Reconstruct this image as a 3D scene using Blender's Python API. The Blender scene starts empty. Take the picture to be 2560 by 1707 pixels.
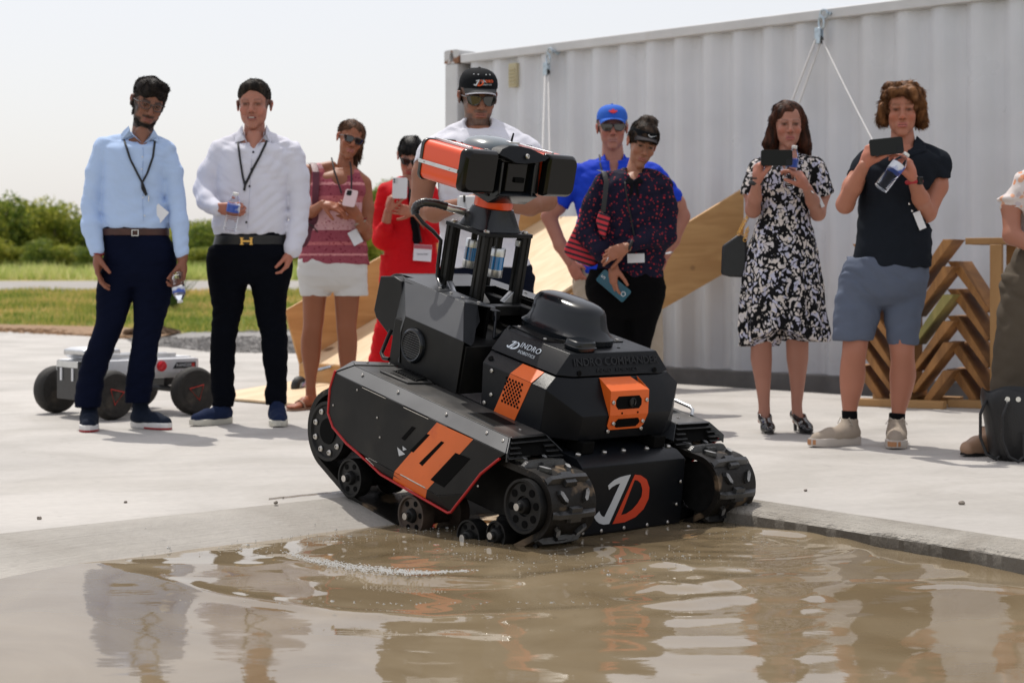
import bpy, bmesh, math, random
import numpy as np
from mathutils import Vector, Matrix, Quaternion
R = math.radians
sc = bpy.context.scene
COL = sc.collection
# ------------------------------------------------------------------ camera, sky, sun, exposure
F_PX, EYE, HOR, CX = 4416.0, 0.82, 673.0, 1280.0     # focal length and horizon measured on the photograph (2560 px wide)
cam = bpy.data.objects.new('camera', bpy.data.cameras.new('camera'))
COL.objects.link(cam)
cam.location = (0, 0, EYE); cam.rotation_euler = (R(90), 0, 0)
cam.data.sensor_width = 36; cam.data.lens = F_PX / 2560 * 36
cam.data.shift_y = -(853.5 - HOR) / 2560
cam.data.clip_start = 0.05; cam.data.clip_end = 2000
cam.data.dof.use_dof = True; cam.data.dof.focus_distance = 5.9; cam.data.dof.aperture_fstop = 5.0
sc.camera = cam
SHADOW = Vector((0.21, -0.45, -1.0))                  # how a shadow runs per metre of height
sun = bpy.data.objects.new('sun', bpy.data.lights.new('sun', 'SUN'))
COL.objects.link(sun)
sun.data.energy = 3.3; sun.data.angle = R(0.55); sun.data.color = (1.0, 0.955, 0.88)
sun.rotation_euler = SHADOW.to_track_quat('-Z', 'Y').to_euler()
world = bpy.data.worlds.new('World'); sc.world = world; world.use_nodes = True
wn, wl = world.node_tree.nodes, world.node_tree.links
wn.clear()
sky = wn.new('ShaderNodeTexSky'); sky.sky_type = 'NISHITA'; sky.sun_disc = False
sky.sun_elevation = math.atan2(1, math.hypot(0.21, 0.45)); sky.sun_rotation = math.atan2(-0.21, 0.45)
sky.dust_density = 3; sky.air_density = 1.0; sky.ozone_density = 1.0
mx = wn.new('ShaderNodeMix'); mx.data_type = 'RGBA'; mx.inputs['Factor'].default_value = 0.5
mx.inputs['B'].default_value = (13.0, 12.7, 12.8, 1)     # the white summer haze that veils the whole sky
wl.new(sky.outputs[0], mx.inputs['A'])
bg = wn.new('ShaderNodeBackground'); bg.inputs[1].default_value = 0.1
wo = wn.new('ShaderNodeOutputWorld')
wl.new(mx.outputs['Result'], bg.inputs[0]); wl.new(bg.outputs[0], wo.inputs[0])
sc.view_settings.view_transform = 'Standard'; sc.view_settings.look = 'None'
sc.view_settings.exposure = 0.0; sc.view_settings.gamma = 1.0
sc.view_settings.use_curve_mapping = False

# ------------------------------------------------------------------ helpers
def P(px, py, y):                                     # photograph pixel + distance -> point in metres
    return Vector(((px - CX) / F_PX * y, y, EYE - (py - HOR) / F_PX * y))
def crop(x0, y0, s): return lambda x, y: (x0 + x * s, y0 + y * s)
def tag(o, label=None, cat=None, group=None, kind=None):
    if label: o['label'] = label
    if cat: o['category'] = cat
    if group: o['group'] = group
    if kind: o['kind'] = kind
    return o
def empty(name, loc=(0, 0, 0), rz=0.0, parent=None):
    o = bpy.data.objects.new(name, None); COL.objects.link(o)
    o.location = loc; o.rotation_euler = (0, 0, rz); o.empty_display_size = 0.1
    if parent: o.parent = parent
    return o
MATS = {}
def mat(name, col, rough=0.6, metal=0.0, var=0.0, vs=8.0, bump=0.0, bs=60.0, col2=None, mixs=4.0, mixlo=0.45, mixhi=0.6,
        spec=0.5, coat=0.0, sss=0.0, stretch=(1, 1, 1), trans=0.0, ior=1.45, rvar=0.0, attr=None, sheen=0.0, detail=4, alpha=None):
    if name in MATS: return MATS[name]
    m = bpy.data.materials.new(name); m.use_nodes = True; MATS[name] = m
    n, l = m.node_tree.nodes, m.node_tree.links
    b = n['Principled BSDF']
    b.inputs['Roughness'].default_value = rough; b.inputs['Metallic'].default_value = metal
    b.inputs['Specular IOR Level'].default_value = spec; b.inputs['IOR'].default_value = ior
    b.inputs['Coat Weight'].default_value = coat; b.inputs['Sheen Weight'].default_value = sheen
    b.inputs['Transmission Weight'].default_value = trans
    if sss:
        b.inputs['Subsurface Weight'].default_value = sss; b.inputs['Subsurface Scale'].default_value = 0.012
        b.inputs['Subsurface Radius'].default_value = (1.0, 0.35, 0.2)
    if alpha is not None: b.inputs['Alpha'].default_value = alpha
    tc = n.new('ShaderNodeTexCoord'); mp = n.new('ShaderNodeMapping'); mp.inputs['Scale'].default_value = stretch
    l.new(tc.outputs['Object'], mp.inputs[0])
    src = None
    if attr:
        a = n.new('ShaderNodeAttribute'); a.attribute_name = attr; src = a.outputs['Color']
    elif col2 is not None:
        t = n.new('ShaderNodeTexNoise'); t.inputs['Scale'].default_value = mixs; t.inputs['Detail'].default_value = 5
        l.new(mp.outputs[0], t.inputs['Vector'])
        cr = n.new('ShaderNodeValToRGB'); e = cr.color_ramp.elements
        e[0].position = mixlo; e[0].color = (*col, 1); e[1].position = mixhi; e[1].color = (*col2, 1)
        l.new(t.outputs['Fac'], cr.inputs[0]); src = cr.outputs[0]
    else:
        rgb = n.new('ShaderNodeRGB'); rgb.outputs[0].default_value = (*col, 1); src = rgb.outputs[0]
    if var:
        t = n.new('ShaderNodeTexNoise'); t.inputs['Scale'].default_value = vs; t.inputs['Detail'].default_value = detail
        l.new(mp.outputs[0], t.inputs['Vector'])
        mr = n.new('ShaderNodeMapRange'); mr.inputs[1].default_value = 0.3; mr.inputs[2].default_value = 0.7
        mr.inputs[3].default_value = 1 - var; mr.inputs[4].default_value = 1 + var
        l.new(t.outputs['Fac'], mr.inputs[0])
        mm = n.new('ShaderNodeVectorMath'); mm.operation = 'SCALE'
        l.new(src, mm.inputs[0]); l.new(mr.outputs[0], mm.inputs['Scale']); src = mm.outputs[0]
    l.new(src, b.inputs['Base Color'])
    if rvar:
        t = n.new('ShaderNodeTexNoise'); t.inputs['Scale'].default_value = vs * 0.7; t.inputs['Detail'].default_value = 6
        l.new(mp.outputs[0], t.inputs['Vector'])
        mr = n.new('ShaderNodeMapRange'); mr.inputs[1].default_value = 0.3; mr.inputs[2].default_value = 0.7
        mr.inputs[3].default_value = max(0.02, rough - rvar); mr.inputs[4].default_value = min(1, rough + rvar)
        l.new(t.outputs['Fac'], mr.inputs[0]); l.new(mr.outputs[0], b.inputs['Roughness'])
    if bump:
        t = n.new('ShaderNodeTexNoise'); t.inputs['Scale'].default_value = bs; t.inputs['Detail'].default_value = 5
        l.new(mp.outputs[0], t.inputs['Vector'])
        bp_ = n.new('ShaderNodeBump'); bp_.inputs['Strength'].default_value = min(1, bump); bp_.inputs['Distance'].default_value = 0.004 * max(1, bump)
        l.new(t.outputs['Fac'], bp_.inputs['Height']); l.new(bp_.outputs[0], b.inputs['Normal'])
    return m
class MB:
    def __init__(s): s.v = []; s.f = []; s.m = []; s.cur = 0
    def add(s, vs, fs):
        o = len(s.v); s.v += [tuple(map(float, v)) for v in vs]; s.f += [tuple(o + i for i in f) for f in fs]; s.m += [s.cur] * len(fs); return s
    def box(s, c, size, rot=None):
        hx, hy, hz = size[0] / 2, size[1] / 2, size[2] / 2
        vs = [Vector((x, y, z)) for x in (-hx, hx) for y in (-hy, hy) for z in (-hz, hz)]
        if rot is not None: vs = [rot @ v for v in vs]
        c = Vector(c)
        return s.add([v + c for v in vs], [(0, 1, 3, 2), (4, 6, 7, 5), (0, 4, 5, 1), (2, 3, 7, 6), (0, 2, 6, 4), (1, 5, 7, 3)])
    def span(s, a, b): return s.box([(a[i] + b[i]) / 2 for i in range(3)], [abs(b[i] - a[i]) for i in range(3)])
    def loft(s, rings, cap=True, close=True):
        o = []; k = len(rings[0]); vs = [v for r in rings for v in r]; fs = []
        for i in range(len(rings) - 1):
            for j in range(k if close else k - 1):
                a = i * k + j; b = i * k + (j + 1) % k; fs.append((a, b, b + k, a + k))
        if cap: fs += [tuple(range(k))[::-1], tuple(range((len(rings) - 1) * k, len(rings) * k))]
        return s.add(vs, fs)
    def prism(s, poly, axis, a, b):                   # polygon in the two other axes, extruded along axis
        def mk(p, t):
            v = [0, 0, 0]; o = [i for i in range(3) if i != axis]; v[o[0]] = p[0]; v[o[1]] = p[1]; v[axis] = t; return v
        return s.loft([[mk(p, a) for p in poly], [mk(p, b) for p in poly]])
    def tube(s, pts, r, n=8, cap=True):
        pts = [Vector(p) for p in pts]; rs = r if isinstance(r, (list, tuple)) else [r] * len(pts)
        rings = []; up = None
        for i, p in enumerate(pts):
            t = (pts[min(i + 1, len(pts) - 1)] - pts[max(i - 1, 0)]).normalized()
            if up is None: up = Vector((0, 0, 1)) if abs(t.z) < 0.9 else Vector((1, 0, 0))
            a = t.cross(up); a = a.normalized() if a.length > 1e-6 else Vector((1, 0, 0)); up = a.cross(t).normalized()
            rings.append([p + (a * math.cos(2 * math.pi * k / n) + up * math.sin(2 * math.pi * k / n)) * rs[i] for k in range(n)])
        return s.loft(rings, cap)
    def cyl(s, a, b, r, n=16, r2=None): return s.tube([a, b], [r, r if r2 is None else r2], n)
    def lathe(s, prof, o, ax, n=24):                   # prof = [(radius, height)], about axis ax through o
        o = Vector(o); ax = Vector(ax).normalized(); u = ax.cross(Vector((0, 0, 1)) if abs(ax.z) < 0.9 else Vector((1, 0, 0))).normalized(); w = ax.cross(u)
        return s.loft([[o + ax * h + (u * math.cos(2 * math.pi * k / n) + w * math.sin(2 * math.pi * k / n)) * max(r, 1e-4) for k in range(n)] for r, h in prof])
    def ball(s, c, r, n=10, m=6, sc_=(1, 1, 1)):
        c = Vector(c); rings = []
        for i in range(1, m):
            t = math.pi * i / m
            rings.append([c + Vector((sc_[0] * r * math.sin(t) * math.cos(2 * math.pi * k / n), sc_[1] * r * math.sin(t) * math.sin(2 * math.pi * k / n), sc_[2] * r * math.cos(t))) for k in range(n)])
        return s.loft(rings)
    def mesh(s, name, mats):
        me = bpy.data.meshes.new(name); me.from_pydata(s.v, [], s.f)
        for m in (mats if isinstance(mats, (list, tuple)) else [mats]): me.materials.append(m)
        if len(me.materials) > 1: me.polygons.foreach_set('material_index', s.m)
        me.update(); return me
    def obj(s, name, mats, parent=None, bevel=0.0, smooth=False, seg=2, loc=None):
        me = s.mesh(name, mats)
        bm = bmesh.new(); bm.from_mesh(me); bmesh.ops.recalc_face_normals(bm, faces=bm.faces); bm.to_mesh(me); bm.free()
        o = bpy.data.objects.new(name, me); COL.objects.link(o)
        if parent: o.parent = parent
        if loc is not None: o.location = loc
        if smooth: me.shade_smooth(); me.set_sharp_from_angle(angle=R(35))
        if bevel:
            b = o.modifiers.new('bevel', 'BEVEL'); b.width = bevel; b.segments = seg; b.limit_method = 'ANGLE'; b.angle_limit = R(30); b.harden_normals = False
            me.shade_smooth(); me.set_sharp_from_angle(angle=R(50))
        return o
def link_mesh(name, me, parent=None, M=None):
    o = bpy.data.objects.new(name, me); COL.objects.link(o)
    if parent: o.parent = parent
    if M is not None: o.matrix_local = M
    return o
def from_np(name, v, f, m, parent=None, smooth=True):
    me = bpy.data.meshes.new(name); v = np.asarray(v, np.float32); f = np.asarray(f, np.int32)
    me.vertices.add(len(v)); me.vertices.foreach_set('co', v.ravel())
    k = f.shape[1]; me.loops.add(f.size); me.loops.foreach_set('vertex_index', f.ravel())
    me.polygons.add(len(f)); me.polygons.foreach_set('loop_start', np.arange(len(f), dtype=np.int32) * k)
    me.polygons.foreach_set('use_smooth', np.full(len(f), smooth))
    me.update(calc_edges=True)
    if m: me.materials.append(m)
    o = bpy.data.objects.new(name, me); COL.objects.link(o)
    if parent: o.parent = parent
    return o
def text_obj(s, size, m, parent, M, depth=0.0006, name='lettering', bold=0.0, sx=1.0, space=1.0):
    cu = bpy.data.curves.new(name, 'FONT'); cu.body = s; cu.size = size; cu.extrude = depth; cu.offset = bold; cu.space_character = space
    cu.align_x = 'CENTER'; cu.align_y = 'CENTER'
    t = bpy.data.objects.new(name + '_tmp', cu); COL.objects.link(t)
    dg = bpy.context.evaluated_depsgraph_get(); me = bpy.data.meshes.new_from_object(t.evaluated_get(dg))
    bpy.data.objects.remove(t); me.materials.clear(); me.materials.append(m)
    if sx != 1: me.transform(Matrix.Diagonal((sx, 1, 1, 1)))
    return link_mesh(name, me, parent, M)
def frame(o, x, y, z=None):                            # matrix with text-right x and text-up y
    x = Vector(x).normalized(); y = Vector(y); y = (y - x * x.dot(y)).normalized(); z = x.cross(y)
    return Matrix(((x.x, y.x, z.x, o[0]), (x.y, y.y, z.y, o[1]), (x.z, y.z, z.z, o[2]), (0, 0, 0, 1)))
rng = np.random.default_rng(7)
random.seed(5)
# ------------------------------------------------------------------ the slab, the ramp, the basin
d1 = Vector((0.743, 0.669, 0)).normalized(); n1 = Vector((0.669, -0.743, 0)).normalized()
d2 = Vector((0.594, -0.804, 0)).normalized(); n2 = Vector((-0.804, -0.594, 0)).normalized()
K = Vector((0.244, 7.14, 0)); WATER = -0.066; SLOPE = 0.235
def concrete(name, base, dark, streak, rough, bump, ang=0.0, pits=0.0, bdist=0.004):
    m = bpy.data.materials.new(name); m.use_nodes = True; n, l = m.node_tree.nodes, m.node_tree.links; b = n['Principled BSDF']
    tc = n.new('ShaderNodeTexCoord')
    def noise(scale, det, st=(1, 1, 1), dist=0.0):
        mp = n.new('ShaderNodeMapping'); mp.vector_type = 'TEXTURE'; mp.inputs['Rotation'].default_value = (0, 0, ang); mp.inputs['Scale'].default_value = (1 / st[0], 1 / st[1], 1 / st[2])
        l.new(tc.outputs['Object'], mp.inputs[0])
        t = n.new('ShaderNodeTexNoise'); t.inputs['Scale'].default_value = scale; t.inputs['Detail'].default_value = det; t.inputs['Distortion'].default_value = dist
        l.new(mp.outputs[0], t.inputs['Vector']); return t.outputs['Fac']
    def ramp(f, a, b_, lo, hi):
        r = n.new('ShaderNodeMapRange'); r.inputs[1].default_value = a; r.inputs[2].default_value = b_; r.inputs[3].default_value = lo; r.inputs[4].default_value = hi
        l.new(f, r.inputs[0]); return r.outputs[0]
    def mul(a, b_):
        r = n.new('ShaderNodeMath'); r.operation = 'MULTIPLY'; l.new(a, r.inputs[0]); l.new(b_, r.inputs[1]); return r.outputs[0]
    k = mul(ramp(noise(0.7, 6, dist=0.8), 0.35, 0.65, 0.88, 1.05), ramp(noise(2.2, 6, (0.25, 1.6, 1), 1.2), 0.3, 0.7, 1 - streak, 1 + streak * 0.6))
    k = mul(k, ramp(noise(26, 5), 0.3, 0.75, 0.95, 1.04)); k = mul(k, ramp(noise(5.5, 8, dist=2), 0.62, 0.72, 1.0, 0.9))
    mixc = n.new('ShaderNodeMix'); mixc.data_type = 'RGBA'; mixc.inputs['A'].default_value = (*dark, 1); mixc.inputs['B'].default_value = (*base, 1)
    l.new(ramp(noise(1.3, 7, dist=1.0), 0.38, 0.56, 0, 1), mixc.inputs['Factor'])
    vm = n.new('ShaderNodeVectorMath'); vm.operation = 'SCALE'; l.new(mixc.outputs['Result'], vm.inputs[0]); l.new(k, vm.inputs['Scale'])
    l.new(vm.outputs[0], b.inputs['Base Color']); b.inputs['Roughness'].default_value = rough; b.inputs['Specular IOR Level'].default_value = 0.3
    bm_ = n.new('ShaderNodeBump'); bm_.inputs['Strength'].default_value = bump; bm_.inputs['Distance'].default_value = bdist
    ad = n.new('ShaderNodeMath'); ad.operation = 'ADD'
    l.new(noise(60, 6), ad.inputs[0]); l.new(noise(14, 4, (0.12, 9, 1)), ad.inputs[1]); l.new(ad.outputs[0], bm_.inputs['Height']); l.new(bm_.outputs[0], b.inputs['Normal'])
    return m
A1 = math.atan2(d1.y, d1.x)
M_slab = concrete('slab_concrete', (0.455, 0.432, 0.405), (0.40, 0.378, 0.35), 0.06, 0.75, 0.12, 0.3)
M_ramp = concrete('brushed_concrete', (0.43, 0.405, 0.37), (0.36, 0.335, 0.30), 0.12, 0.85, 0.6, A1, bdist=0.006)
M_curb = concrete('broken_edge_concrete', (0.40, 0.375, 0.335), (0.29, 0.265, 0.23), 0.1, 0.9, 0.7, -0.93, bdist=0.02)
M_face = concrete('damp_concrete', (0.21, 0.19, 0.16), (0.12, 0.105, 0.085), 0.15, 0.6, 0.5, 0, bdist=0.008)
far1 = K - d1 * 9; far2 = K + d2 * 9
# slab surface outside the basin; its back edge follows the gravel and mulch
back = [(9.0, 4.2), (-0.05, 13.95), (-1.05, 14.95), (-0.9, 17.5), (-2.15, 17.2), (-3.0, 17.5), (-4.2, 19.6), (-4.5, 20.7), (-5.2, 21.6), (-6.7, 23.4), (-16, 27)]
mb = MB(); ol = [K, far2] + [Vector((x, y, 0)) for x, y in [(30, -6)] + back + [(-16, -4)]] + [far1]
mb.add([(p.x, p.y, 0) for p in ol], [tuple(range(len(ol)))])
tag(mb.obj('concrete_slab', M_slab), kind='structure')
# saw-cut joints are thin dark strips laid a few mm above the slab
mb = MB()
for (a, b_) in (((-7.5, 15.6), (2.6, 10.9)), ((-9, 10.2), (-1.6, 16.8))):
    a = Vector((*a, 0.003)); b_ = Vector((*b_, 0.003)); t = (b_ - a).normalized(); s = Vector((-t.y, t.x, 0)) * 0.0045
    mb.add([a - s, b_ - s, b_ + s, a + s], [(0, 1, 2, 3)])
tag(mb.obj('slab_joint', mat('joint_dark', (0.27, 0.25, 0.23), 0.9)), kind='structure')
# ramp falling away from the brow: smooth brow then a plane, gently uneven
N, Mq = 260, 40; vs = []; fs = []
for i in range(N + 1):
    for j in range(Mq + 1):
        u = -9 * i / N + 0.18 * (1 - i / N); t = (j / Mq) ** 1.3 * 2.8
        z = -SLOPE * max(0, t - 0.03) - 0.0 if t > 0.06 else -0.12 * t
        w = 0.003 * math.sin(u * 3.1 + t * 5) * min(1, t * 6) + 0.002 * math.sin(u * 11 + 1)*min(1, t*8)
        p = K + d1 * u + n1 * t; vs.append((p.x, p.y, z + w - 0.0001 * j))
for i in range(N):
    for j in range(Mq):
        a = i * (Mq + 1) + j; fs.append((a, a + Mq + 1, a + Mq + 2, a + 1))
tag(from_np('ramp', vs, fs, M_ramp), kind='structure')
# broken curb along the right side: rough strip, arris and the damp face down into the water
prof = [(0, 0.0), (0.02, -0.001), (0.11, -0.010), (0.142, -0.018), (0.155, -0.030), (0.16, -0.07), (0.162, -0.4)]
N = 700; vs = []; fs = []; mi = []
ph = rng.uniform(0, 6.28, 12)
def rough1(u, k): return sum(math.sin(u * fr + ph[i] + k * 1.7 * i) / (1 + 0.25 * i) for i, fr in enumerate((5, 9.3, 17, 31, 52, 77, 111, 160))) / 3
for i in range(N + 1):
    u = 7.5 * i / N
    for j, (t, z) in enumerate(prof):
        w = 0.0; h = 0.0
        if 1 < j < 4: w = 0.009 * rough1(u, j); h = 0.0035 * rough1(u * 1.7, j + 3) - 0.004 * max(0, rough1(u * 2.3, j) - 0.35)
        if j == 4: w = 0.004 * rough1(u, 7)
        p = K + d2 * u + n2 * (t + w); vs.append((p.x, p.y, z + h))
for i in range(N):
    for j in range(len(prof) - 1):
        a = i * len(prof) + j; fs.append((a, a + len(prof), a + len(prof) + 1, a + 1)); mi.append(0 if j < 4 else 1)
o = tag(from_np('basin_curb', vs, fs, M_curb), kind='structure'); o.data.materials.append(M_face); o.data.polygons.foreach_set('material_index', mi)
o.data.set_sharp_from_angle(angle=R(40))
mb = MB(); a, b_, c, e = K + n2 * .18, far2 + n2 * .18, far2 + n2 * 12, K + n2 * 12
mb.add([(p.x, p.y, -0.38) for p in (a, b_, c, e)], [(0, 1, 2, 3)])
tag(mb.obj('basin_floor', M_face), kind='structure')

# ------------------------------------------------------------------ muddy water with the wake of the robot
def wave(x, y):
    h = np.zeros_like(x)
    def ridge(px, py, w, a, cut=None):                 # a soft swell along a polyline
        best = np.full_like(x, 9.0); tt = np.zeros_like(x)
        n = len(px) - 1
        for i in range(n):
            ax, ay, bx, by = px[i], py[i], px[i + 1], py[i + 1]; dx, dy = bx - ax, by - ay; L = dx * dx + dy * dy
            t = np.clip(((x - ax) * dx + (y - ay) * dy) / L, 0, 1); d = np.hypot(x - ax - dx * t, y - ay - dy * t)
            m = d < best; best = np.where(m, d, best); tt = np.where(m, (i + t) / n, tt)
        return a * np.exp(-(best / w) ** 2) * (0.35 + 0.65 * np.sin(np.pi * np.clip(tt, 0, 1)))
    def poly(pts): q = [P(a, b, 1) for a, b in pts]; out = [((a - CX) / F_PX * s, s) for (a, b) in pts for s in [F_PX * (EYE - WATER) / (b - HOR)]]; return [o_[0] for o_ in out], [o_[1] for o_ in out]
    h += ridge(*poly([(700, 1395), (860, 1420), (1000, 1437), (1140, 1442), (1300, 1445), (1480, 1425), (1700, 1400)]), 0.05, 0.012)
    h += ridge(*poly([(250, 1408), (330, 1425), (560, 1470), (830, 1500), (1080, 1512), (1400, 1500), (1700, 1480), (1900, 1462)]), 0.045, 0.0055)
    h += ridge(*poly([(1820, 1318), (1960, 1335), (2090, 1345), (2200, 1400)]), 0.06, 0.014)
    h += ridge(*poly([(1900, 1480), (2150, 1450), (2400, 1447), (2700, 1465)]), 0.06, 0.005)
    h += ridge(*poly([(1560, 1440), (1700, 1452), (1950, 1432)]), 0.05, 0.006)
    # concentric wavelets round the nose and the far track
    for (qx, qy, k, a, dec) in ((0.42, 5.05, 34, 0.0022, 2.2), (0.72, 5.75, 52, 0.0022, 2.6), (-0.2, 5.4, 40, 0.0018, 2.4)):
        r = np.hypot(x - qx, (y - qy)); th = np.arctan2(y - qy, x - qx)
        h += a * np.sin(k * r + 1.2 * np.sin(3 * th) + 0.6 * np.sin(7 * th + 2)) * np.exp(-dec * r) 
    ex = np.exp(-((x - 0.2) ** 2 / 1.3 + (y - 5.4) ** 2 / 0.45))
    for i in range(16):
        a_ = rng_w[i, 0]; k = rng_w[i, 1]; s = rng_w[i, 2]
        h += s * (0.035 + 0.55 * ex) * np.sin(k * (x * np.cos(a_) + y * np.sin(a_)) + rng_w[i, 3] + 1.4 * np.sin(1.7 * x + i) + 1.1 * np.sin(2.3 * y - i))
    h -= 0.052 * np.maximum(0, 5.32 - y)           # surface tilted down towards the camera to shift the people's reflections
    return h
rw = np.random.default_rng(3); rng_w = np.stack([rw.uniform(0, 3.14, 16), rw.uniform(7, 60, 16), 0, rw.uniform(0, 6.28, 16)] if False else [rw.uniform(0.9, 2.3, 16), rw.uniform(8, 62, 16), np.zeros(16), rw.uniform(0, 6.28, 16)], 1)
rng_w[:, 2] = 0.014 / rng_w[:, 1] ** 1.0 * 1.0
xs = np.linspace(-3.0, 3.2, 560); ys = np.linspace(2.6, 6.9, 520); X, Y = np.meshgrid(xs, ys)
Zw = WATER + wave(X, Y)
idx = np.arange(X.size).reshape(X.shape); q = np.stack([idx[:-1, :-1], idx[:-1, 1:], idx[1:, 1:], idx[1:, :-1]], -1).reshape(-1, 4)
cxq = X.ravel()[q].mean(1); cyq = Y.ravel()[q].mean(1)
du = (cxq - K.x) * n2.x + (cyq - K.y) * n2.y; dv = (cxq - K.x) * n1.x + (cyq - K.y) * n1.y
q = q[(du > 0.15) & (dv > 0.02)]
m = bpy.data.materials.new('muddy_water'); m.use_nodes = True; n, l = m.node_tree.nodes, m.node_tree.links; b = n['Principled BSDF']
b.inputs['Roughness'].default_value = 0.035; b.inputs['IOR'].default_value = 1.62; b.inputs['Specular IOR Level'].default_value = 0.5
tc = n.new('ShaderNodeTexCoord'); t = n.new('ShaderNodeTexNoise'); t.inputs['Scale'].default_value = 1.6; t.inputs['Detail'].default_value = 7; t.inputs['Distortion'].default_value = 1.5
l.new(tc.outputs['Object'], t.inputs['Vector']); cr = n.new('ShaderNodeValToRGB'); cr.color_ramp.elements[0].position = 0.35; cr.color_ramp.elements[1].position = 0.68
cr.color_ramp.elements[0].color = (0.165, 0.122, 0.070, 1); cr.color_ramp.elements[1].color = (0.235, 0.185, 0.118, 1)
l.new(t.outputs['Fac'], cr.inputs[0]); l.new(cr.outputs[0], b.inputs['Base Color'])
t2 = n.new('ShaderNodeTexNoise'); t2.inputs['Scale'].default_value = 9; t2.inputs['Detail'].default_value = 3
mp = n.new('ShaderNodeMapping'); mp.inputs['Scale'].default_value = (0.7, 1.6, 1); l.new(tc.outputs['Object'], mp.inputs[0]); l.new(mp.outputs[0], t2.inputs['Vector'])
bn = n.new('ShaderNodeBump'); bn.inputs['Strength'].default_value = 0.05; bn.inputs['Distance'].default_value = 0.01; l.new(t2.outputs['Fac'], bn.inputs['Height']); l.new(bn.outputs[0], b.inputs['Normal'])
tag(from_np('water', np.stack([X.ravel(), Y.ravel(), Zw.ravel()], 1), q, m), kind='structure')
# thin wet film washed up the ramp where the robot pushes the water: a dark, glossy wet strip of concrete
M_wet = mat('wet_concrete', (0.16, 0.13, 0.09), 0.18, var=0.2, vs=12, bump=0.25, bs=50, spec=0.6)
top = [(-140, 1425), (0, 1420), (120, 1408), (230, 1392), (300, 1380), (420, 1362), (560, 1345), (700, 1322), (760, 1312), (860, 1302), (980, 1300)]
vs = []; fs = []
def on_ramp(px, py, up=0.003):
    z = -0.05
    for _ in range(25):
        Yd = F_PX * (EYE - z) / (py - HOR); Xd = (px - CX) / F_PX * Yd; t_ = (Xd - K.x) * n1.x + (Yd - K.y) * n1.y; z = -SLOPE * max(0, t_ - 0.03) - 0.0
    return (Xd, Yd, z + up)
S = 80
for i in range(S + 1):
    xx = -140 + (980 + 140) * i / S; yy = np.interp(xx, [a for a, b_ in top], [b_ for a, b_ in top]) + 2.5 * math.sin(i * 1.7) + 2 * math.sin(i * 0.61)
    for j in range(6): vs.append(on_ramp(xx, yy + 11 * j, 0.004 + 0.0003 * j))
for i in range(S):
    for j in range(5): a = i * 6 + j; fs.append((a, a + 6, a + 7, a + 1))
tag(from_np('wet_film', vs, fs, M_wet), kind='structure')
# foam beads along the breaking ripple, and single bubbles and drops round the tracks
def wpt(px, py, z=WATER): Yd = F_PX * (EYE - z) / (py - HOR); return ((px - CX) / F_PX * Yd, Yd)
def beads(name, pts, rad, m):
    base = MB().ball((0, 0, 0), 1, 6, 4); bv = np.array(base.v); bf = base.f
    quads = np.array([f for f in bf if len(f) == 4]); V = []; F = []; o_ = 0
    for (x, y, z), r in zip(pts, rad): V.append(bv * r * [1.2, 1.2, 0.8] + [x, y, z]); F.append(quads + o_); o_ += len(bv)
    return from_np(name, np.concatenate(V), np.concatenate(F), m)
M_foam = mat('foam', (0.80, 0.79, 0.75), 0.12, spec=0.8, coat=0.6)
pts = []; rad = []
line = [(700, 1388), (780, 1412), (880, 1430), (980, 1440), (1060, 1444), (1140, 1440), (1220, 1436)]
lx = [a for a, b_ in line]; ly = [b_ for a, b_ in line]
for _ in range(1500):
    px = 700 + 500 * rng.beta(1.8, 1.9); py = np.interp(px, lx, ly) + rng.normal(0, 3.6) * (0.35 + 1.0 * math.exp(-((px - 900) / 150) ** 2)) - 5
    x, y = wpt(px, py); pts.append((x, y, WATER + 0.009)); rad.append(rng.uniform(0.0008, 0.0027))
tag(beads('foam_line', pts, rad, M_foam), kind='stuff')
pts = []; rad = []
for (cx_, cy_, sx, sy, nn) in ((1250, 1395, 130, 10, 40), (1420, 1415, 120, 14, 36), (1120, 1370, 80, 12, 40), (1760, 1395, 60, 16, 30), (1880, 1340, 60, 12, 40), (620, 1372, 120, 10, 60), (840, 1345, 70, 10, 70), (1080, 1322, 30, 8, 30), (1650, 1395, 60, 8, 24), (1000, 1510, 300, 3, 60)):
    for _ in range(nn):
        x, y = wpt(rng.normal(cx_, sx), rng.normal(cy_, sy)); t_ = (x - K.x) * n1.x + (y - K.y) * n1.y
        pts.append((x, y, max(WATER + 0.004, -SLOPE * max(0, t_ - 0.03) + 0.003))); rad.append(rng.uniform(0.0008, 0.0028) if rng.random() < .96 else rng.uniform(0.004, 0.006))
M_drop = mat('water_drop', (0.75, 0.75, 0.72), 0.03, spec=0.9, trans=0.6, ior=1.33)
tag(beads('bubbles_and_drops', pts, rad, M_drop), kind='stuff')
# pebbles and crumbs lying on the slab
M_peb = mat('pebble_stone', (0.22, 0.19, 0.16), 0.85, var=0.3, vs=60)
def stone(name, x, y, z, r, m, label=None, seed=0):
    rr = np.random.default_rng(seed); b_ = MB().ball((0, 0, 0), r, 8, 5); b_.v = [tuple(np.array(v) * (1 + rr.uniform(-.22, .22)) * [1.15, 0.9, 0.75]) for v in b_.v]
    o_ = b_.obj(name, m, loc=(x, y, z + r * 0.6)); o_.rotation_euler = (0, 0, rr.uniform(0, 6)); return o_
pebs = [(98, 1298, 0.008, 'grey pebble on the slab near its bottom left corner'), (314, 1257, 0.006, 'small pebble on the pale slab right of the left grey pebble'), (690, 1266, 0.008, 'dark crumb on the ramp brow left of the tracked robot'),
        (2014, 1228, 0.007, 'small dark stone on the slab behind the broken curb, left one'), (2404, 1261, 0.010, 'larger dark stone on the slab behind the broken curb, right one'), (708, 1300, 0.004, 'tiny crumb on the ramp below the dark crumb')]
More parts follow.
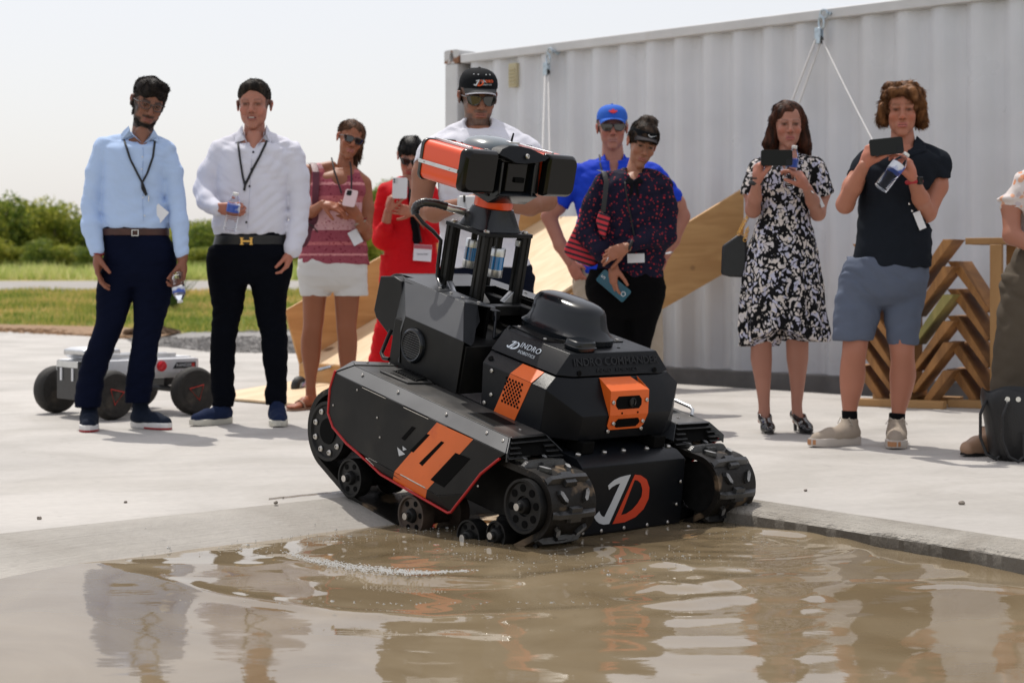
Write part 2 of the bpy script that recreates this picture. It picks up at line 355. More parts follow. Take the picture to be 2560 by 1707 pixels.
for k, (px, py, r, lab) in enumerate(pebs):
    x, y, z = (on_ramp(px, py) if px in (690, 708) else (*wpt(px, py, 0), 0)); tag(stone('pebble', x, y, z, r, M_peb, seed=k), lab, 'pebble', 'pebbles on the concrete')

# ------------------------------------------------------------------ ground behind: mulch, gravel, grass, path, rise
def terrain(y): return float(np.interp(y, [0, 22, 26, 36, 50, 60, 90, 400], [-0.30, -0.12, 0.02, 0.36, 0.50, 0.54, 0.7, 2.0]))
M_grass = bpy.data.materials.new('grass_field'); M_grass.use_nodes = True
n, l = M_grass.node_tree.nodes, M_grass.node_tree.links; b = n['Principled BSDF']; b.inputs['Roughness'].default_value = 0.9; b.inputs['Specular IOR Level'].default_value = 0.15
tc = n.new('ShaderNodeTexCoord'); mp = n.new('ShaderNodeMapping'); mp.inputs['Scale'].default_value = (0.35, 0.16, 1); l.new(tc.outputs['Object'], mp.inputs[0])
t = n.new('ShaderNodeTexNoise'); t.inputs['Scale'].default_value = 1.1; t.inputs['Detail'].default_value = 8; t.inputs['Roughness'].default_value = 0.65; l.new(mp.outputs[0], t.inputs['Vector'])
cr = n.new('ShaderNodeValToRGB'); e = cr.color_ramp.elements; e[0].position = 0.40; e[0].color = (0.11, 0.16, 0.03, 1); e[1].position = 0.60; e[1].color = (0.42, 0.29, 0.12, 1)
e2 = e.new(0.5); e2.color = (0.20, 0.21, 0.05, 1)
l.new(t.outputs['Fac'], cr.inputs[0]); l.new(cr.outputs[0], b.inputs['Base Color'])
def strip(name, ylist, x0, x1, m, dz=0.0, nx=30, edge=None):
    vs, fs = [], []
    for i, y in enumerate(ylist):
        for j in range(nx + 1):
            x = x0 + (x1 - x0) * j / nx; yy = y + (edge(x, i) if edge else 0); vs.append((x, yy, terrain(yy) + dz))
    for i in range(len(ylist) - 1):
        for j in range(nx): a = i * (nx + 1) + j; fs.append((a, a + 1, a + nx + 2, a + nx + 1))
    return tag(from_np(name, vs, fs, m), kind='structure')
strip('ground', [-30, 6, 14, 20, 22, 24, 26, 30, 36, 43, 50, 55, 60, 90, 400, 1500], -400, 400, M_grass, 0, 80)
M_path = mat('asphalt_path', (0.30, 0.28, 0.26), 0.9, var=0.08, vs=3)
strip('path', [37.2, 39, 44, 49.8], -60, 40, M_path, 0.012, 30, lambda x, i: 0.10 * x)
M_mulch = mat('brown_mulch', (0.26, 0.165, 0.095), 0.95, var=0.35, vs=30, bump=0.8, bs=60)
M_grav = mat('gravel_bed', (0.25, 0.24, 0.23), 0.95, var=0.35, vs=40, bump=0.9, bs=90)
mb = MB()
gl = [(-7.6, 23.9), (-5.3, 21.7), (-4.4, 20.8), (-4.15, 21.4), (-4.3, 22.6), (-5.4, 24.2), (-8.2, 25.9), (-14, 28), (-14, 26)]
mb.add([(x, y, 0.03 if k in (3, 4, 5, 6) else -0.03) for k, (x, y) in enumerate(gl)], [tuple(range(len(gl)))]); tag(mb.obj('mulch_strip', M_mulch), kind='structure')
mb = MB(); gg = [(-4.5, 20.7), (-4.2, 19.5), (-3.0, 17.4), (-2.1, 17.1), (-0.9, 17.4), (-0.9, 15.0), (1.0, 14.0), (12, 14), (12, 24), (-1.2, 23.5), (-3.0, 22.9), (-4.1, 22.3)]
mb.add([(x, y, -0.03 if k < 7 else 0.02) for k, (x, y) in enumerate(gg)], [tuple(range(len(gg)))]); tag(mb.obj('gravel_strip', M_grav), kind='structure')
def inside(poly, x, y):
    c = False; j = len(poly) - 1
    for i in range(len(poly)):
        if (poly[i][1] > y) != (poly[j][1] > y) and x < (poly[j][0] - poly[i][0]) * (y - poly[i][1]) / (poly[j][1] - poly[i][1]) + poly[i][0]: c = not c
        j = i
    return c
def rocks(name, poly, nn, r0, r1, m, zz, flat=0.6):
    base = MB().ball((0, 0, 0), 1, 5, 4); bv = np.array(base.v); quads = np.array([f for f in base.f if len(f) == 4]); V = []; F = []; o_ = 0
    xs_ = [p[0] for p in poly]; ys_ = [p[1] for p in poly]; k = 0
    while k < nn:
        x = rng.uniform(min(xs_), max(xs_)); y = rng.uniform(min(ys_), max(ys_))
        if not inside(poly, x, y): continue
        r = rng.uniform(r0, r1); a = rng.uniform(0, 6.28); c_, s_ = math.cos(a), math.sin(a)
        v = bv * (1 + rng.uniform(-.25, .25, bv.shape)) * r * [1.2, .8, flat]; v = v @ np.array([[c_, s_, 0], [-s_, c_, 0], [0, 0, 1]])
        V.append(v + [x, y, zz(x, y)]); F.append(quads + o_); o_ += len(bv); k += 1
    return tag(from_np(name, np.concatenate(V), np.concatenate(F), m, smooth=False), kind='stuff')
rocks('gravel', [g for g in gg if g[0] < 4] + [(3, 23)], 5200, 0.022, 0.05, mat('gravel_stone', (0.30, 0.285, 0.27), 0.9, var=0.5, vs=9), lambda x, y: -0.02 + 0.03 * max(0, y - 18) / 4)
rocks('mulch', gl, 3000, 0.015, 0.045, mat('mulch_chip', (0.25, 0.15, 0.08), 0.95, var=0.5, vs=9), lambda x, y: 0.0, 0.35)
# a heap of soil at the end of the mulch
rocks('soil_heap', [(-4.75, 21.7), (-4.15, 21.5), (-4.2, 22.1), (-4.8, 22.1)], 260, 0.02, 0.07, mat('dark_soil', (0.12, 0.075, 0.045), 0.95, var=0.4, vs=9), lambda x, y: 0.02 + 0.10 * math.exp(-((x + 4.45) ** 2 + (y - 21.8) ** 2) / 0.06))
# grass blades
def blades(name, nn, x0, x1, y0, y1, h0, h1, w, m, seed, skip=None):
    r = np.random.default_rng(seed); x = r.uniform(x0, x1, nn); y = r.uniform(y0, y1, nn)
    if skip is not None:
        k = ~skip(x, y); x, y = x[k], y[k]
    nn = len(x); clump = 0.5 + 0.5 * np.sin(x * 2.3 + 2 * np.sin(y * 0.9)) * np.sin(y * 1.3 + 1.4 * np.sin(x * 1.1))
    h = r.uniform(h0, h1, nn) * (0.55 + 0.8 * clump); a = r.uniform(0, 6.28, nn); w_ = w * r.uniform(.6, 1.4, nn)
    z = np.interp(y, [0, 22, 26, 36, 50, 60, 90], [-0.30, -0.12, 0.02, 0.36, 0.50, 0.54, 0.7]); lx_ = r.normal(0, .4, nn) * h; ly_ = r.normal(0, .4, nn) * h
    V = np.stack([np.stack([x - w_ * np.cos(a), y - w_ * np.sin(a), z - 0.01], 1), np.stack([x + w_ * np.cos(a), y + w_ * np.sin(a), z - 0.01], 1), np.stack([x + lx_, y + ly_, z + h], 1)], 1).reshape(-1, 3)
    return tag(from_np(name, V, np.arange(len(V)).reshape(-1, 3), m, smooth=False), kind='stuff')
def leafmat(name, c1, c2, c3, scale, tr=0.35):
    m = bpy.data.materials.new(name); m.use_nodes = True; n, l = m.node_tree.nodes, m.node_tree.links; b = n['Principled BSDF']
    g = n.new('ShaderNodeNewGeometry'); tc = n.new('ShaderNodeTexCoord'); t = n.new('ShaderNodeTexNoise'); t.inputs['Scale'].default_value = scale; t.inputs['Detail'].default_value = 4
    l.new(tc.outputs['Object'], t.inputs['Vector']); ad = n.new('ShaderNodeMath'); ad.operation = 'MULTIPLY_ADD'; ad.inputs[1].default_value = 0.35; l.new(g.outputs['Random Per Island'], ad.inputs[0])
    sb = n.new('ShaderNodeMath'); sb.operation = 'SUBTRACT'; sb.inputs[1].default_value = 0.175; l.new(t.outputs['Fac'], sb.inputs[0]); l.new(sb.outputs[0], ad.inputs[2])
    cr = n.new('ShaderNodeValToRGB'); e = cr.color_ramp.elements; e[0].position = 0.3; e[0].color = (*c1, 1); e[1].position = 0.72; e[1].color = (*c3, 1); e2 = e.new(0.5); e2.color = (*c2, 1)
    l.new(ad.outputs[0], cr.inputs[0]); l.new(cr.outputs[0], b.inputs['Base Color']); b.inputs['Roughness'].default_value = 0.55; b.inputs['Specular IOR Level'].default_value = 0.3
    tr_ = n.new('ShaderNodeBsdfTranslucent'); l.new(cr.outputs[0], tr_.inputs['Color']); ms = n.new('ShaderNodeMixShader'); ms.inputs[0].default_value = tr
    l.new(b.outputs[0], ms.inputs[1]); l.new(tr_.outputs[0], ms.inputs[2]); l.new(ms.outputs[0], n['Material Output'].inputs['Surface']); return m
M_bl = leafmat('grass_blade', (0.13, 0.21, 0.03), (0.34, 0.36, 0.07), (0.70, 0.48, 0.20), 0.55)
M_bl2 = leafmat('tall_grass_blade', (0.34, 0.45, 0.10), (0.50, 0.56, 0.17), (0.66, 0.64, 0.30), 0.4)
onp = lambda x, y: (inside_np(gl, x, y) | inside_np(gg, x, y) | (y < 22.2) & (x < -4.6))
def inside_np(poly, x, y):
    c = np.zeros(x.shape, bool); j = len(poly) - 1
    for i in range(len(poly)):
        xi, yi = poly[i]; xj, yj = poly[j]
        with np.errstate(divide='ignore', invalid='ignore'): c ^= ((yi > y) != (yj > y)) & (x < (xj - xi) * (y - yi) / (yj - yi) + xi)
        j = i
    return c
blades('lawn_grass', 60000, -10.5, 1.5, 22.4, 36.6, 0.04, 0.11, 0.012, M_bl, 1, onp)
blades('tall_grass', 22000, -19, 1, 51, 62, 0.15, 0.5, 0.03, M_bl2, 2, lambda x, y: y < 50.5 + 0.1 * x + 0.6)
blades('weed_tuft', 900, -6.3, -5.7, 29.5, 30.1, 0.25, 0.55, 0.018, leafmat('weed_leaf', (0.05, 0.09, 0.02), (0.07, 0.12, 0.025), (0.1, 0.15, 0.03), 2), 5)

# ------------------------------------------------------------------ shrubs of the hedgerow, each its own thing
LEAF = [leafmat('shrub_leaf_a', (0.09, 0.14, 0.02), (0.25, 0.29, 0.035), (0.46, 0.45, 0.08), 1.3, 0.5), leafmat('shrub_leaf_b', (0.06, 0.11, 0.02), (0.15, 0.21, 0.03), (0.32, 0.35, 0.06), 1.1, 0.5),
        leafmat('shrub_leaf_c', (0.12, 0.17, 0.02), (0.30, 0.32, 0.045), (0.52, 0.48, 0.08), 1.5, 0.5)]
M_bark = mat('shrub_bark', (0.10, 0.075, 0.05), 0.9, var=0.3)
def shrub_mesh(w, h, seed, m, nleaf=5200):
    r = np.random.default_rng(seed); nb = 26; cs = []
    for _ in range(nb):
        a = r.uniform(0, 6.28); rr = math.sqrt(r.uniform(0, 1)) * w * 0.42; z = h * (0.16 + 0.70 * r.uniform(0, 1) ** 0.8); k = 1 - 0.45 * (z / h) ** 2
        cs.append((rr * k * math.cos(a), rr * k * math.sin(a) * 0.8, z, r.uniform(0.16, 0.27) * w))
    cs = np.array(cs); wgt = cs[:, 3] ** 2; ci = r.choice(nb, nleaf, p=wgt / wgt.sum()); dvec = r.normal(size=(nleaf, 3)); dvec /= np.linalg.norm(dvec, axis=1)[:, None]
    pos = cs[ci, :3] + dvec * cs[ci, 3][:, None] * (r.uniform(0.55, 1.08, nleaf) ** 0.5)[:, None] * [1, 1, 0.85]
    pos[:, 2] = np.abs(pos[:, 2]) + 0.02; s = r.uniform(0.035, 0.085, nleaf)[:, None]
    a = r.normal(size=(nleaf, 3)); a /= np.linalg.norm(a, axis=1)[:, None]; b_ = np.cross(a, dvec + r.normal(0, .5, (nleaf, 3))); b_ /= np.linalg.norm(b_, axis=1)[:, None]
    V = np.stack([pos - a * s * 1.5, pos + b_ * s * 0.7, pos + a * s * 1.5, pos - b_ * s * 0.7], 1).reshape(-1, 3)
    me = from_np('foliage', V, np.arange(len(V)).reshape(-1, 4), m, smooth=False); d = me.data; bpy.data.objects.remove(me); return d, cs
variants = [shrub_mesh(3.0, 3.0, 11 + k, LEAF[k % 3]) for k in range(5)]
def shrub(x, y, w, h, k, label):
    root = empty('shrub', (x, y, terrain(y)), k * 1.3); f = link_mesh('foliage', variants[k % 5][0], root); f.scale = (w / 3, w / 3, h / 3)
    mb = MB(); cs = variants[k % 5][1]
    for c_ in cs[:7]: mb.tube([(0, 0, 0), (c_[0] * .4, c_[1] * .4, c_[2] * .6), (c_[0], c_[1], c_[2])], [0.05, 0.035, 0.012], 5)
    s = mb.obj('stems', M_bark, root); s.scale = (w / 3, w / 3, h / 3)
    tag(root, label, 'shrub', 'shrubs of the hedgerow behind the path')
top_pts = [(-60, 486), (0, 492), (70, 505), (130, 520), (185, 545), (240, 560), (330, 580), (430, 575), (480, 560), (520, 556), (600, 575), (700, 565), (790, 545), (860, 505), (940, 462), (1010, 470), (1100, 500)]
words = ['leftmost dark green shrub at the frame edge', 'broad yellow-green shrub at the left frame edge', 'round green shrub left of the blue-shirted man', 'shrub just left of the blue-shirted man\'s sleeve', 'shrub behind the blue-shirted man\'s left sleeve', 'shrub hidden mostly by the blue-shirted man',
         'shrub between the blue-shirted man\'s back and sleeve', 'shrub seen between the two men in dress shirts', 'bright shrub top between the two men in dress shirts', 'shrub left of the white-shirted man\'s hip', 'shrub mostly behind the white-shirted man', 'shrub behind the white-shirted man\'s cuff', 'shrub between white shirt and patterned top', 'dark shrub behind the woman in white shorts', 'tall shrub between the woman in white shorts and the red suit', 'tall shrub behind the woman in the red suit', 'shrub at the container end']
for k, (px, py) in enumerate(top_pts):
    y = 64 + (k % 3) * 1.6; x = (px - CX) / F_PX * y; h = (EYE - (py - HOR) / F_PX * y) - terrain(y); shrub(x, y, 2.3 + 0.35 * (k % 3), h * 1.02, k, words[k])
for k, (px, py) in enumerate([(-20, 600), (45, 618), (100, 598), (160, 610), (225, 615), (440, 630), (500, 622), (560, 628), (690, 630), (850, 600), (900, 580)]):
    y = 61.6 + 0.5 * (k % 2); x = (px - CX) / F_PX * y; h = (EYE - (py - HOR) / F_PX * y) - terrain(y)
    shrub(x, y, 1.5, h, k + 2, ['low', 'second low', 'third low', 'fourth low', 'fifth low', 'sixth low', 'seventh low', 'eighth low', 'ninth low', 'tenth low', 'last low'][k] + ' shrub from the left in the front row of the hedgerow')
# ------------------------------------------------------------------ the white shipping container
G0 = P(1118, 889, 15.05); G0.z = 0.0
ce = Vector((0.7071, -0.7071, 0)); cn = Vector((-0.7071, -0.7071, 0))
CM = Matrix(((ce.x, -cn.x, 0, G0.x), (ce.y, -cn.y, 0, G0.y), (0, 0, 1, 0.084), (0, 0, 0, 1)))   # x along the wall, y into the container, z up
cont = empty('shipping_container', (0, 0, 0)); cont.matrix_world = CM
tag(cont, 'long white corrugated shipping container standing behind the crowd', 'container')
LC, HC, WC = 12.19, 2.591, 2.438
M_cw = mat('container_paint', (0.58, 0.60, 0.635), 0.32, var=0.05, vs=2.5, bump=0.05, bs=8, spec=0.5, rvar=0.08, col2=(0.60, 0.61, 0.63), mixs=0.8, mixlo=0.4, mixhi=0.62)
M_cr = mat('container_frame_paint', (0.56, 0.565, 0.57), 0.45, var=0.06, vs=5, col2=(0.50, 0.48, 0.45), mixs=3, mixlo=0.62, mixhi=0.75)
M_rust = mat('rusty_casting', (0.52, 0.52, 0.52), 0.6, col2=(0.22, 0.10, 0.05), mixs=9, mixlo=0.56, mixhi=0.62, bump=0.4)
def corr(n_, pitch=0.278, d=0.052):
    pts = []
    for i in range(n_): x = i * pitch; pts += [(x, 0), (x + 0.070, 0), (x + 0.138, d), (x + 0.210, d)]
    pts.append((n_ * pitch, 0)); return pts
pr_ = [(0.24, 0.052)] + [(0.285 + x, 0.004 + y) for x, y in corr(41)] + [(LC - 0.2, 0.004)]
# soften each fold with a short radius
sm = []
for i, p in enumerate(pr_):
    if 0 < i < len(pr_) - 1:
        a = Vector(pr_[i - 1]); b_ = Vector(p); c = Vector(pr_[i + 1]); r_ = min(0.012, (a - b_).length * .4, (c - b_).length * .4); sm += [b_ + (a - b_).normalized() * r_, b_ + (c - b_).normalized() * r_]
    else: sm.append(Vector(p))
vs = []; fs = []; NZ = 3; z0, z1 = 0.0, HC - 0.115
for p in sm:
    for k in range(NZ): vs.append((p.x, p.y, z0 + (z1 - z0) * k / (NZ - 1)))
for i in range(len(sm) - 1):
    for k in range(NZ - 1): a = i * NZ + k; fs.append((a, a + NZ, a + NZ + 1, a + 1))
o = from_np('corrugated_side_panel', vs, fs, M_cw, cont)
mb = MB(); mb.span((0.19, -0.028, HC - 0.118), (LC - 0.19, 0.045, HC - 0.045)); mb.obj('top_rail', M_cr, cont, 0.008)
mb = MB(); mb.span((0.19, -0.030, -0.135), (LC - 0.19, 0.05, -0.001)); mb.obj('bottom_rail', mat('bottom_rail_dark', (0.16, 0.155, 0.15), 0.6, var=0.2, vs=6, bump=0.2), cont, 0.006)  # bottom rail coloured darker than the other frame parts
for x in (0.0, LC - 0.16):
    mb = MB(); mb.span((x + 0.003, -0.031, -0.017), (x + 0.157, 0.16, HC - 0.118)); mb.obj('corner_post', M_cr, cont, 0.01)
    for z in (-0.135, HC - 0.118):
        # casting with a true oval hole: frame of segments round a dark inner box
        mb = MB(); w, h = 0.178, 0.118; cx_, cz_ = 0.089, 0.059; k = 24; A = []; B = []
        for i in range(k):
            t = 2 * math.pi * i / k + 0.001; c_, s_ = math.cos(t), math.sin(t); q_ = min(w / 2 / max(abs(c_), 1e-6), h / 2 / max(abs(s_), 1e-6)); A.append((cx_ + c_ * q_, cz_ + s_ * q_)); B.append((cx_ + 0.030 * c_ * 0.8, cz_ + 0.042 * s_))
        mb.loft([[(a, -0.034, b_) for a, b_ in A], [(a, -0.034, b_) for a, b_ in B], [(a, 0.01, b_) for a, b_ in B]], cap=False)
        mb.loft([[(a, -0.034, b_) for a, b_ in A], [(a, 0.16, b_) for a, b_ in A]], cap=False)
        f_ = mb.obj('corner_casting', M_rust, cont); f_.location = (x if x < 1 else x - 0.018, 0, z)
mb = MB(); mb.add([(0.17, 0.0455, HC - 0.05), (LC, 0.0455, HC - 0.05), (LC, WC, HC - 0.05), (0.17, WC, HC - 0.05)], [(0, 1, 2, 3)])
mb.span((0.0, 0.17, 0.02), (0.06, WC, HC - 0.04)); mb.span((LC - 0.06, 0.17, 0.02), (LC, WC, HC - 0.04)); mb.span((0.06, WC - 0.05, 0.02), (LC - 0.06, WC, HC - 0.04)); mb.span((0.07, 0.06, -0.12), (LC - 0.07, WC - 0.06, -0.02))
mb.obj('roof_and_far_walls', M_cr, cont)
# small beige vent
def wallpt(px):                                       # metres along the wall seen at pixel column px
    t = (px - CX) / F_PX; return (t * G0.y - G0.x) / (ce.x - t * ce.y)
xv = wallpt(1287); zv = lambda x, py: (EYE - (py - HOR) / F_PX * (G0.y + ce.y * x)) - 0.084
mb = MB(); za, zb = zv(xv, 219), zv(xv, 159); M_vent = mat('beige_vent', (0.47, 0.42, 0.27), 0.5)
mb.span((xv - 0.045, -0.03, za), (xv + 0.045, 0.03, zb)); vent = mb.obj('vent', M_vent, cont, 0.006)
for k in range(5):
    mb = MB(); z = za + 0.03 + k * (zb - za - 0.05) / 5; mb.box((xv, -0.034, z), (0.07, 0.012, 0.016), Matrix.Rotation(0.5, 3, 'X')); mb.obj('vent_slat', M_vent, vent, 0.002)
# blocks under the container and the dark gravel strip they stand on
M_blk = mat('concrete_block', (0.30, 0.29, 0.27), 0.9, var=0.2, vs=10, bump=0.4)
for k, x in enumerate((0.3, 2.3, 4.2, 6.15, 8.1, 10.0)):
    mb = MB(); mb.box((0, 0, 0), (0.42, 0.25, 0.19)); o = mb.obj('concrete_block', M_blk, None, 0.008); p = CM @ Vector((x, 0.22, 0)); o.location = (p.x, p.y, -0.148); o.rotation_euler = (0, 0, -R(45))
    tag(o, ['flat concrete block under the left corner of the white container', 'concrete block under the container behind the red trousers', 'concrete block under the container behind the polka-dot blouse', 'concrete block under the container between the floral dress and the plywood ramp', 'concrete block under the container behind the grey shorts', 'concrete block under the container at the right frame edge'][k], 'block', 'blocks under the container')
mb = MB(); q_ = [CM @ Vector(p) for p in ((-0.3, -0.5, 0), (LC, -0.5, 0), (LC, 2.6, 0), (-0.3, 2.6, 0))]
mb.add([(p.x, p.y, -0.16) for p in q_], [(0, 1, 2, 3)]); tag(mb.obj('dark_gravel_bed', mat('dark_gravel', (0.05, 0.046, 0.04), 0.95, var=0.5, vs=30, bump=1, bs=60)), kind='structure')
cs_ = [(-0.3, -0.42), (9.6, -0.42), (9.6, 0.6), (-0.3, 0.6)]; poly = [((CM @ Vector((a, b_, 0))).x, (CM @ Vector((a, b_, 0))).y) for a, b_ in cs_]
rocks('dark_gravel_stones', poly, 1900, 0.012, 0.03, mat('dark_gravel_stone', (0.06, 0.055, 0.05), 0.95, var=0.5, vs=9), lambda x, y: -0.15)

# hooks with pulleys, and the white ropes that hold the plywood ramp
M_zinc = mat('zinc', (0.45, 0.52, 0.58), 0.3, metal=0.9, var=0.2, vs=40)
M_rope = mat('white_rope', (0.62, 0.61, 0.60), 0.8, bump=0.6, bs=300)
def hook(px, py, label, s=1.0):
    x = wallpt(px); w = CM @ Vector((x, 0, zv(x, py))); t = empty('pulley_hook', w); 
    n_ = cn
    mb = MB(); mb.cyl((0, 0, 0), n_ * 0.05, 0.008 * s, 10); mb.lathe([(0, 0), (0.02 * s, 0.001), (0.02 * s, 0.008), (0, 0.012)], (0, 0, 0), n_, 12); mb.obj('bolt', M_zinc, t, smooth=True)
    c = n_ * 0.055; mb = MB(); mb.tube([c + ce * (-0.03 * s) + ce * 0.022 * s * math.cos(a) + Vector((0, 0, 1)) * 0.022 * s * math.sin(a) for a in np.linspace(0, 6.28, 16)], 0.006 * s, 8); mb.obj('eye', M_zinc, t, smooth=True)
    mb = MB(); mb.tube([c + ce * (-0.045 * s) + Vector((0, 0, -0.045 * s)) + ce * 0.016 * s * math.cos(a) + Vector((0, 0, 1)) * 0.034 * s * math.sin(a) for a in np.linspace(0, 6.28, 18)], 0.006 * s, 8); mb.obj('shackle', M_zinc, t, smooth=True)
    q_ = c + ce * (-0.06 * s) + Vector((0, 0, -0.11 * s)); mb = MB()
    for e_ in (-0.014, 0.014): mb.box(q_ + n_ * e_ * s, (0.004 * s, 0.036 * s, 0.085 * s), Matrix.Rotation(R(45), 3, 'Z'))
    mb.obj('pulley_cheek', M_zinc, t, 0.003)
    mb = MB(); mb.cyl(q_ + n_ * (-0.012 * s) + Vector((0, 0, -0.02 * s)), q_ + n_ * (0.012 * s) + Vector((0, 0, -0.02 * s)), 0.022 * s, 14); mb.obj('sheave', mat('black_nylon', (0.03, 0.03, 0.03), 0.4), t)
    return tag(t, label, 'hook', 'pulley hooks on the container wall'), w + q_ + Vector((0, 0, -0.03 * s))
h1, r1 = hook(1395, 130, 'zinc pulley hook bolted to the container above the blue cap', 1.25)
h2, r2 = hook(2083, 36, 'zinc pulley hook bolted high on the container above the long-haired woman', 1.35)
def rope(name, a, b_, r_, label, sag=0.0):
    pts = [a.lerp(b_, t) + Vector((0, 0, -sag * 4 * t * (1 - t))) for t in np.linspace(0, 1, 14)]
    o = MB().tube(pts, r_, 8).obj(name, M_rope, smooth=True); tag(o, label, 'rope', 'white ropes from the container to the ramp')
DR = Vector((0.7071, 0.7071, 0))                       # ramp runs this way up to the wall
LW0 = P(714, 776, 11.6); LWb = P(753, 917, 11.6)
far_top = P(1365, 425, 13.34)
rope('rope', r1 + Vector((-.01, 0, 0)), far_top + Vector((-0.03, 0, 0.0)), 0.008, 'left white rope strand from the hook above the blue cap')
rope('rope', r1 + Vector((.015, 0, 0)), far_top + Vector((0.03, 0, -0.02)), 0.008, 'right white rope strand from the hook above the blue cap')
e2_ = P(1905, 474, 12.25)
rope('rope', r2 + Vector((-.015, 0, 0.03)), e2_ + Vector((-0.03, 0, 0)), 0.0085, 'left white rope strand behind the long-haired woman')
rope('rope', r2 + Vector((.015, 0, 0)), e2_ + Vector((0.035, 0, -0.02)), 0.0085, 'right white rope strand behind the long-haired woman')
rope('rope', r2 + Vector((.02, 0, 0.02)), P(2186, 360, 11.2) + Vector((0, 0, 0)), 0.0045, 'thin white rope running down to the hands of the curly-haired man', 0.01)

# ------------------------------------------------------------------ plywood ramp let down from the container
def plymat(name, c1, c2, sx):
    m = bpy.data.materials.new(name); m.use_nodes = True; n, l = m.node_tree.nodes, m.node_tree.links; b = n['Principled BSDF']; b.inputs['Roughness'].default_value = 0.6
    tc = n.new('ShaderNodeTexCoord'); mp = n.new('ShaderNodeMapping'); mp.inputs['Scale'].default_value = sx; l.new(tc.outputs['Object'], mp.inputs[0])
    t = n.new('ShaderNodeTexNoise'); t.inputs['Scale'].default_value = 2.2; t.inputs['Detail'].default_value = 7; t.inputs['Distortion'].default_value = 0.8; l.new(mp.outputs[0], t.inputs['Vector'])
    cr = n.new('ShaderNodeValToRGB'); cr.color_ramp.elements[0].color = (*c1, 1); cr.color_ramp.elements[0].position = 0.36; cr.color_ramp.elements[1].color = (*c2, 1); cr.color_ramp.elements[1].position = 0.64; l.new(t.outputs['Fac'], cr.inputs[0])
    v = n.new('ShaderNodeTexVoronoi'); v.inputs['Scale'].default_value = 1.9; v.inputs['Randomness'].default_value = 1; mp2 = n.new('ShaderNodeMapping'); mp2.inputs['Scale'].default_value = (1, 1, 1.6); l.new(tc.outputs['Object'], mp2.inputs[0]); l.new(mp2.outputs[0], v.inputs['Vector'])
    mr = n.new('ShaderNodeMapRange'); mr.inputs[1].default_value = 0.05; mr.inputs[2].default_value = 0.10; mr.inputs[3].default_value = 0.85; mr.inputs[4].default_value = 0; l.new(v.outputs['Distance'], mr.inputs[0])
    mi = n.new('ShaderNodeMix'); mi.data_type = 'RGBA'; mi.inputs['B'].default_value = (0.13, 0.06, 0.02, 1); l.new(mr.outputs[0], mi.inputs['Factor']); l.new(cr.outputs[0], mi.inputs['A']); l.new(mi.outputs['Result'], b.inputs['Base Color'])
    return m
M_ply = plymat('plywood', (0.42, 0.22, 0.075), (0.54, 0.31, 0.12), (0.6, 0.6, 5)); M_bed = plymat('plywood_bed', (0.60, 0.43, 0.25), (0.70, 0.54, 0.35), (1.2, 5, 1.2))
M_edge = mat('plywood_edge', (0.46, 0.28, 0.12), 0.7, var=0.2, vs=30)
RM = Matrix(((DR.x, ce.x, 0, LW0.x), (DR.y, ce.y, 0, LW0.y), (0, 0, 1, 0), (0, 0, 0, 1)))     # x up the ramp, y across to the right wall
pr = empty('plywood_ramp'); pr.matrix_world = RM
tag(pr, 'plywood chute with side walls sloping down from the container to the slab', 'ramp')
RI = RM.inverted(); g_ = 0.415; WR = 1.35
lp = lambda px, py, yl: None
def on_side(px, py, yl):                               # pixel -> ramp coordinates on the plane y = yl
    o_ = RI @ Vector((0, 0, EYE)); d_ = RI.to_3x3() @ Vector(((px - CX) / F_PX, 1, -(py - HOR) / F_PX)); t = (yl - o_.y) / d_.y; v = o_ + d_ * t; return (v.x, v.z)
wl_ = [on_side(714, 776, 0), on_side(959, 638, 0), (2.46, 0), (2.46, 0), on_side(753, 917, 0)]
s_ = (wl_[1][1] - wl_[0][1]) / (wl_[1][0] - wl_[0][0]); z_t = lambda x: wl_[0][1] + s_ * (x - wl_[0][0])
zb_ = wl_[4]; bedz = lambda x: zb_[1] + 0.03 + s_ * (x - zb_[0])
print('ramp', wl_, s_)
left = [wl_[0], (2.46, z_t(2.46)), (2.46, bedz(2.46) - 0.03), (zb_[0], zb_[1])]
mb = MB(); mb.prism([(a, b_) for a, b_ in left], 1, -0.018, 0.0); mb.obj('side_wall', M_ply, pr, 0.002)
x1_ = 3.1
rt = [on_side(1870, 462, WR), on_side(1712, 558, WR)]; sr = (rt[0][1] - rt[1][1]) / (rt[0][0] - rt[1][0]); zr = lambda x: rt[0][1] + sr * (x - rt[0][0])
rb = [on_side(1811, 692, WR), on_side(1643, 814, WR)]; srb = (rb[0][1] - rb[1][1]) / (rb[0][0] - rb[1][0]); zrb = lambda x: rb[0][1] + srb * (x - rb[0][0])
xe = on_side(1888, 470, WR)[0]; print('right wall', rt, rb, sr, srb, xe)
x0r = max(0.2, rb[1][0] - 1.4)
right = [(x0r, zr(x0r)), (xe, zr(xe)), (xe, zrb(xe)), (x0r, max(0.03, zrb(x0r)))]
mb = MB(); mb.prism(right, 1, WR, WR + 0.02); mb.obj('side_wall', M_ply, pr, 0.002)
mb = MB(); xb0 = zb_[0]; xb1 = 2.46
mb.prism([(xb0, bedz(xb0)), (xb1, bedz(xb1)), (xb1, bedz(xb1) - 0.02), (xb0, bedz(xb0) - 0.02)], 1, 0.003, WR - 0.003); mb.obj('bed', M_bed, pr)
mb = MB(); mb.span((xb0 - 0.022, 0.003, 0.055), (xb0 - 0.002, WR - 0.003, bedz(xb0) - 0.004)); mb.obj('end_board', M_ply, pr, 0.002)
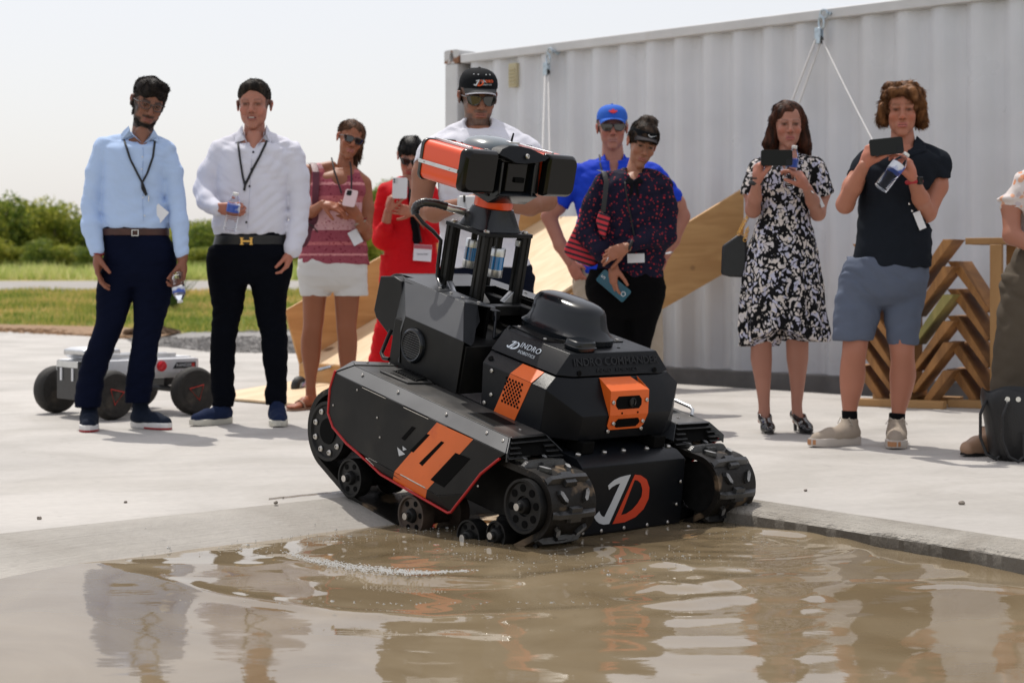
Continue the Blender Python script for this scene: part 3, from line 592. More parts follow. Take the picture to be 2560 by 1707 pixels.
for yy in (0.35, 0.9, WR - 0.05): mb = MB(); mb.prism([(xb0 + 0.1, bedz(xb0 + 0.1) - 0.022), (xb1, bedz(xb1) - 0.022), (xb1, bedz(xb1) - (0.11 if yy < 1 else .34)), (xb0 + 0.9, max(0.03, bedz(xb0 + .9) - (.11 if yy < 1 else .3))), (xb0 + 0.1, max(0.03, bedz(xb0 + .1) - 0.11))], 1, yy, yy + 0.04); mb.obj('joist', M_ply, pr)
mb = MB(); fx = on_side(724, 987, 0)[0]; mb.prism([(xb0 + 0.02, 0.085), (xb0 + 0.02, 0.060), (-0.62, 0.006), (-0.62, 0.020)], 1, -0.05, WR); mb.obj('entry_flap', M_bed, pr, 0.002)
M_tyre = mat('rubber_black', (0.018, 0.018, 0.018), 0.55, var=0.3, vs=30, bump=0.2)
wc = P(748, 944, 11.3)
cl = RI @ wc
mb = MB(); mb.lathe([(0.03, -0.025), (0.055, -0.025), (0.066, -0.012), (0.068, 0), (0.066, 0.012), (0.055, 0.025), (0.03, 0.025)], (cl.x, cl.y, 0.07), (0.25, 1, 0), 24); w_ = mb.obj('caster_wheel', M_tyre, pr, smooth=True)
mb = MB(); mb.lathe([(0.0, -0.03), (0.03, -0.03), (0.03, 0.03), (0, 0.03)], (cl.x, cl.y, 0.07), (0.25, 1, 0), 14); mb.obj('hub', M_zinc, w_)
mb = MB(); mb.tube([(cl.x, cl.y + 0.03, 0.07), (cl.x + 0.12, cl.y + 0.03, 0.17), (cl.x + 0.3, cl.y + 0.03, 0.2)], 0.012, 6); mb.obj('caster_fork', M_zinc, pr)

# ------------------------------------------------------------------ two wooden herringbone stands by the wall
M_deck = plymat('deck_board', (0.22, 0.10, 0.03), (0.38, 0.18, 0.055), (8, 1.2, 1.2)); M_post = plymat('post_timber', (0.30, 0.16, 0.055), (0.44, 0.25, 0.10), (1.2, 1.2, 0.6))
M_green = plymat('green_timber', (0.22, 0.20, 0.06), (0.34, 0.28, 0.09), (8, 1.2, 1.2))
def stand(name, px, gy, yaw, side_l, side_r, label, ztop, top_plank):
    Yd = F_PX * EYE / (gy - HOR); root = empty(name, ((px - CX) / F_PX * Yd, Yd, 0), yaw); tag(root, label, 'wooden stand', 'wooden herringbone stands')
    for y_ in (-0.165, 0.165): mb = MB(); mb.span((-0.035, y_ - 0.02, 0.086), (0.035, y_ + 0.02, ztop)); mb.obj('post', M_post, root, 0.003)
    for s_, levels in ((-1, side_l), (1, side_r)):
        for k, z in enumerate(levels):
            mb = MB(); L = 0.37; a = R(52)
            prof_ = [(0.05, 0.0), (0.05 + 0.02, -0.015), (0.05 + L * math.cos(a) + 0.03, L * math.sin(a)), (0.05 + L * math.cos(a) - 0.035, L * math.sin(a))]
            zr_ = z - L * math.sin(a)
            mb.prism([(s_ * x_, zr_ + z_) for x_, z_ in prof_], 1, -0.14, 0.14); mb.obj('slanted_board', M_green if (s_ == 1 and k == 2) else M_deck, root, 0.002)
    for y_ in (-0.2, 0.2): mb = MB(); mb.span((-0.27, y_ - 0.045, 0.0), (0.27, y_ + 0.045, 0.045)); mb.obj('foot_board', M_post, root, 0.003)
    mb = MB(); mb.span((-0.05, -0.24, 0.046), (0.05, 0.24, 0.085)); mb.obj('cross_foot', M_post, root, 0.003)
    if top_plank: mb = MB(); mb.span((-0.19, -0.16, ztop + 0.001), (0.19, 0.16, ztop + 0.04)); mb.obj('top_plank', M_post, root, 0.003)
    return root
zl = lambda py, gy: EYE - (py - HOR) * EYE / (gy - HOR)
stand('herringbone_stand', 2272, 1012, R(-28), [zl(p, 1012) for p in (610, 672, 734, 795, 853, 915)], [zl(p, 1012) for p in (600, 666, 735, 800, 852, 920)], 'wooden stand of slanted boards directly behind the curly-haired man', 1.0, False)
stand('herringbone_stand', 2512, 1016, R(-32), [zl(p, 1016) for p in (653, 723, 790, 858, 924)], [zl(p, 1016) for p in (660, 730, 800, 860, 930)], 'wooden stand of slanted boards with a flat top plank near the right edge', zl(612, 1016), True)

# ------------------------------------------------------------------ small four-wheeled rover at the left
rv = empty('wheeled_rover', (0, 0, 0)); RVY = 9.75
def rot_frame(p, yaw): return Matrix.Translation(p) @ Matrix.Rotation(yaw, 4, 'Z')
rc = P(345, 1040, RVY); rc.z = 0; rv.matrix_world = rot_frame(Vector((-2.2, 10.03, 0)), R(42))
tag(rv, 'low white four-wheeled rover robot parked behind the blue-shirted man', 'robot')
M_wht = mat('rover_white', (0.66, 0.67, 0.69), 0.35, var=0.04, vs=20, spec=0.5); M_blkp = mat('rover_black', (0.015, 0.015, 0.017), 0.4, var=0.2, vs=30)
M_tyr = mat('rover_tyre', (0.022, 0.020, 0.018), 0.75, var=0.3, vs=25, bump=0.6, bs=120, col2=(0.07, 0.058, 0.045), mixs=6, mixlo=0.55, mixhi=0.7); M_redl = mat('red_line', (0.5, 0.03, 0.02), 0.4)
M_alu = mat('brushed_aluminium', (0.62, 0.63, 0.64), 0.35, metal=0.9, var=0.08, vs=30)
mb = MB(); secs = []
for x, w, zb2, zt in ((-0.33, 0.18, 0.225, 0.30), (-0.29, 0.205, 0.205, 0.315), (0.34, 0.205, 0.205, 0.315), (0.37, 0.19, 0.225, 0.31)):
    secs.append([(x, -w, zb2 + .03), (x, -w + .03, zb2), (x, w - .03, zb2), (x, w, zb2 + .03), (x, w, zt), (x, -w, zt)])
mb.loft(secs); body = mb.obj('body', M_wht, rv, 0.006)
mb = MB(); mb.span((-0.27, -0.125, 0.3155), (0.36, 0.125, 0.322)); mb.obj('top_plate', M_wht, rv, 0.002)
for y_ in (-0.10, 0.0, 0.10): mb = MB(); mb.span((-0.22, y_ - 0.011, 0.3225), (0.27, y_ + 0.011, 0.342)); mb.obj('rail', M_alu, rv, 0.002)
mb = MB(); mb.span((-0.37, -0.16, 0.10), (-0.332, 0.10, 0.315)); fb = mb.obj('front_box', M_blkp, rv, 0.006)
for y_ in (-0.09, 0.04): mb = MB(); mb.span((-0.376, y_ - 0.009, 0.205), (-0.369, y_ + 0.009, 0.275)); mb.obj('lamp_slot', M_wht, fb)
mb = MB(); mb.span((-0.375, -0.15, 0.278), (-0.371, 0.09, 0.313)); mb.obj('connector_plate', M_alu, fb, 0.001)
mb = MB(); mb.loft([[(x, y, 0.325) for x, y in ((-0.30, -0.10), (-0.10, -0.10), (-0.10, 0.10), (-0.30, 0.10))], [(x, y, 0.345) for x, y in ((-0.32, -0.115), (-0.09, -0.115), (-0.09, 0.115), (-0.32, 0.115))], [(x, y, 0.372) for x, y in ((-0.32, -0.115), (-0.09, -0.115), (-0.09, 0.115), (-0.32, 0.115))], [(x, y, 0.385) for x, y in ((-0.29, -0.09), (-0.12, -0.09), (-0.12, 0.09), (-0.29, 0.09))]]); mb.obj('router', M_alu, rv, 0.005)
for a_ in (-0.06, 0.0, 0.05): mb = MB(); mb.tube([(-0.12, a_, 0.385), (-0.125 + a_ * .2, a_, 0.42)], 0.0035, 6); mb.obj('antenna', M_blkp, rv)
mb = MB(); mb.lathe([(0.03, 0), (0.03, 0.008), (0.024, 0.010), (0.024, 0.022), (0.0, 0.026)], (0.115, -0.206, 0.275), (0, -1, 0), 20); mb.obj('stop_button', mat('stop_red', (0.62, 0.02, 0.03), 0.25, coat=0.4), rv, smooth=True)
mb = MB(); mb.prism([(0.19, 0.258), (0.34, 0.258), (0.34, 0.292), (0.215, 0.292)], 1, -0.2075, -0.2052); nm = mb.obj('name_plate', M_blkp, rv)
text_obj('RANGER', 0.026, M_wht, nm, frame((0.262, -0.2085, 0.275), (1, 0, 0), (0, 0, 1)))
mb = MB(); mb.span((0.312, -0.2088, 0.264), (0.332, -0.2078, 0.286)); mb.obj('red_mark', M_redl, nm)
for (wx, wy, turn, tri) in ((-0.26, -0.315, 0.12, 0.3), (-0.26, 0.315, 0.12, 0), (0.26, -0.315, -0.08, 0.75), (0.26, 0.315, 0, 0)):
    sgn = -1 if wy < 0 else 1; w = empty('wheel', (wx, wy, 0.135), turn, rv); w.scale = (1.107,) * 3
    mb = MB(); mb.lathe([(0.075, -0.04), (0.105, -0.040), (0.117, -0.030), (0.122, -0.012), (0.122, 0.012), (0.117, 0.030), (0.105, 0.040), (0.075, 0.04)], (0, 0, 0), (0, 1, 0), 40); mb.obj('tyre', M_tyr, w, smooth=True)
    mb = MB(); mb.lathe([(0.0, 0.030), (0.05, 0.034), (0.072, 0.036), (0.078, 0.041), (0.076, -0.03), (0, -0.03)] if sgn > 0 else [(0, 0.03), (0.076, 0.03), (0.078, -0.041), (0.072, -0.036), (0.05, -0.034), (0, -0.030)], (0, 0, 0), (0, 1, 0), 36); mb.obj('rim', M_blkp, w, smooth=True)
    if sgn < 0:
        tr = [(0.047 * math.cos(tri + a), 0.047 * math.sin(tri + a)) for a in (0.0, 2.09, 4.19)]
        mb = MB(); mb.tube([(a, -0.0435, b_) for a, b_ in tr + tr[:2]], 0.0030, 6); mb.obj('red_triangle', M_redl, w)
for x_ in (-0.26, 0.26):
    mb = MB(); mb.tube([(x_, -0.28, 0.135), (x_, 0.28, 0.135)], 0.018, 8); mb.obj('axle', M_blkp, rv)
    mb = MB(); mb.span((x_ - .04, -0.06, 0.155), (x_ + .04, 0.06, 0.204)); mb.obj('axle_mount', M_blkp, rv)
# ------------------------------------------------------------------ the tracked robot, nose down on the ramp
ya, pa = R(42), R(13.2)
Fv = Vector((math.sin(ya) * math.cos(pa), -math.cos(ya) * math.cos(pa), -math.sin(pa))); Lv = Vector((math.cos(ya), math.sin(ya), -math.tan(R(0.3)))).normalized(); Uv = Fv.cross(Lv).normalized(); Lv = Uv.cross(Fv)
o0 = Vector((0, 0, EYE)) + (P(1300, 1266, 5.45) - Vector((0, 0, EYE))) * 1.03
RB = Matrix(((Fv.x, Lv.x, Uv.x, o0.x), (Fv.y, Lv.y, Uv.y, o0.y), (Fv.z, Lv.z, Uv.z, o0.z), (0, 0, 0, 1))) @ Matrix.Scale(1.03, 4)
rob = empty('tracked_robot'); rob.matrix_world = RB
tag(rob, 'big black and orange tracked robot driving nose down into the muddy water', 'robot')
M_bk = mat('black_powder_coat', (0.006, 0.007, 0.009), 0.36, var=0.25, vs=5, bump=0.12, bs=500, spec=0.2, rvar=0.07)
M_bk2 = mat('black_panel', (0.0105, 0.0105, 0.0105), 0.42, col2=(0.024, 0.022, 0.019), mixs=5, mixlo=0.52, mixhi=0.75, var=0.3, vs=6, spec=0.22, rvar=0.1, bump=0.05, bs=200)
M_top = mat('dusty_black_sheet', (0.035, 0.034, 0.033), 0.42, col2=(0.085, 0.078, 0.07), mixs=7, mixlo=0.42, mixhi=0.68, rvar=0.12, vs=9, spec=0.6)
M_gy = mat('dark_grey_sheet', (0.036, 0.039, 0.044), 0.34, var=0.15, vs=4, spec=0.6, rvar=0.08)
M_org = mat('orange_coat', (0.74, 0.125, 0.012), 0.5, var=0.04, vs=14, spec=0.5, bump=0.08, bs=400)
M_org2 = mat('orange_shell', (0.80, 0.075, 0.010), 0.28, spec=0.5, coat=0.3)
M_dec = mat('orange_decal', (0.72, 0.14, 0.02), 0.33, var=0.10, vs=5, spec=0.5, col2=(0.60, 0.10, 0.02), mixs=12, mixlo=0.6, mixhi=0.72)
M_void = mat('dark_opening', (0.003, 0.003, 0.003), 0.8, spec=0.1)
M_red = mat('red_rubber_trim', (0.42, 0.012, 0.012), 0.45)
M_rub = mat('track_rubber', (0.010, 0.0095, 0.009), 0.42, var=0.5, vs=14, bump=0.4, bs=90, spec=0.3, rvar=0.15)
M_mud = mat('track_rubber_muddy', (0.012, 0.0105, 0.009), 0.45, spec=0.25, col2=(0.15, 0.105, 0.065), mixs=9, mixlo=0.56, mixhi=0.64, bump=0.4, bs=80, rvar=0.15, vs=10)
M_lug = mat('lug_rubber', (0.014, 0.0145, 0.015), 0.30, var=0.4, vs=30, spec=0.8, bump=0.3, bs=120)
M_worn = mat('worn_gloss_lug_top', (0.24, 0.24, 0.24), 0.45, var=0.6, vs=40)  # stud tops worn pale, their gloss also put into the colour
M_stl = mat('screw_steel', (0.55, 0.53, 0.50), 0.3, metal=1.0, var=0.2, vs=50)
M_whl = mat('wheel_black', (0.009, 0.009, 0.009), 0.42, var=0.4, vs=18, rvar=0.1, spec=0.25); M_brn = mat('wheel_brown', (0.055, 0.038, 0.028), 0.5, var=0.4, vs=22, rvar=0.12)
M_glo = mat('gloss_black', (0.006, 0.006, 0.006), 0.12, spec=0.3)
M_sem = mat('satin_black_plastic', (0.007, 0.009, 0.012), 0.22, spec=0.4, coat=0.1)
M_let = mat('white_print', (0.62, 0.68, 0.75), 0.4); M_lg = mat('logo_white', (0.50, 0.52, 0.54), 0.4); M_lr = mat('logo_red', (0.55, 0.045, 0.012), 0.35)
W2 = 1.026
def poly3(name, pts, t, m, parent=rob, bevel=0.0012, ref=None):
    """flat sheet through pts, thickness t laid behind it (away from ref normal)"""
    pts = [Vector(p) for p in pts]; n_ = Vector((0, 0, 0))
    for i in range(len(pts)): n_ += pts[i].cross(pts[(i + 1) % len(pts)])
    n_.normalize()
    if ref is not None and n_.dot(Vector(ref)) < 0: n_ = -n_; pts = pts[::-1]
    mb = MB(); mb.loft([pts, [p - n_ * t for p in pts]]); return mb.obj(name, m, parent, bevel)
def proud(pts, d, ref):
    pts = [Vector(p) for p in pts]; n_ = Vector((0, 0, 0))
    for i in range(len(pts)): n_ += pts[i].cross(pts[(i + 1) % len(pts)])
    n_.normalize()
    if n_.dot(Vector(ref)) < 0: n_ = -n_
    return [p + n_ * d for p in pts]
screw_me = MB().lathe([(0.0, 0.0), (0.0062, 0.0), (0.0062, 0.002), (0.0045, 0.0042), (0.0028, 0.0045), (0.0026, 0.002), (0.0, 0.002)], (0, 0, 0), (0, 0, 1), 12).mesh('screw', M_stl)
def screw(p, nrm, parent=rob, s=1.0):
    q_ = Vector(nrm).to_track_quat('Z', 'Y'); o = link_mesh('screw', screw_me, parent, Matrix.LocRotScale(Vector(p), q_, Vector((s, s, s)))); return o
hole_me = MB().cyl((0, 0, 0), (0, 0, 0.0008), 1, 14).mesh('hole', M_void)
def hole(p, nrm, r_, parent=rob):
    q_ = Vector(nrm).to_track_quat('Z', 'Y'); return link_mesh('hole', hole_me, parent, Matrix.LocRotScale(Vector(p), q_, Vector((r_, r_, 1))))

# --- tracks
WHE = [(-1.031, -0.075, 0.150), (-0.866, -0.193, 0.088), (-0.516, -0.209, 0.088), (-0.222, -0.18, 0.077), (-0.097, -0.128, 0.066), (0, 0, 0.108)]
pts = [(x + r_ * math.cos(a), z + r_ * math.sin(a)) for x, z, r_ in WHE for a in np.linspace(0, 2 * math.pi, 72, endpoint=False)]
pts = sorted(set(pts))
def half(ps):
    h = []
    for p in ps:
        while len(h) >= 2 and (h[-1][0] - h[-2][0]) * (p[1] - h[-2][1]) - (h[-1][1] - h[-2][1]) * (p[0] - h[-2][0]) <= 0: h.pop()
        h.append(p)
    return h[:-1]
hull = half(pts) + half(pts[::-1]); hp = np.array(hull + [hull[0]]); seg_ = np.hypot(*np.diff(hp, axis=0).T); cum = np.concatenate([[0], np.cumsum(seg_)]); LT = cum[-1]
def at(s_):
    s_ = s_ % LT; x = np.interp(s_, cum, hp[:, 0]); z = np.interp(s_, cum, hp[:, 1]); e_ = 0.012
    a = [np.interp((s_ + e_) % LT, cum, hp[:, k]) - np.interp((s_ - e_) % LT, cum, hp[:, k]) for k in (0, 1)]; L_ = math.hypot(*a); t = (a[0] / L_, a[1] / L_)
    return (x, z), t, (t[1], -t[0])                   # point, tangent, outward normal
NB = 26; TW = 0.190
barmb = MB()                                          # one tread bar: x along the track, y across, z outward
barmb.loft([[(-0.013, y, 0), (0.013, y, 0), (0.007, y, h), (-0.007, y, h)] for y, h in ((0.004, 0.004), (0.02, 0.017), (0.08, 0.020), (TW - 0.08, 0.020), (TW - 0.02, 0.017), (TW - 0.004, 0.004))])
bar_me = barmb.mesh('tread_bar', M_lug)
padmb = MB(); padmb.loft([[(-0.026, TW / 2 - 0.026, 0.0), (0.026, TW / 2 - 0.026, 0.0), (0.026, TW / 2 + 0.026, 0.0), (-0.026, TW / 2 + 0.026, 0.0)], [(-0.022, TW / 2 - 0.022, 0.014), (0.022, TW / 2 - 0.022, 0.014), (0.022, TW / 2 + 0.022, 0.014), (-0.022, TW / 2 + 0.022, 0.014)]]); pad_me = padmb.mesh('tread_pad', M_lug)
def stud_mesh(sg):
    mb = MB(); c, s_ = math.cos(sg * 0.5), math.sin(sg * 0.5)
    base_ = [(-0.022, 0), (-0.012, 0.008), (0.018, 0.007), (0.024, 0), (0.016, -0.007), (-0.012, -0.008)]
    mk = lambda k, z: [(a * k * c - b_ * k * s_, a * k * s_ + b_ * k * c, z) for a, b_ in base_]
    mb.cur = 0; mb.loft([mk(1.15, 0), mk(0.95, 0.013)], cap=False); mb.cur = 1; mb.add(mk(0.95, 0.013), [tuple(range(6))]); me = mb.mesh('tread_stud', [M_lug, M_worn]); return me
studs = [stud_mesh(1), stud_mesh(-1)]
def track(far):
    y0 = 0.034 if not far else W2 - 0.034 - TW; tr = empty('track', (0, 0, 0), 0, rob); n_ = 260; rings = []
    for i in range(n_ + 1):
        (x, z), t, nn = at(LT * i / n_)
        rings.append([(x, y0, z), (x, y0 + TW, z), (x - nn[0] * 0.020, y0 + TW, z - nn[1] * 0.020), (x - nn[0] * 0.020, y0, z - nn[1] * 0.020)])
    mb = MB(); mb.loft(rings, cap=False); mb.obj('belt', M_mud, tr)
    for k in range(NB):
        for half_, what in ((0, 'bar'), (0.5, 'stud')):
            (x, z), t, nn = at(LT * (k + half_) / NB + 0.03)
            M_ = Matrix(((t[0], 0, nn[0], x), (0, 1, 0, y0), (t[1], 0, nn[1], z), (0, 0, 0, 1)))
            if M_.to_3x3().determinant() < 0: M_ = Matrix(((-t[0], 0, nn[0], x), (0, 1, 0, y0), (-t[1], 0, nn[1], z), (0, 0, 0, 1)))
            if what == 'bar': link_mesh('tread_bar', bar_me, tr, M_); link_mesh('tread_pad', pad_me, tr, M_)
            else:
                for q_, yy in ((0, 0.045), (1, TW - 0.045)): link_mesh('tread_stud', studs[q_], tr, M_ @ Matrix.Translation((0, yy, 0)))
    return tr
track(False); track(True)
def wheel(x, z, r_, far, kind, m):
    s_ = 1 if not far else -1; y0 = 0.012 if not far else W2 - 0.012; w = empty('drive_wheel' if kind == 'drive' else ('idler_wheel' if kind == 'idler' else 'road_wheel'), (x, y0, z), 0, rob)
    if far: w.rotation_euler = (0, 0, math.pi)
    mb = MB(); pr2 = [(0.0, 0.012), (r_ * 0.35, 0.012), (r_ * 0.38, 0.004), (r_ * 0.85, 0.004), (r_ * 0.90, -0.003), (r_, -0.003), (r_, 0.045), (r_ * 0.55, 0.06), (r_ * .5, 0.15), (r_, 0.16), (r_, 0.20), (0, 0.20)]
    mb.lathe([(a, b_) for a, b_ in pr2], (0, 0, 0), (0, 1, 0), 44); mb.obj('rim', m, w, smooth=True)
    if kind == 'drive':
        mb = MB(); mb.lathe([(0, -0.001), (r_ * 0.42, -0.001), (r_ * 0.44, 0.003), (r_ * 0.1, 0.0)], (0, 0, 0), (0, 1, 0), 30); mb.obj('bore', M_void, w, smooth=True)
        for k in range(9): a = 2 * math.pi * k / 9 + 0.2; screw((r_ * 0.72 * math.cos(a), 0.003, r_ * 0.72 * math.sin(a)), (0, -1, 0), w, 1.75)
    else:
        for k in range(6 if kind == 'road' else 8):
            a = 2 * math.pi * k / (6 if kind == 'road' else 8) + 0.3; hole((r_ * 0.66 * math.cos(a), 0.003, r_ * 0.66 * math.sin(a)), (0, -1, 0), r_ * 0.145, w)
        mb = MB(); mb.lathe([(0, -0.028), (0.009, -0.028), (0.012, -0.024), (0.013, -0.012), (0.020, -0.010), (0.024, 0.0), (0.026, 0.012)], (0, 0, 0), (0, 1, 0), 22); hb = mb.obj('hub', M_whl, w, smooth=True)
        mb = MB(); mb.lathe([(0.0075, -0.0285), (0.0115, -0.0285), (0.0122, -0.022), (0.0115, -0.016)], (0, 0, 0), (0, 1, 0), 20); mb.obj('snap_ring', M_stl, w, smooth=True)
for far in (False, True):
    wheel(-1.031, -0.075, 0.105, far, 'drive', M_whl); wheel(-0.866, -0.193, 0.066, far, 'road', M_whl); wheel(-0.516, -0.209, 0.067, far, 'road', M_brn)
    wheel(-0.222, -0.18, 0.056, far, 'road', M_whl); wheel(-0.097, -0.128, 0.045, far, 'road', M_whl); wheel(0, 0, 0.085, far, 'idler', M_whl)
# side frames between wheels
for y_ in (0.16, W2 - 0.21):
    mb = MB(); mb.prism([(-0.95, 0.04), (-0.10, 0.06), (0.02, 0.02), (-0.08, -0.08), (-0.25, -0.13), (-0.80, -0.14), (-0.98, -0.05)], 1, y_, y_ + 0.05); mb.obj('side_frame', M_void if False else M_whl, rob, 0.003)

# --- hull
mb = MB(); A = [(-0.062, 0.277, 0.1165), (-0.024, 0.270, 0.096), (-0.004, 0.262, -0.125), (-0.03, 0.27, -0.165), (-1.0, 0.24, -0.15), (-1.02, 0.24, 0.05), (-0.9, 0.26, 0.118)]
mb.loft([[(x, y, z) for x, y, z in A], [(x, W2 - y, z) for x, y, z in A]]); hullo = mb.obj('hull', M_bk, rob, 0.0025)
for y_ in (0.305, 0.424, 0.513, 0.624, 0.73): screw((-0.088, y_, 0.1175), (0, 0, 1), hullo, 1.7)
for y_ in (0.30, 0.385, 0.49, 0.60, 0.70): screw((-0.0045, y_, -0.118), (1, 0, 0.1), hullo, 1.0)
for p in ((-0.01, 0.29, 0.02), (-0.01, 0.735, 0.02), (-0.01, 0.29, -0.06), (-0.01, 0.735, -0.06)): screw(p, (1, 0, 0), hullo, 1.0)
hx = lambda z: -0.024 + (0.096 - z) / (0.096 + 0.125) * 0.020 + 0.0012
J = [(.496, .059), (.474, .0575), (.446, .054), (.422, .047), (.406, .038), (.395, .030), (.401, .016), (.415, .025), (.432, .031), (.451, .034), (.420, -.025), (.393, -.073), (.385, -.071), (.375, -.064), (.366, -.052), (.345, -.069), (.356, -.082), (.372, -.092), (.393, -.098), (.418, -.098)]
mb = MB(); mb.loft([[(hx(z), y, z) for y, z in J], [(hx(z) - 0.0025, y, z) for y, z in J]]); lj = mb.obj('logo_stroke', M_lg, hullo)
Do = [(.516, .058), (.545, .053), (.575, .037), (.592, .008), (.594, -.028), (.575, -.062), (.540, -.086), (.49, -.099), (.435, -.1)]; Di = [(.517, .040), (.532, .037), (.548, .026), (.559, .004), (.558, -.018), (.543, -.040), (.520, -.059), (.492, -.071), (.470, -.073)]
mb = MB(); k_ = len(Do); vs = [(hx(z), y, z) for y, z in Do] + [(hx(z), y, z) for y, z in Di]; vs += [(x - 0.0025, y, z) for x, y, z in vs]
mb.add(vs, [(i, (i + 1) % k_, k_ + (i + 1) % k_, k_ + i) for i in range(k_)] + [(i, (i + 1) % k_, 2 * k_ + (i + 1) % k_, 2 * k_ + i) for i in range(k_)]); mb.obj('logo_letter', M_lr, hullo)
for y_ in (0.345, 0.682): mb = MB(); mb.span((-0.16, y_ - 0.028, 0.118), (-0.085, y_ + 0.028, 0.158)); mb.obj('box_foot', M_void, rob, 0.003)

# --- fenders with side skirt, louvre, vent
def fender(far):
    Yf = (lambda y: W2 - y) if far else (lambda y: y); sy = 1 if far else -1; f = empty('fender', (0, 0, 0), 0, rob)
    q3_ = lambda ps: [(x, Yf(y), z) for x, y, z in ps]
    out = [(-1.018, .141), (-1.032, .083), (-1.023, -.005), (-.985, -.043), (-.895, -.072), (-.835, -.083), (-.775, -.087), (-.385, -.092), (-.26, -.047), (-.199, .042), (-.134, .109), (-.103, .137)]
    poly3('side_skirt', q3_([(x, -0.002, z) for x, z in out]), 0.004, M_bk2, f, 0.001, (0, sy, 0))
    poly3('skirt_flange', q3_([(-.79, -0.002, -.089), (-.385, -0.002, -.094), (-.325, 0.012, -.132), (-.70, 0.012, -.123)]), 0.003, M_bk2, f, 0.001, (0, sy, 0))
    poly3('skirt_corner', q3_([(-.385, -0.002, -.094), (-.262, -0.002, -.049), (-.325, 0.011, -.131)]), 0.003, M_bk2, f, 0.001, (0, sy, 0))
    poly3('bevel_panel', q3_([(-1.018, 0.0, .142), (-.103, 0.0, .139), (-.143, .042, .176), (-.98, .05, .176)]), 0.003, M_gy, f, 0.001, (0, sy, 1))
    poly3('top_sheet', q3_([(-.98, .053, .1765), (-.143, .045, .1765), (-.148, .205, .1765), (-.50, .205, .1765), (-.945, .238, .1765)]), 0.003, M_top, f, 0.001, (0, 0, 1))
    poly3('inner_bevel', q3_([(-.945, .240, .175), (-.50, .207, .175), (-.148, .207, .175), (-.106, .252, .130), (-.9, .262, .125)]), 0.003, M_gy, f, 0.001, (0, -sy, 1))
    poly3('rear_cap', q3_([(-1.022, -0.003, .145), (-1.028, .075, .180), (-.984, .052, .180)]), 0.004, M_gy, f, 0.001, (0, 0, 1))
    poly3('rear_strip', q3_([(-1.028, .075, .180), (-.985, .245, .180), (-.945, .24, .180), (-.983, .056, .180)]), 0.004, M_top, f, 0.001, (0, 0, 1))
    poly3('rear_face', q3_([(-1.024, 0.0, .143), (-1.030, .076, .178), (-.99, .245, .178), (-1.02, .255, .05), (-1.035, 0.0, .05)]), 0.003, M_bk2, f, 0.001, (-1, 0, 0))
    # louvred nose
    up = [(-.142, .044, .1745), (-.149, .207, .1745)]; lo = [(-.100, .002, .122), (-.102, .254, .118)]
    for k in range(5):
        t = k / 4; a = Vector(up[0]).lerp(Vector(lo[0]), t); b_ = Vector(up[1]).lerp(Vector(lo[1]), t)
        spans = [(0.03, 0.97)] if k < 2 else [(0.03, 0.20 + 0.02 * k), (0.80 - 0.02 * k, 0.97)]
        for u0, u1 in spans:
            p0, p1 = a.lerp(b_, u0), a.lerp(b_, u1); mb = MB(); pp = [(-0.004, -0.003), (0.007, -0.003), (0.009, 0.001), (-0.003, 0.003)]
            mb.loft([[(p.x + dx, Yf(p.y), p.z + dz) for dx, dz in pp] for p in (p0, p1)]); mb.obj('louvre_rib', M_lug, f, 0.001)
    poly3('nose_back', q3_([(-.150, .045, .172), (-.155, .205, .172), (-.118, .254, .118), (-.118, .002, .122)]), 0.003, M_void, f, 0, (1, 0, 0))
    poly3('nose_cheek', q3_([(-.101, 0.001, .139), (-.1415, .043, .1758), (-.140, .046, .160), (-.096, .006, .112), (-.097, 0.001, .112)]), 0.004, M_gy, f, 0.0008, (0, sy, 0))
    # red rubber edge
    tr_ = [(-1.018, .150), (-1.033, .083), (-1.024, -.005), (-.985, -.045), (-.895, -.077), (-.835, -.088), (-.78, -.106), (-.70, -.125), (-.55, -.130), (-.40, -.134), (-.335, -.136), (-.318, -.128), (-.289, -.095), (-.256, -.047), (-.197, .042), (-.132, .107), (-.122, .116)]
    mb = MB(); mb.tube([(x, Yf(-0.002 if z > -.1 else 0.008), z) for x, z in tr_], 0.0046, 8); mb.obj('rubber_edge', M_red, f, smooth=True)
    # printed orange band, then openings
    rr = (0, sy, 0)
    dec = poly3('orange_band', q3_([(-.443, -.0028, .136), (-.257, -.0028, .137), (-.438, -.0028, -.0905), (-.618, -.0028, -.0885)]), 0.0006, M_dec, f, 0, rr)
    poly3('orange_band', q3_([(-.618, -.0026, -.0905), (-.440, -.0026, -.0925), (-.457, .0114, -.1285), (-.636, .0112, -.1240)]), 0.0006, M_dec, f, 0, rr)
    for s_ in ([(-.563, .086), (-.544, .087), (-.590, .029), (-.608, .031)], [(-.484, .085), (-.467, .087), (-.536, .005), (-.555, .005)], [(-.407, .084), (-.391, .085), (-.481, -.024), (-.499, -.020)], [(-.330, .069), (-.256, .073), (-.360, -.057), (-.430, -.054)]):
        poly3('slot', q3_([(x, -.0036, z) for x, z in s_]), 0.0008, M_void, f, 0, rr)
    for (a0, a1, z) in ((-.855, -.721, .145), (-.622, -.488, .1435), (-.39, -.26, .142)):
        poly3('slit', q3_([(a0, -.0026, z - .003), (a1, -.0026, z - .003), (a1, -.0026, z - .0075), (a0, -.0026, z - .0075)]), 0.0004, M_void, f, 0, rr)
        poly3('slit_edge', q3_([(a0, -.0026, z - .0076), (a1, -.0026, z - .0076), (a1, -.0026, z - .0100), (a0, -.0026, z - .0100)]), 0.0004, M_stl, f, 0, rr)
    poly3('slit_edge', q3_([(-.585, -.0030, -.0850), (-.45, -.0030, -.0870), (-.45, -.0030, -.0905), (-.585, -.0030, -.0885)]), 0.0004, M_stl, f, 0, rr)
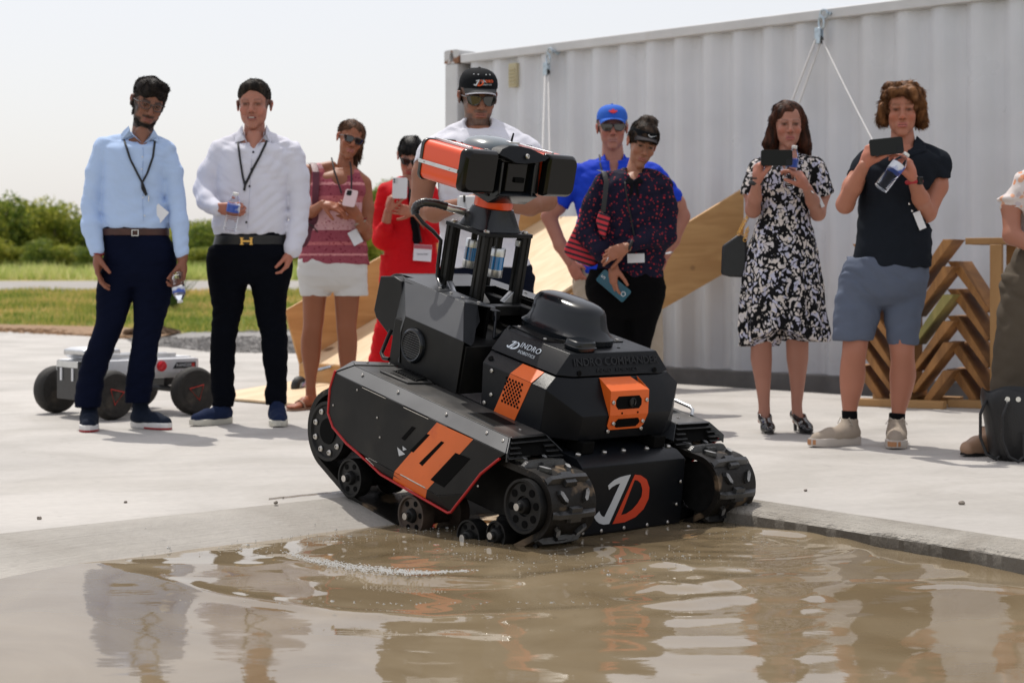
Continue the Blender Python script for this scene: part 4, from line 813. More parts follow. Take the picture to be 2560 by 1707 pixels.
    poly3('maker_mark', q3_([(-.596, -.003, .008), (-.572, -.003, .004), (-.59, -.003, -.006)]), 0.0003, M_lg, f, 0, rr); poly3('maker_mark', q3_([(-.622, -.003, -.004), (-.576, -.003, -.014), (-.606, -.003, -.030)]), 0.0003, M_lg, f, 0, rr)
    for x, y, z in ((-.904, .030, .1655), (-.698, .028, .164), (-.438, .028, .164), (-.232, .028, .1635), (-.152, .028, .1625)): screw((x, Yf(y), z), (0, sy, 1), f, 0.9)
    for x, z in ((-1.0, .03), (-.75, .06), (-.72, .0), (-.20, -.0), (-.88, .12)): screw((x, Yf(-.0025), z), (0, sy, 0), f, 0.6)
    for p in ((-1.0, .12, .1805), (-.975, .2, .1805), (-.2, .14, .1775)): screw((p[0], Yf(p[1]), p[2]), (0, 0, 1), f, 0.8)
    # vent frame and slats, open hatch
    v0 = q3_([(-.890, .092, .1835), (-.907, .138, .1835), (-.898, .213, .1835), (-.772, .212, .1835), (-.722, .194, .1835), (-.738, .098, .1835)])
    vf = poly3('vent_frame', v0, 0.006, M_top, f, 0.0015, (0, 0, 1)); poly3('vent_bed', q3_([(-.880, .138, .1842), (-.880, .206, .1842), (-.775, .205, .1842), (-.742, .19, .1842), (-.745, .132, .1842)]), 0.0006, M_void, vf, 0, (0, 0, 1))
    for k in range(10):
        x = -.872 + 0.0128 * k; mb = MB(); mb.box((x, Yf(0.168), .187), (0.0045, 0.066, 0.005), Matrix.Rotation(0.35, 3, 'Z')); mb.obj('vent_slat', M_lug, vf, 0.001)
    if not far: text_obj('AGILEX', 0.022, M_lug, vf, frame((-.815, .117, .1842), (1, 0, 0), (0, 1, 0)), sx=1.1)
    poly3('hatch_rim', q3_([(-.398, .084, .1780), (-.386, .182, .1780), (-.246, .171, .1780), (-.255, .073, .1780)]), 0.001, M_gy, f, 0, (0, 0, 1)); poly3('hatch_opening', q3_([(-.392, .088, .1788), (-.381, .178, .1788), (-.252, .167, .1788), (-.260, .077, .1788)]), 0.0006, M_void, f, 0, (0, 0, 1))
fender(False); fender(True)
mb = MB(); mb.tube([(-.55, .975, .20), (-.374, .985, .205), (-.24, .985, .20), (-.222, .98, .195), (-.216, .972, .178)], 0.0065, 10); mb.obj('grab_handle', M_alu, rob, smooth=True)

# --- commander box
mr = lambda p: (p[0], W2 - p[1], p[2])
T0, T1, S0, S1, S2 = (-.524, .305, .424), (-.203, .311, .424), (-.518, .25, .357), (-.191, .25, .357), (-.169, .311, .355)
cov = empty('sensor_box', (0, 0, 0), 0, rob)
def sym_shell(name, near, faces, m, bevel=0.002):
    k = len(near); vs = list(near) + [mr(p) for p in near]; fs = []
    for f_ in faces:
        fs.append(f_)
        if all(i < k for i in f_): fs.append(tuple(i + k for i in f_[::-1]))
    mb = MB(); mb.add(vs, fs); return mb.obj(name, m, cov, bevel)
sym_shell('lid', [T0, T1, S0, S1, S2], [(0, 2, 3, 1), (1, 3, 4), (1, 4, 9, 6), (0, 1, 6, 5), (0, 5, 7, 2), (2, 7, 8, 3), (3, 8, 9, 4)], M_bk)
dz = -0.005; s0, s1, s2 = [(p[0], p[1] + .002, p[2] + dz) for p in (S0, S1, S2)]
F0, F1, Wc, B0, B1, B2 = (-.495, .203, .319), (-.178, .203, .314), (-.094, .304, .243), (-.468, .203, .160), (-.172, .203, .160), (-.108, .314, .158)
# 0 s0 1 s1 2 s2 3 F0 4 F1 5 W 6 B0 7 B1 8 B2 ; mirrored +9
sym_shell('case', [s0, s1, s2, F0, F1, Wc, B0, B1, B2], [(0, 3, 4, 1), (1, 4, 5, 2), (2, 5, 14, 11), (5, 8, 17, 14), (4, 7, 8, 5), (3, 6, 7, 4), (0, 9, 12, 15, 6, 3), (0, 1, 2, 11, 10, 9), (6, 15, 16, 17, 8, 7)], M_bk)
sb = [(-.352, .2505, .3505), (-.246, .2505, .3505), (-.248, .2033, .3165), (-.354, .2033, .3185)]
poly3('orange_stripe', proud(sb, 0.0018, (0, -1, 1)), 0.0015, M_org, cov, 0.0006, (0, -1, 1)); sb2 = [(-.354, .2013, .3180), (-.248, .2013, .3160), (-.303, .2013, .160), (-.409, .2013, .160)]
stp = poly3('orange_stripe', sb2, 0.0015, M_org, cov, 0.0006, (0, -1, 0))
for i in range(9):
    for j in range(6):
        z = .300 - .0098 * i; x = -.366 + .0155 * j + (0.0078 if i % 2 else 0) - 0.05 * (0.30 - z)
        if j == 5 and i % 2: continue
        hole((x, .2010, z), (0, -1, 0), 0.0047, stp)
M_blt_ = mat('tone_on_tone_print', (0.003, 0.003, 0.004), 0.22, spec=.35)
text_obj('INDRO COMMANDER', 0.036, M_blt_, cov, frame((-.1845, .513, .398), (0, 1, 0), (-.034, 0, .070)), 0.0006, bold=0.0003, sx=1.12)
text_obj('INDRO   ROBOTICS', 0.019, M_blt_, cov, frame((-.1745, .513, .371), (0, 1, 0), (-.034, 0, .070)), 0.0006, bold=0.0001, sx=1.15)
sn = (Vector(T1) - Vector(T0)).cross(Vector(S0) - Vector(T0)).normalized(); sn = sn if sn.y < 0 else -sn; su = (Vector(T0) - Vector(S0)).normalized()
pt = lambda x, t: Vector(S0).lerp(Vector(T0), t) * Vector((0, 1, 1)) + Vector((x, 0, 0)) + sn * 0.0006
text_obj('INDRO', 0.029, M_let, cov, frame(pt(-.362, .62), (1, 0, 0), su), 0.0005, bold=-0.0002, sx=1.02, space=1.08)
text_obj('ROBOTICS', 0.0155, M_let, cov, frame(pt(-.362, .33), (1, 0, 0), su), 0.0005, bold=-0.0001, sx=1.02, space=1.1)
mcx, mcy = .47, -.02
MB_ = frame(pt(-.440, .50), (1, 0, 0), su); sc2 = 0.205
mb = MB(); mb.add([(a, b_, 0) for a, b_ in [((y - mcx) * sc2, (z - mcy) * sc2) for y, z in J]], [tuple(range(len(J)))]); o = mb.obj('logo_stroke', M_let, cov); o.matrix_local = MB_
mb = MB(); vs = [((y - mcx) * sc2, (z - mcy) * sc2, 0) for y, z in Do + Di]; mb.add(vs, [(i, (i + 1) % k_, k_ + (i + 1) % k_, k_ + i) for i in range(k_)]); o = mb.obj('logo_letter', M_let, cov); o.matrix_local = MB_
for p in ((-.443, .2025, .303), (-.428, .2025, .225), (-.455, .2025, .19)): screw(p, (0, -1, 0), cov, 1.2)
hole((-.48, .222, .336), (0, -1, 1), 0.010, cov); hole((-.171, .335, .366), (1, 0, .3), 0.009, cov); hole((-.171, .690, .366), (1, 0, .3), 0.009, cov)
for p in ((-.26, .42, .4245), (-.25, .58, .4245)): hole(p, (0, 0, 1), 0.006, cov)
# camera bracket
br = empty('camera_bracket', (0, 0, 0), 0, rob)
bk = [(-.165, .423, .350), (-.101, .423, .3215), (-.088, .423, .243), (-.098, .440, .190)]; far_ = [mr(p) for p in bk]
poly3('visor', [bk[0], bk[1], far_[1], (bk[0][0], far_[0][1] - .035, bk[0][2])], 0.003, M_org, br, 0.0008, (1, 0, 1))
poly3('face_plate', [bk[1], bk[2], far_[2], (bk[1][0], far_[1][1], bk[1][2])], 0.003, M_org, br, 0.0008, (1, 0, 0))
poly3('lower_plate', [bk[2], (-.096, .427, .205), bk[3], far_[3], (-.096, W2 - .427, .205), far_[2]], 0.003, M_org, br, 0.0008, (1, 0, 0))
for s_ in (0, 1):
    g = [(-.166, .4235, .350), (-.101, .4235, .321), (-.089, .4235, .244), (-.096, .4235, .240)]; g = g if s_ == 0 else [mr(p) for p in g]; poly3('gusset', g, 0.002, M_org, br, 0.0005, (0, -1 if s_ == 0 else 1, 0))
def octw(z0, z1, y0, y1, c, x0, x1): return [((x0 + (x1 - x0) * (z - z0) / (z1 - z0)) + 0.0012, y, z) for y, z in ((y0 + c, z0), (y1 - c, z0), (y1, z0 + c), (y1, z1 - c), (y1 - c, z1), (y0 + c, z1), (y0, z1 - c), (y0, z0 + c))]
win = poly3('window', octw(.262, .304, .448, .568, .012, -.0912, -.0982), 0.0008, M_void, br, 0, (1, 0, 0)); poly3('window', octw(.198, .229, .455, .572, .012, -.0965, -.0905), 0.0008, M_void, br, 0, (1, 0, 0))
mb = MB(); mb.lathe([(0, 0), (0.0155, 0), (0.0155, 0.006), (0.011, 0.0075), (0.010, 0.004), (0.0, 0.0035)], (-.0935, .520, .284), (1, 0, .1), 24); mb.obj('lens', M_glo, win, smooth=True)
for p in ((-.0935, .434, .285), (-.0935, .590, .288), (-.091, .447, .214), (-.091, .585, .216), (-.1, .436, .186), (-.1, .592, .188)): screw(p, (1, 0, .1), br, 1.15)
for y_ in (.478, .552): hole((-.088, y_, .249), (1, 0, .1), 0.0035, br)
# antenna dome, puck, plate
mb = MB(); mb.prism([(-.55, .36), (-.36, .335), (-.318, .41), (-.318, .67), (-.36, .70), (-.55, .68)], 2, .4245, .4275); mb.obj('antenna_plate', M_bk2, rob, 0.0006)
for p in ((-.53, .375, .4275), (-.37, .350, .4275), (-.335, .655, .4275)): screw(p, (0, 0, 1), rob, 1.1)
def sup(cx_, cy_, a, b_, z, e_=3.0, n_=48, dx=0.0):
    out = []
    for k in range(n_):
        t = 2 * math.pi * k / n_; c, s_ = math.cos(t), math.sin(t); out.append((cx_ + dx + a * math.copysign(abs(c) ** (2 / e_), c), cy_ + b_ * math.copysign(abs(s_) ** (2 / e_), s_), z))
    return out
mb = MB(); rings = [sup(-.435, .510, a, b_, z, e_, dx=d_) for z, a, b_, e_, d_ in ((.4275, .180, .112, 2.6, 0), (.445, .182, .114, 2.6, 0), (.450, .176, .108, 2.6, 0), (.458, .166, .098, 2.6, 0), (.475, .156, .089, 2.6, -.002), (.500, .149, .083, 2.6, -.004), (.520, .145, .080, 2.7, -.006), (.534, .140, .074, 2.6, -.008), (.544, .128, .064, 2.4, -.012), (.551, .104, .048, 2.2, -.016), (.5545, .07, .030, 2.0, -.02), (.556, .02, .010, 2, -.02))]
mb.loft(rings); mb.obj('antenna_dome', M_sem, rob, smooth=True).data.shade_smooth()
mb = MB(); mb.loft([sup(-.245, .392, a, b_, z, 4, 32) for z, a, b_ in ((.4275, .040, .047), (.438, .043, .050), (.441, .040, .047), (.445, .040, .047), (.455, .037, .044), (.458, .033, .040), (.4565, .024, .03), (.4565, .001, .001))]); mb.obj('gps_puck', M_sem, rob, smooth=True)
mb = MB(); mb.tube([(-.285, .40, .437), (-.32, .40, .433), (-.36, .38, .430)], 0.003, 6); mb.obj('puck_cable', M_bk2, rob, smooth=True)

# --- rear electronics box with speakers
rb_ = empty('rear_box', (0, 0, 0), 0, rob); cov2 = cov; cov = rb_
for far in (False, True):
    Yf = (lambda y: W2 - y) if far else (lambda y: y); sy = 1 if far else -1; q3_ = lambda ps: [(x, Yf(y), z) for x, y, z in ps]
    poly3('side_sheet', q3_([(-.93, .203, .364), (-.605, .203, .358), (-.605, .203, .176), (-.88, .203, .186), (-.915, .203, .200), (-.945, .208, .30)]), 0.003, M_bk2, rb_, 0.001, (0, sy, 0))
    poly3('bevel_sheet', q3_([(-.93, .203, .365), (-.608, .203, .359), (-.738, .292, .463), (-1.096, .310, .463)]), 0.003, M_gy, rb_, 0.001, (0, sy, 1))
    poly3('front_chamfer', q3_([(-.607, .203, .359), (-.737, .2925, .463), (-.70, .325, .463), (-.668, .318, .412), (-.662, .300, .388), (-.628, .270, .353), (-.600, .235, .344)]), 0.003, M_bk, rb_, 0.001, (1, sy, 1))
    poly3('rear_chamfer', q3_([(-.9305, .203, .366), (-1.097, .311, .4635), (-1.145, .34, .455), (-1.055, .262, .225), (-1.012, .250, .182), (-.93, .205, .195), (-.947, .2045, .30)]), 0.003, M_gy, rb_, 0.001, (-1, sy, 0.3))
    poly3('deck_strip', q3_([(-1.096, .312, .464), (-.738, .293, .464), (-.650, .362, .464), (-.66, .372, .464), (-.96, .385, .464), (-1.096, .385, .464)]), 0.0025, M_gy, rb_, 0.0006, (0, 0, 1))
    sp = empty('speaker', (-.862, Yf(.203), .277), 0, rb_)
    if far: sp.rotation_euler = (0, 0, math.pi)
    mb = MB(); mb.lathe([(0.0, -.004), (0.046, -.008), (0.049, -.013), (0.054, -.0145), (0.060, -.010), (0.063, 0.0)], (0, 0, 0), (0, 1, 0), 40); mb.obj('speaker_ring', M_sem, sp, smooth=True)
    for k in range(11):
        z = -.040 + .008 * k; hw = math.sqrt(max(0, .0465 ** 2 - z ** 2)); mb = MB(); mb.span((-hw, -.0125, z - .0018), (hw, -.0085, z + .0018)); mb.obj('grille_bar', M_lug, sp, 0.0008)
    for p in ((-.86, .335, .4655), (-.79, .33, .4655), (-.72, .345, .4655), (-.93, .34, .4655)): screw((p[0], Yf(p[1]), p[2]), (0, 0, 1), rb_, 1.0)
    poly3('slot', q3_([(-.765, .352, .4655), (-.745, .352, .4655), (-.745, .360, .4655), (-.765, .360, .4655)]), 0.0006, M_void, rb_, 0, (0, 0, 1))
poly3('rear_deck', [(-1.15, .345, .4635), (-.975, .386, .4635), (-.975, W2 - .386, .4635), (-1.15, W2 - .345, .4635), ], 0.0025, M_gy, rb_, 0.0006, (0, 0, 1))
mb = MB(); mb.span((-1.0, .215, .176), (-.603, W2 - .215, .342)); mb.obj('inner_case', M_bk2, rb_, 0.002)
mb = MB(); mb.span((-1.08, .30, .30), (-.98, W2 - .30, .455)); mb.span((-0.98, .372, .30), (-.70, .386, .455)) ; mb.span((-0.98, W2 - .386, .30), (-.70, W2 - .372, .455)); o = mb.obj('inner_walls', M_void, rb_); o['kind'] = 'stuff'
mb = MB(); mb.prism([(-1.03, .25), (-1.13, .245), (-1.215, .285), (-1.235, .31), (-1.225, .440), (-1.15, .458), (-1.10, .45)], 1, .30, W2 - .30); cs = mb.obj('cable_reel', M_bk2, rob, 0.004)
mb = MB(); mb.lathe([(0, 0), (.085, 0), (.09, .004), (.09, .34), (.085, .344), (0, .344)], (-1.165, .341, .372), (0, 1, 0), 40); mb.obj('drum', M_bk2, cs, smooth=True)
mb = MB(); mb.tube([(-1.08, .27, .275), (-1.075, .25, .23), (-1.06, .225, .195), (-1.03, .215, .185), (-1.0, .215, .19)], 0.0075, 10); mb.obj('loop_cable', M_bk2, rob, smooth=True)

# --- mast
ms = empty('mast', (0, 0, 0), 0, rob)
mp_ = MB(); pc = []; a_ = 0.0185
for (sx_, sy_) in ((1, 0), (0, 1), (-1, 0), (0, -1)):
    ax = Vector((sx_, sy_)); pe = Vector((-sy_, sx_))
    for u, v in ((-1, 1), (-.30, 1), (-.18, .78), (.18, .78), (.30, 1)): w_ = ax * a_ * v + pe * a_ * u; pc.append((w_.x, w_.y))
mp_.loft([[(x, y, 0.0) for x, y in pc], [(x, y, 0.238) for x, y in pc]]); post_me = mp_.mesh('post', M_whl)
for (x, y) in ((-1.0, .42), (-.82, .42), (-.82, .602), (-1.0, .602)):
    link_mesh('post', post_me, ms, Matrix.Translation((x, y, .4415)))
for (a, b_) in (((-1.05, .40), (-.70, .436)), ((-1.05, .588), (-.70, .624)), ((-.80, .436), (-.765, .588)), ((-1.018, .436), (-.985, .588))):
    mb = MB(); mb.span((a[0], a[1], .405), (b_[0], b_[1], .440)); mb.obj('base_rail', M_whl, ms, 0.002)
for (x, y, sx_, sy_) in ((-.98, .42, 1, 0), (-.82, .445, 0, 1), (-.82, .577, 0, -1), (-1.0, .445, 0, 1)):
    mb = MB(); w = 0.040; P_ = [(0, 0), (w, 0), (w, .004), (.004, w), (0, w)]
    if sx_: mb.loft([[(x + sx_ * u, y - .012, .4405 + v) for u, v in P_], [(x + sx_ * u, y + .012, .4405 + v) for u, v in P_]])
    else: mb.loft([[(x - .012, y + sy_ * u - sy_ * .008, .4405 + v) for u, v in P_], [(x + .012, y + sy_ * u - sy_ * .008, .4405 + v) for u, v in P_]])
    mb.obj('corner_bracket', M_alu, ms, 0.001)
mb = MB(); mb.prism([(-1.022, .398), (-.798, .398), (-.798, .624), (-1.022, .624)], 2, .680, .694); mb.obj('top_plate', M_bk, ms, 0.002)
for x in (-1.0, -.82):
    for y in (.42, .602): screw((x, y, .694), (0, 0, 1), ms, 1.9)
mb = MB(); mb.loft([sup(-.908, .510, a, a, z, e_, 56) for z, a, e_ in ((.6945, .088, 7), (.700, .085, 7), (.725, .077, 5.5), (.75, .0705, 4), (.768, .067, 3), (.770, .062, 3))]); mb.obj('plinth', M_sem, ms, smooth=True).data.shade_smooth()
mb = MB(); mb.lathe([(.0, .0), (.068, .0), (.070, .003), (.070, .048), (.066, .052), (.0, .052)], (-.908, .510, .770), (0, 0, 1), 48); mb.obj('swivel_ring', M_org2, ms, smooth=True)
for (x, y, z, s_) in ((-.985, .512, .530, 1), (-.848, .512, .528, 0)):
    li = empty('lidar', (x, y, z), 0, ms)
    mb = MB(); mb.lathe([(0, 0), (.0275, 0), (.0285, .002), (.0285, .028), (.0275, .029)], (0, 0, 0), (0, 0, 1), 32); mb.obj('lidar_base', M_alu, li, smooth=True)
    mb = MB(); mb.lathe([(.0275, .029), (.0275, .076)], (0, 0, 0), (0, 0, 1), 32); mb.obj('lidar_window', mat('lidar_glass', (0.01, 0.05, 0.16), 0.06, coat=1.0, spec=1.0, col2=(0.02, 0.20, 0.48), mixs=16, mixlo=0.45, mixhi=0.5, stretch=(3, 3, 0.01)), li, smooth=True)
    mb = MB(); mb.lathe([(.0275, .076), (.0285, .077), (.0285, .102), (.026, .106), (0, .106)], (0, 0, 0), (0, 0, 1), 32); mb.obj('lidar_cap', M_alu, li, smooth=True)
    mb = MB(); mb.cyl((0, 0, .106), (0, 0, .680 - z), .012, 12); mb.obj('hanger', M_whl, li)
mb = MB(); mb.span((-.835, .575, .645), (-.812, .598, .668)); mb.obj('rail_end', M_alu, ms, 0.002)
mb = MB(); mb.tube([(-.985, .445, .735), (-.985, .428, .738), (-1.0, .395, .742), (-1.012, .385, .745)], [.014] * 4, 14); mb.obj('cable_gland', M_alu, rob, smooth=True)
pc_ = [(-1.012, .385, .745), (-1.035, .350, .752), (-1.06, .315, .750), (-1.075, .298, .735), (-1.080, .296, .718), (-1.075, .300, .700)]
mb = MB(); mb.tube([Vector(pc_[i]).lerp(Vector(pc_[i + 1]), j / 6) for i in range(5) for j in range(6)], [(.0165 if j % 2 else .0145) for i in range(5) for j in range(6)], 12); mb.obj('flexible_conduit', M_lug, rob, smooth=True)
mb = MB(); mb.tube([(-1.075, .300, .703), (-1.06, .325, .675), (-1.04, .36, .65), (-1.026, .392, .62), (-1.026, .396, .53), (-1.02, .396, .49), (-.98, .38, .469), (-.93, .352, .468)], 0.0075, 10); mb.obj('mast_cable', M_sem, rob, smooth=True)
mb = MB(); mb.tube([(-.69, .40, .44), (-.66, .38, .41), (-.63, .36, .36), (-.60, .34, .37), (-.56, .33, .40), (-.53, .335, .43)], 0.005, 8); mb.obj('antenna_cable', M_sem, rob, smooth=True)

# --- sensor head
hd = empty('sensor_head', (0, 0, 0), 0, rob)
def rr(y0, y1, z0, z1, r0, r1, x, n_=7):               # rounded rectangle ring; r0 outer-side radius, r1 inner-side radius
    out = []
    for cx_, cz_, a0, r_ in ((y1 - r1, z1 - r1, 0, r1), (y0 + r0, z1 - r0, 90, r0), (y0 + r0, z0 + r0, 180, r0), (y1 - r1, z0 + r1, 270, r1)):
        for k in range(n_): a = R(a0 + 90 * k / (n_ - 1)); out.append((x, cx_ + r_ * math.cos(a), cz_ + r_ * math.sin(a)))
    return out
for far in (False, True):
    y0, y1 = (.246, .386) if not far else (.632, .768)
    r0, r1 = (.024, .006) if not far else (.006, .024)
    pn = empty('pannier', (0, 0, 0), 0, hd); q_ = (lambda ring: ring)
    mb = MB(); mb.loft([rr(y0, y1, .842, .982, r0, r1, -1.020), rr(y0, y1, .842, .982, r0, r1, -.815)]); mb.obj('shell', M_org2, pn, smooth=True)
    mb = MB(); mb.loft([rr(y0 - .004, y1 + .002, .838, .986, r0, r1, -1.034), rr(y0 - .004, y1 + .002, .838, .986, r0, r1, -1.019)]); mb.obj('back_rim', M_lug, pn, 0.002)
    mb = MB(); mb.loft([rr(y0 + .006, y1 - .004, .848, .976, r0, r1, -.778), rr(y0 - .001, y1, .841, .983, r0, r1, -.786), rr(y0 - .004, y1 + .002, .837, .987, r0, r1, -.794), rr(y0 - .004, y1 + .002, .837, .987, r0, r1, -.816)]); mb.obj('front_cover', M_glo, pn, smooth=True)
    ys = y0 - .004 if not far else y1 + .004
    mb = MB(); mb.span((-1.034, ys - .003, .898), (-.817, ys + .004, .911)); mb.obj('side_rail', M_alu, pn, 0.001)
    for x in (-1.0, -.86): screw((x, ys - .003 if not far else ys + .003, .9045), (0, -1 if not far else 1, 0), pn, 0.5)
    mb = MB(); mb.span((-1.02, (y0 + y1) / 2 - .03, .9825), (-.82, (y0 + y1) / 2 - .018, .992)); mb.obj('top_rail', M_alu, pn, 0.001)
mb = MB(); mb.prism([(.388, .842), (.43, .812), (.60, .812), (.630, .838), (.630, .985), (.388, .985)], 0, -1.0, -.835); mb.obj('centre_body', M_sem, hd, 0.004)
mb = MB(); mb.loft([sup(-.925, .478, a, b_, z, 2.4, 40) for z, a, b_ in ((.975, .10, .105), (.988, .098, .100), (1.002, .088, .086), (1.013, .064, .060), (1.019, .034, .030), (1.020, .005, .005))]); mb.obj('top_dome', mat('grey_dome', (0.10, 0.125, 0.14), 0.22, coat=0.5), hd, smooth=True).data.shade_smooth()
brow = [(.386, .979), (.404, .996), (.44, 1.008), (.488, 1.010), (.54, 1.004), (.60, .986), (.622, .978), (.600, .966), (.557, .958), (.5, .952), (.457, .953), (.419, .968), (.392, .974)]
mb = MB(); mb.loft([[(-.795 + (1.01 - z) * .5, y, z) for y, z in brow], [(-.84, y, z - .004) for y, z in brow]]); mb.obj('brow_plate', M_bk, hd, 0.002)
screw((-.772, .51, .978), (1, 0, .4), hd, 1.5)
mb = MB(); mb.prism([(.392, .846), (.44, .822), (.585, .822), (.625, .842), (.612, .962), (.395, .962)], 0, -.836, -.812); fc = mb.obj('centre_face', M_glo, hd, 0.002)
mb = MB(); mb.span((-.81, .452, .846), (-.798, .545, .948)); mb.obj('sensor_panel', M_glo, hd, 0.003)
mb = MB(); mb.span((-.798, .487, .880), (-.790, .532, .898)); mb.obj('lens_hood', M_void, hd, 0.002)
mb = MB(); mb.prism([(-.836, .965), (-.786, .950), (-.782, .838), (-.80, .826), (-.836, .826)], 1, .566, .574); mb.obj('rib', M_sem, hd, 0.002)
mb = MB(); mb.prism([(-.836, .965), (-.79, .950), (-.786, .838), (-.80, .826), (-.836, .826)], 1, .415, .425); mb.obj('rib', M_sem, hd, 0.002)
mb = MB(); mb.prism([(-.80, .845), (-.78, .835), (-.84, .795), (-.93, .812), (-.93, .84)], 1, .42, .60); mb.obj('chin', M_sem, hd, 0.004)
mb = MB(); mb.tube([(-.83, .478, 1.018), (-.83, .478, 1.026), (-.835, .486, 1.048)], [.004, .004, .003], 8); mb.obj('toggle', M_whl, hd)
mb = MB(); mb.span((-.842, .462, 1.014), (-.815, .505, 1.020)); mb.obj('toggle_base', M_alu, hd, 0.001)
# ------------------------------------------------------------------ people: smooth solids grown from measured poses
f32 = np.float32
class Field:
    def __init__(s, lo, hi, h):
        s.lo = np.array(lo, f32); s.h = h; s.n = np.maximum(4, np.ceil((np.array(hi) - np.array(lo)) / h).astype(int) + 1)
        s.ax = [s.lo[i] + h * np.arange(s.n[i], dtype=f32) for i in range(3)]; s.F = np.full(tuple(s.n), 1.0, f32)
    def sl(s, lo, hi, m):
        out = []
        for i in range(3):
            a = int(np.floor((lo[i] - m - s.lo[i]) / s.h)); b_ = int(np.ceil((hi[i] + m - s.lo[i]) / s.h)) + 1
            a = max(0, a); b_ = min(int(s.n[i]), b_)
            if b_ <= a: return None
            out.append(slice(a, b_))
        return tuple(out)
    def grids(s, q): return s.ax[0][q[0]][:, None, None], s.ax[1][q[1]][None, :, None], s.ax[2][q[2]][None, None, :]
    def add(s, pr_, k=0.01):
        q = s.sl(pr_[0], pr_[1], k + 3 * s.h)
        if q is None: return s
        d = pr_[2](*s.grids(q)); a = s.F[q]
        if k > 0: hh = np.clip(0.5 + 0.5 * (a - d) / k, 0, 1); s.F[q] = a * (1 - hh) + d * hh - k * hh * (1 - hh)
        else: s.F[q] = np.minimum(a, d)
        return s
    def carve(s, pr_, k=0.004):
        q = s.sl(pr_[0], pr_[1], k + 3 * s.h)
        if q is None: return s
        d = -pr_[2](*s.grids(q)); a = s.F[q]
        if k > 0: hh = np.clip(0.5 - 0.5 * (a - d) / k, 0, 1); s.F[q] = a * (1 - hh) + d * hh + k * hh * (1 - hh)
        else: s.F[q] = np.maximum(a, d)
        return s
    def apply(s, fn): x, y, z = s.grids((slice(None),) * 3); s.F = fn(s.F, x, y, z).astype(f32); return s
    def at(s, p):
        i = np.clip(((np.asarray(p) - s.lo) / s.h).round().astype(int), 0, s.n - 1); return float(s.F[i[0], i[1], i[2]])
    def front(s, x, z):                                # y of the surface nearest the camera in this column (None if missed)
        i = int(round((x - s.lo[0]) / s.h)); k = int(round((z - s.lo[2]) / s.h))
        if not (0 <= i < s.n[0] and 0 <= k < s.n[2]): return None
        c = s.F[i, :, k]; w = np.where(c < 0)[0]
        if len(w) == 0: return None
        j = w[0]; return float(s.ax[1][j] - s.h * (0 if j == 0 else (-c[j]) / max(1e-6, c[j - 1] - c[j])))
def nets(fd):
    F, h, lo = fd.F, fd.h, fd.lo; S = F < 0
    n = np.array(F.shape) - 1; cnt = np.zeros(tuple(n), np.int8)
    for a in (0, 1):
        for b_ in (0, 1):
            for c in (0, 1): cnt += S[a:a + n[0], b_:b_ + n[1], c:c + n[2]]
    act = (cnt > 0) & (cnt < 8); ii = np.argwhere(act); idx = np.full(tuple(n), -1, np.int32); idx[act] = np.arange(len(ii))
    acc = np.zeros((len(ii), 3), np.float64); num = np.zeros(len(ii))
    cor = [(a, b_, c) for a in (0, 1) for b_ in (0, 1) for c in (0, 1)]
    V = {c: F[ii[:, 0] + c[0], ii[:, 1] + c[1], ii[:, 2] + c[2]].astype(np.float64) for c in cor}
    for c in cor:
        for ax in range(3):
            if c[ax] == 0:
                d_ = list(c); d_[ax] = 1; d_ = tuple(d_); a, b_ = V[c], V[d_]; m = (a < 0) != (b_ < 0); t = np.where(m, a / np.where(m, a - b_, 1), 0)
                p = np.zeros((len(ii), 3)); p[:] = c; p[:, ax] = t; acc += p * m[:, None]; num += m
    P_ = lo + (ii + acc / np.maximum(num, 1)[:, None]) * h; quads = []
    for ax in range(3):
        o1, o2 = [a for a in range(3) if a != ax]
        A = np.moveaxis(S, ax, 0); m = A[1:] != A[:-1]; m = np.moveaxis(m, 0, ax)
        s_ = [slice(None)] * 3; s_[o1] = slice(1, -1); s_[o2] = slice(1, -1); mm = m[tuple(s_)]; e_ = np.argwhere(mm)
        e_[:, o1] += 1; e_[:, o2] += 1
        def g(d1_, d2_): q = e_.copy(); q[:, o1] -= d1_; q[:, o2] -= d2_; return idx[q[:, 0], q[:, 1], q[:, 2]]
        q = np.stack([g(1, 1), g(0, 1), g(0, 0), g(1, 0)], 1); ins = S[e_[:, 0], e_[:, 1], e_[:, 2]]
        fl = ins if ax != 1 else ~ins; q[~fl] = q[~fl][:, ::-1]; quads.append(q)
    q = np.concatenate(quads); q = q[(q >= 0).all(1)]; return P_, q
def smooth_mesh(P_, q, it=1, lam=0.5):
    for _ in range(it):
        acc = np.zeros_like(P_); c = np.zeros(len(P_))
        for a, b_ in ((0, 1), (1, 2), (2, 3), (3, 0)):
            np.add.at(acc, q[:, a], P_[q[:, b_]]); np.add.at(acc, q[:, b_], P_[q[:, a]]); np.add.at(c, q[:, a], 1); np.add.at(c, q[:, b_], 1)
        P_ = P_ * (1 - lam) + lam * acc / np.maximum(c, 1)[:, None]
    return P_
def bbx(pts, r): pts = np.array(pts, float); return pts.min(0) - r, pts.max(0) + r
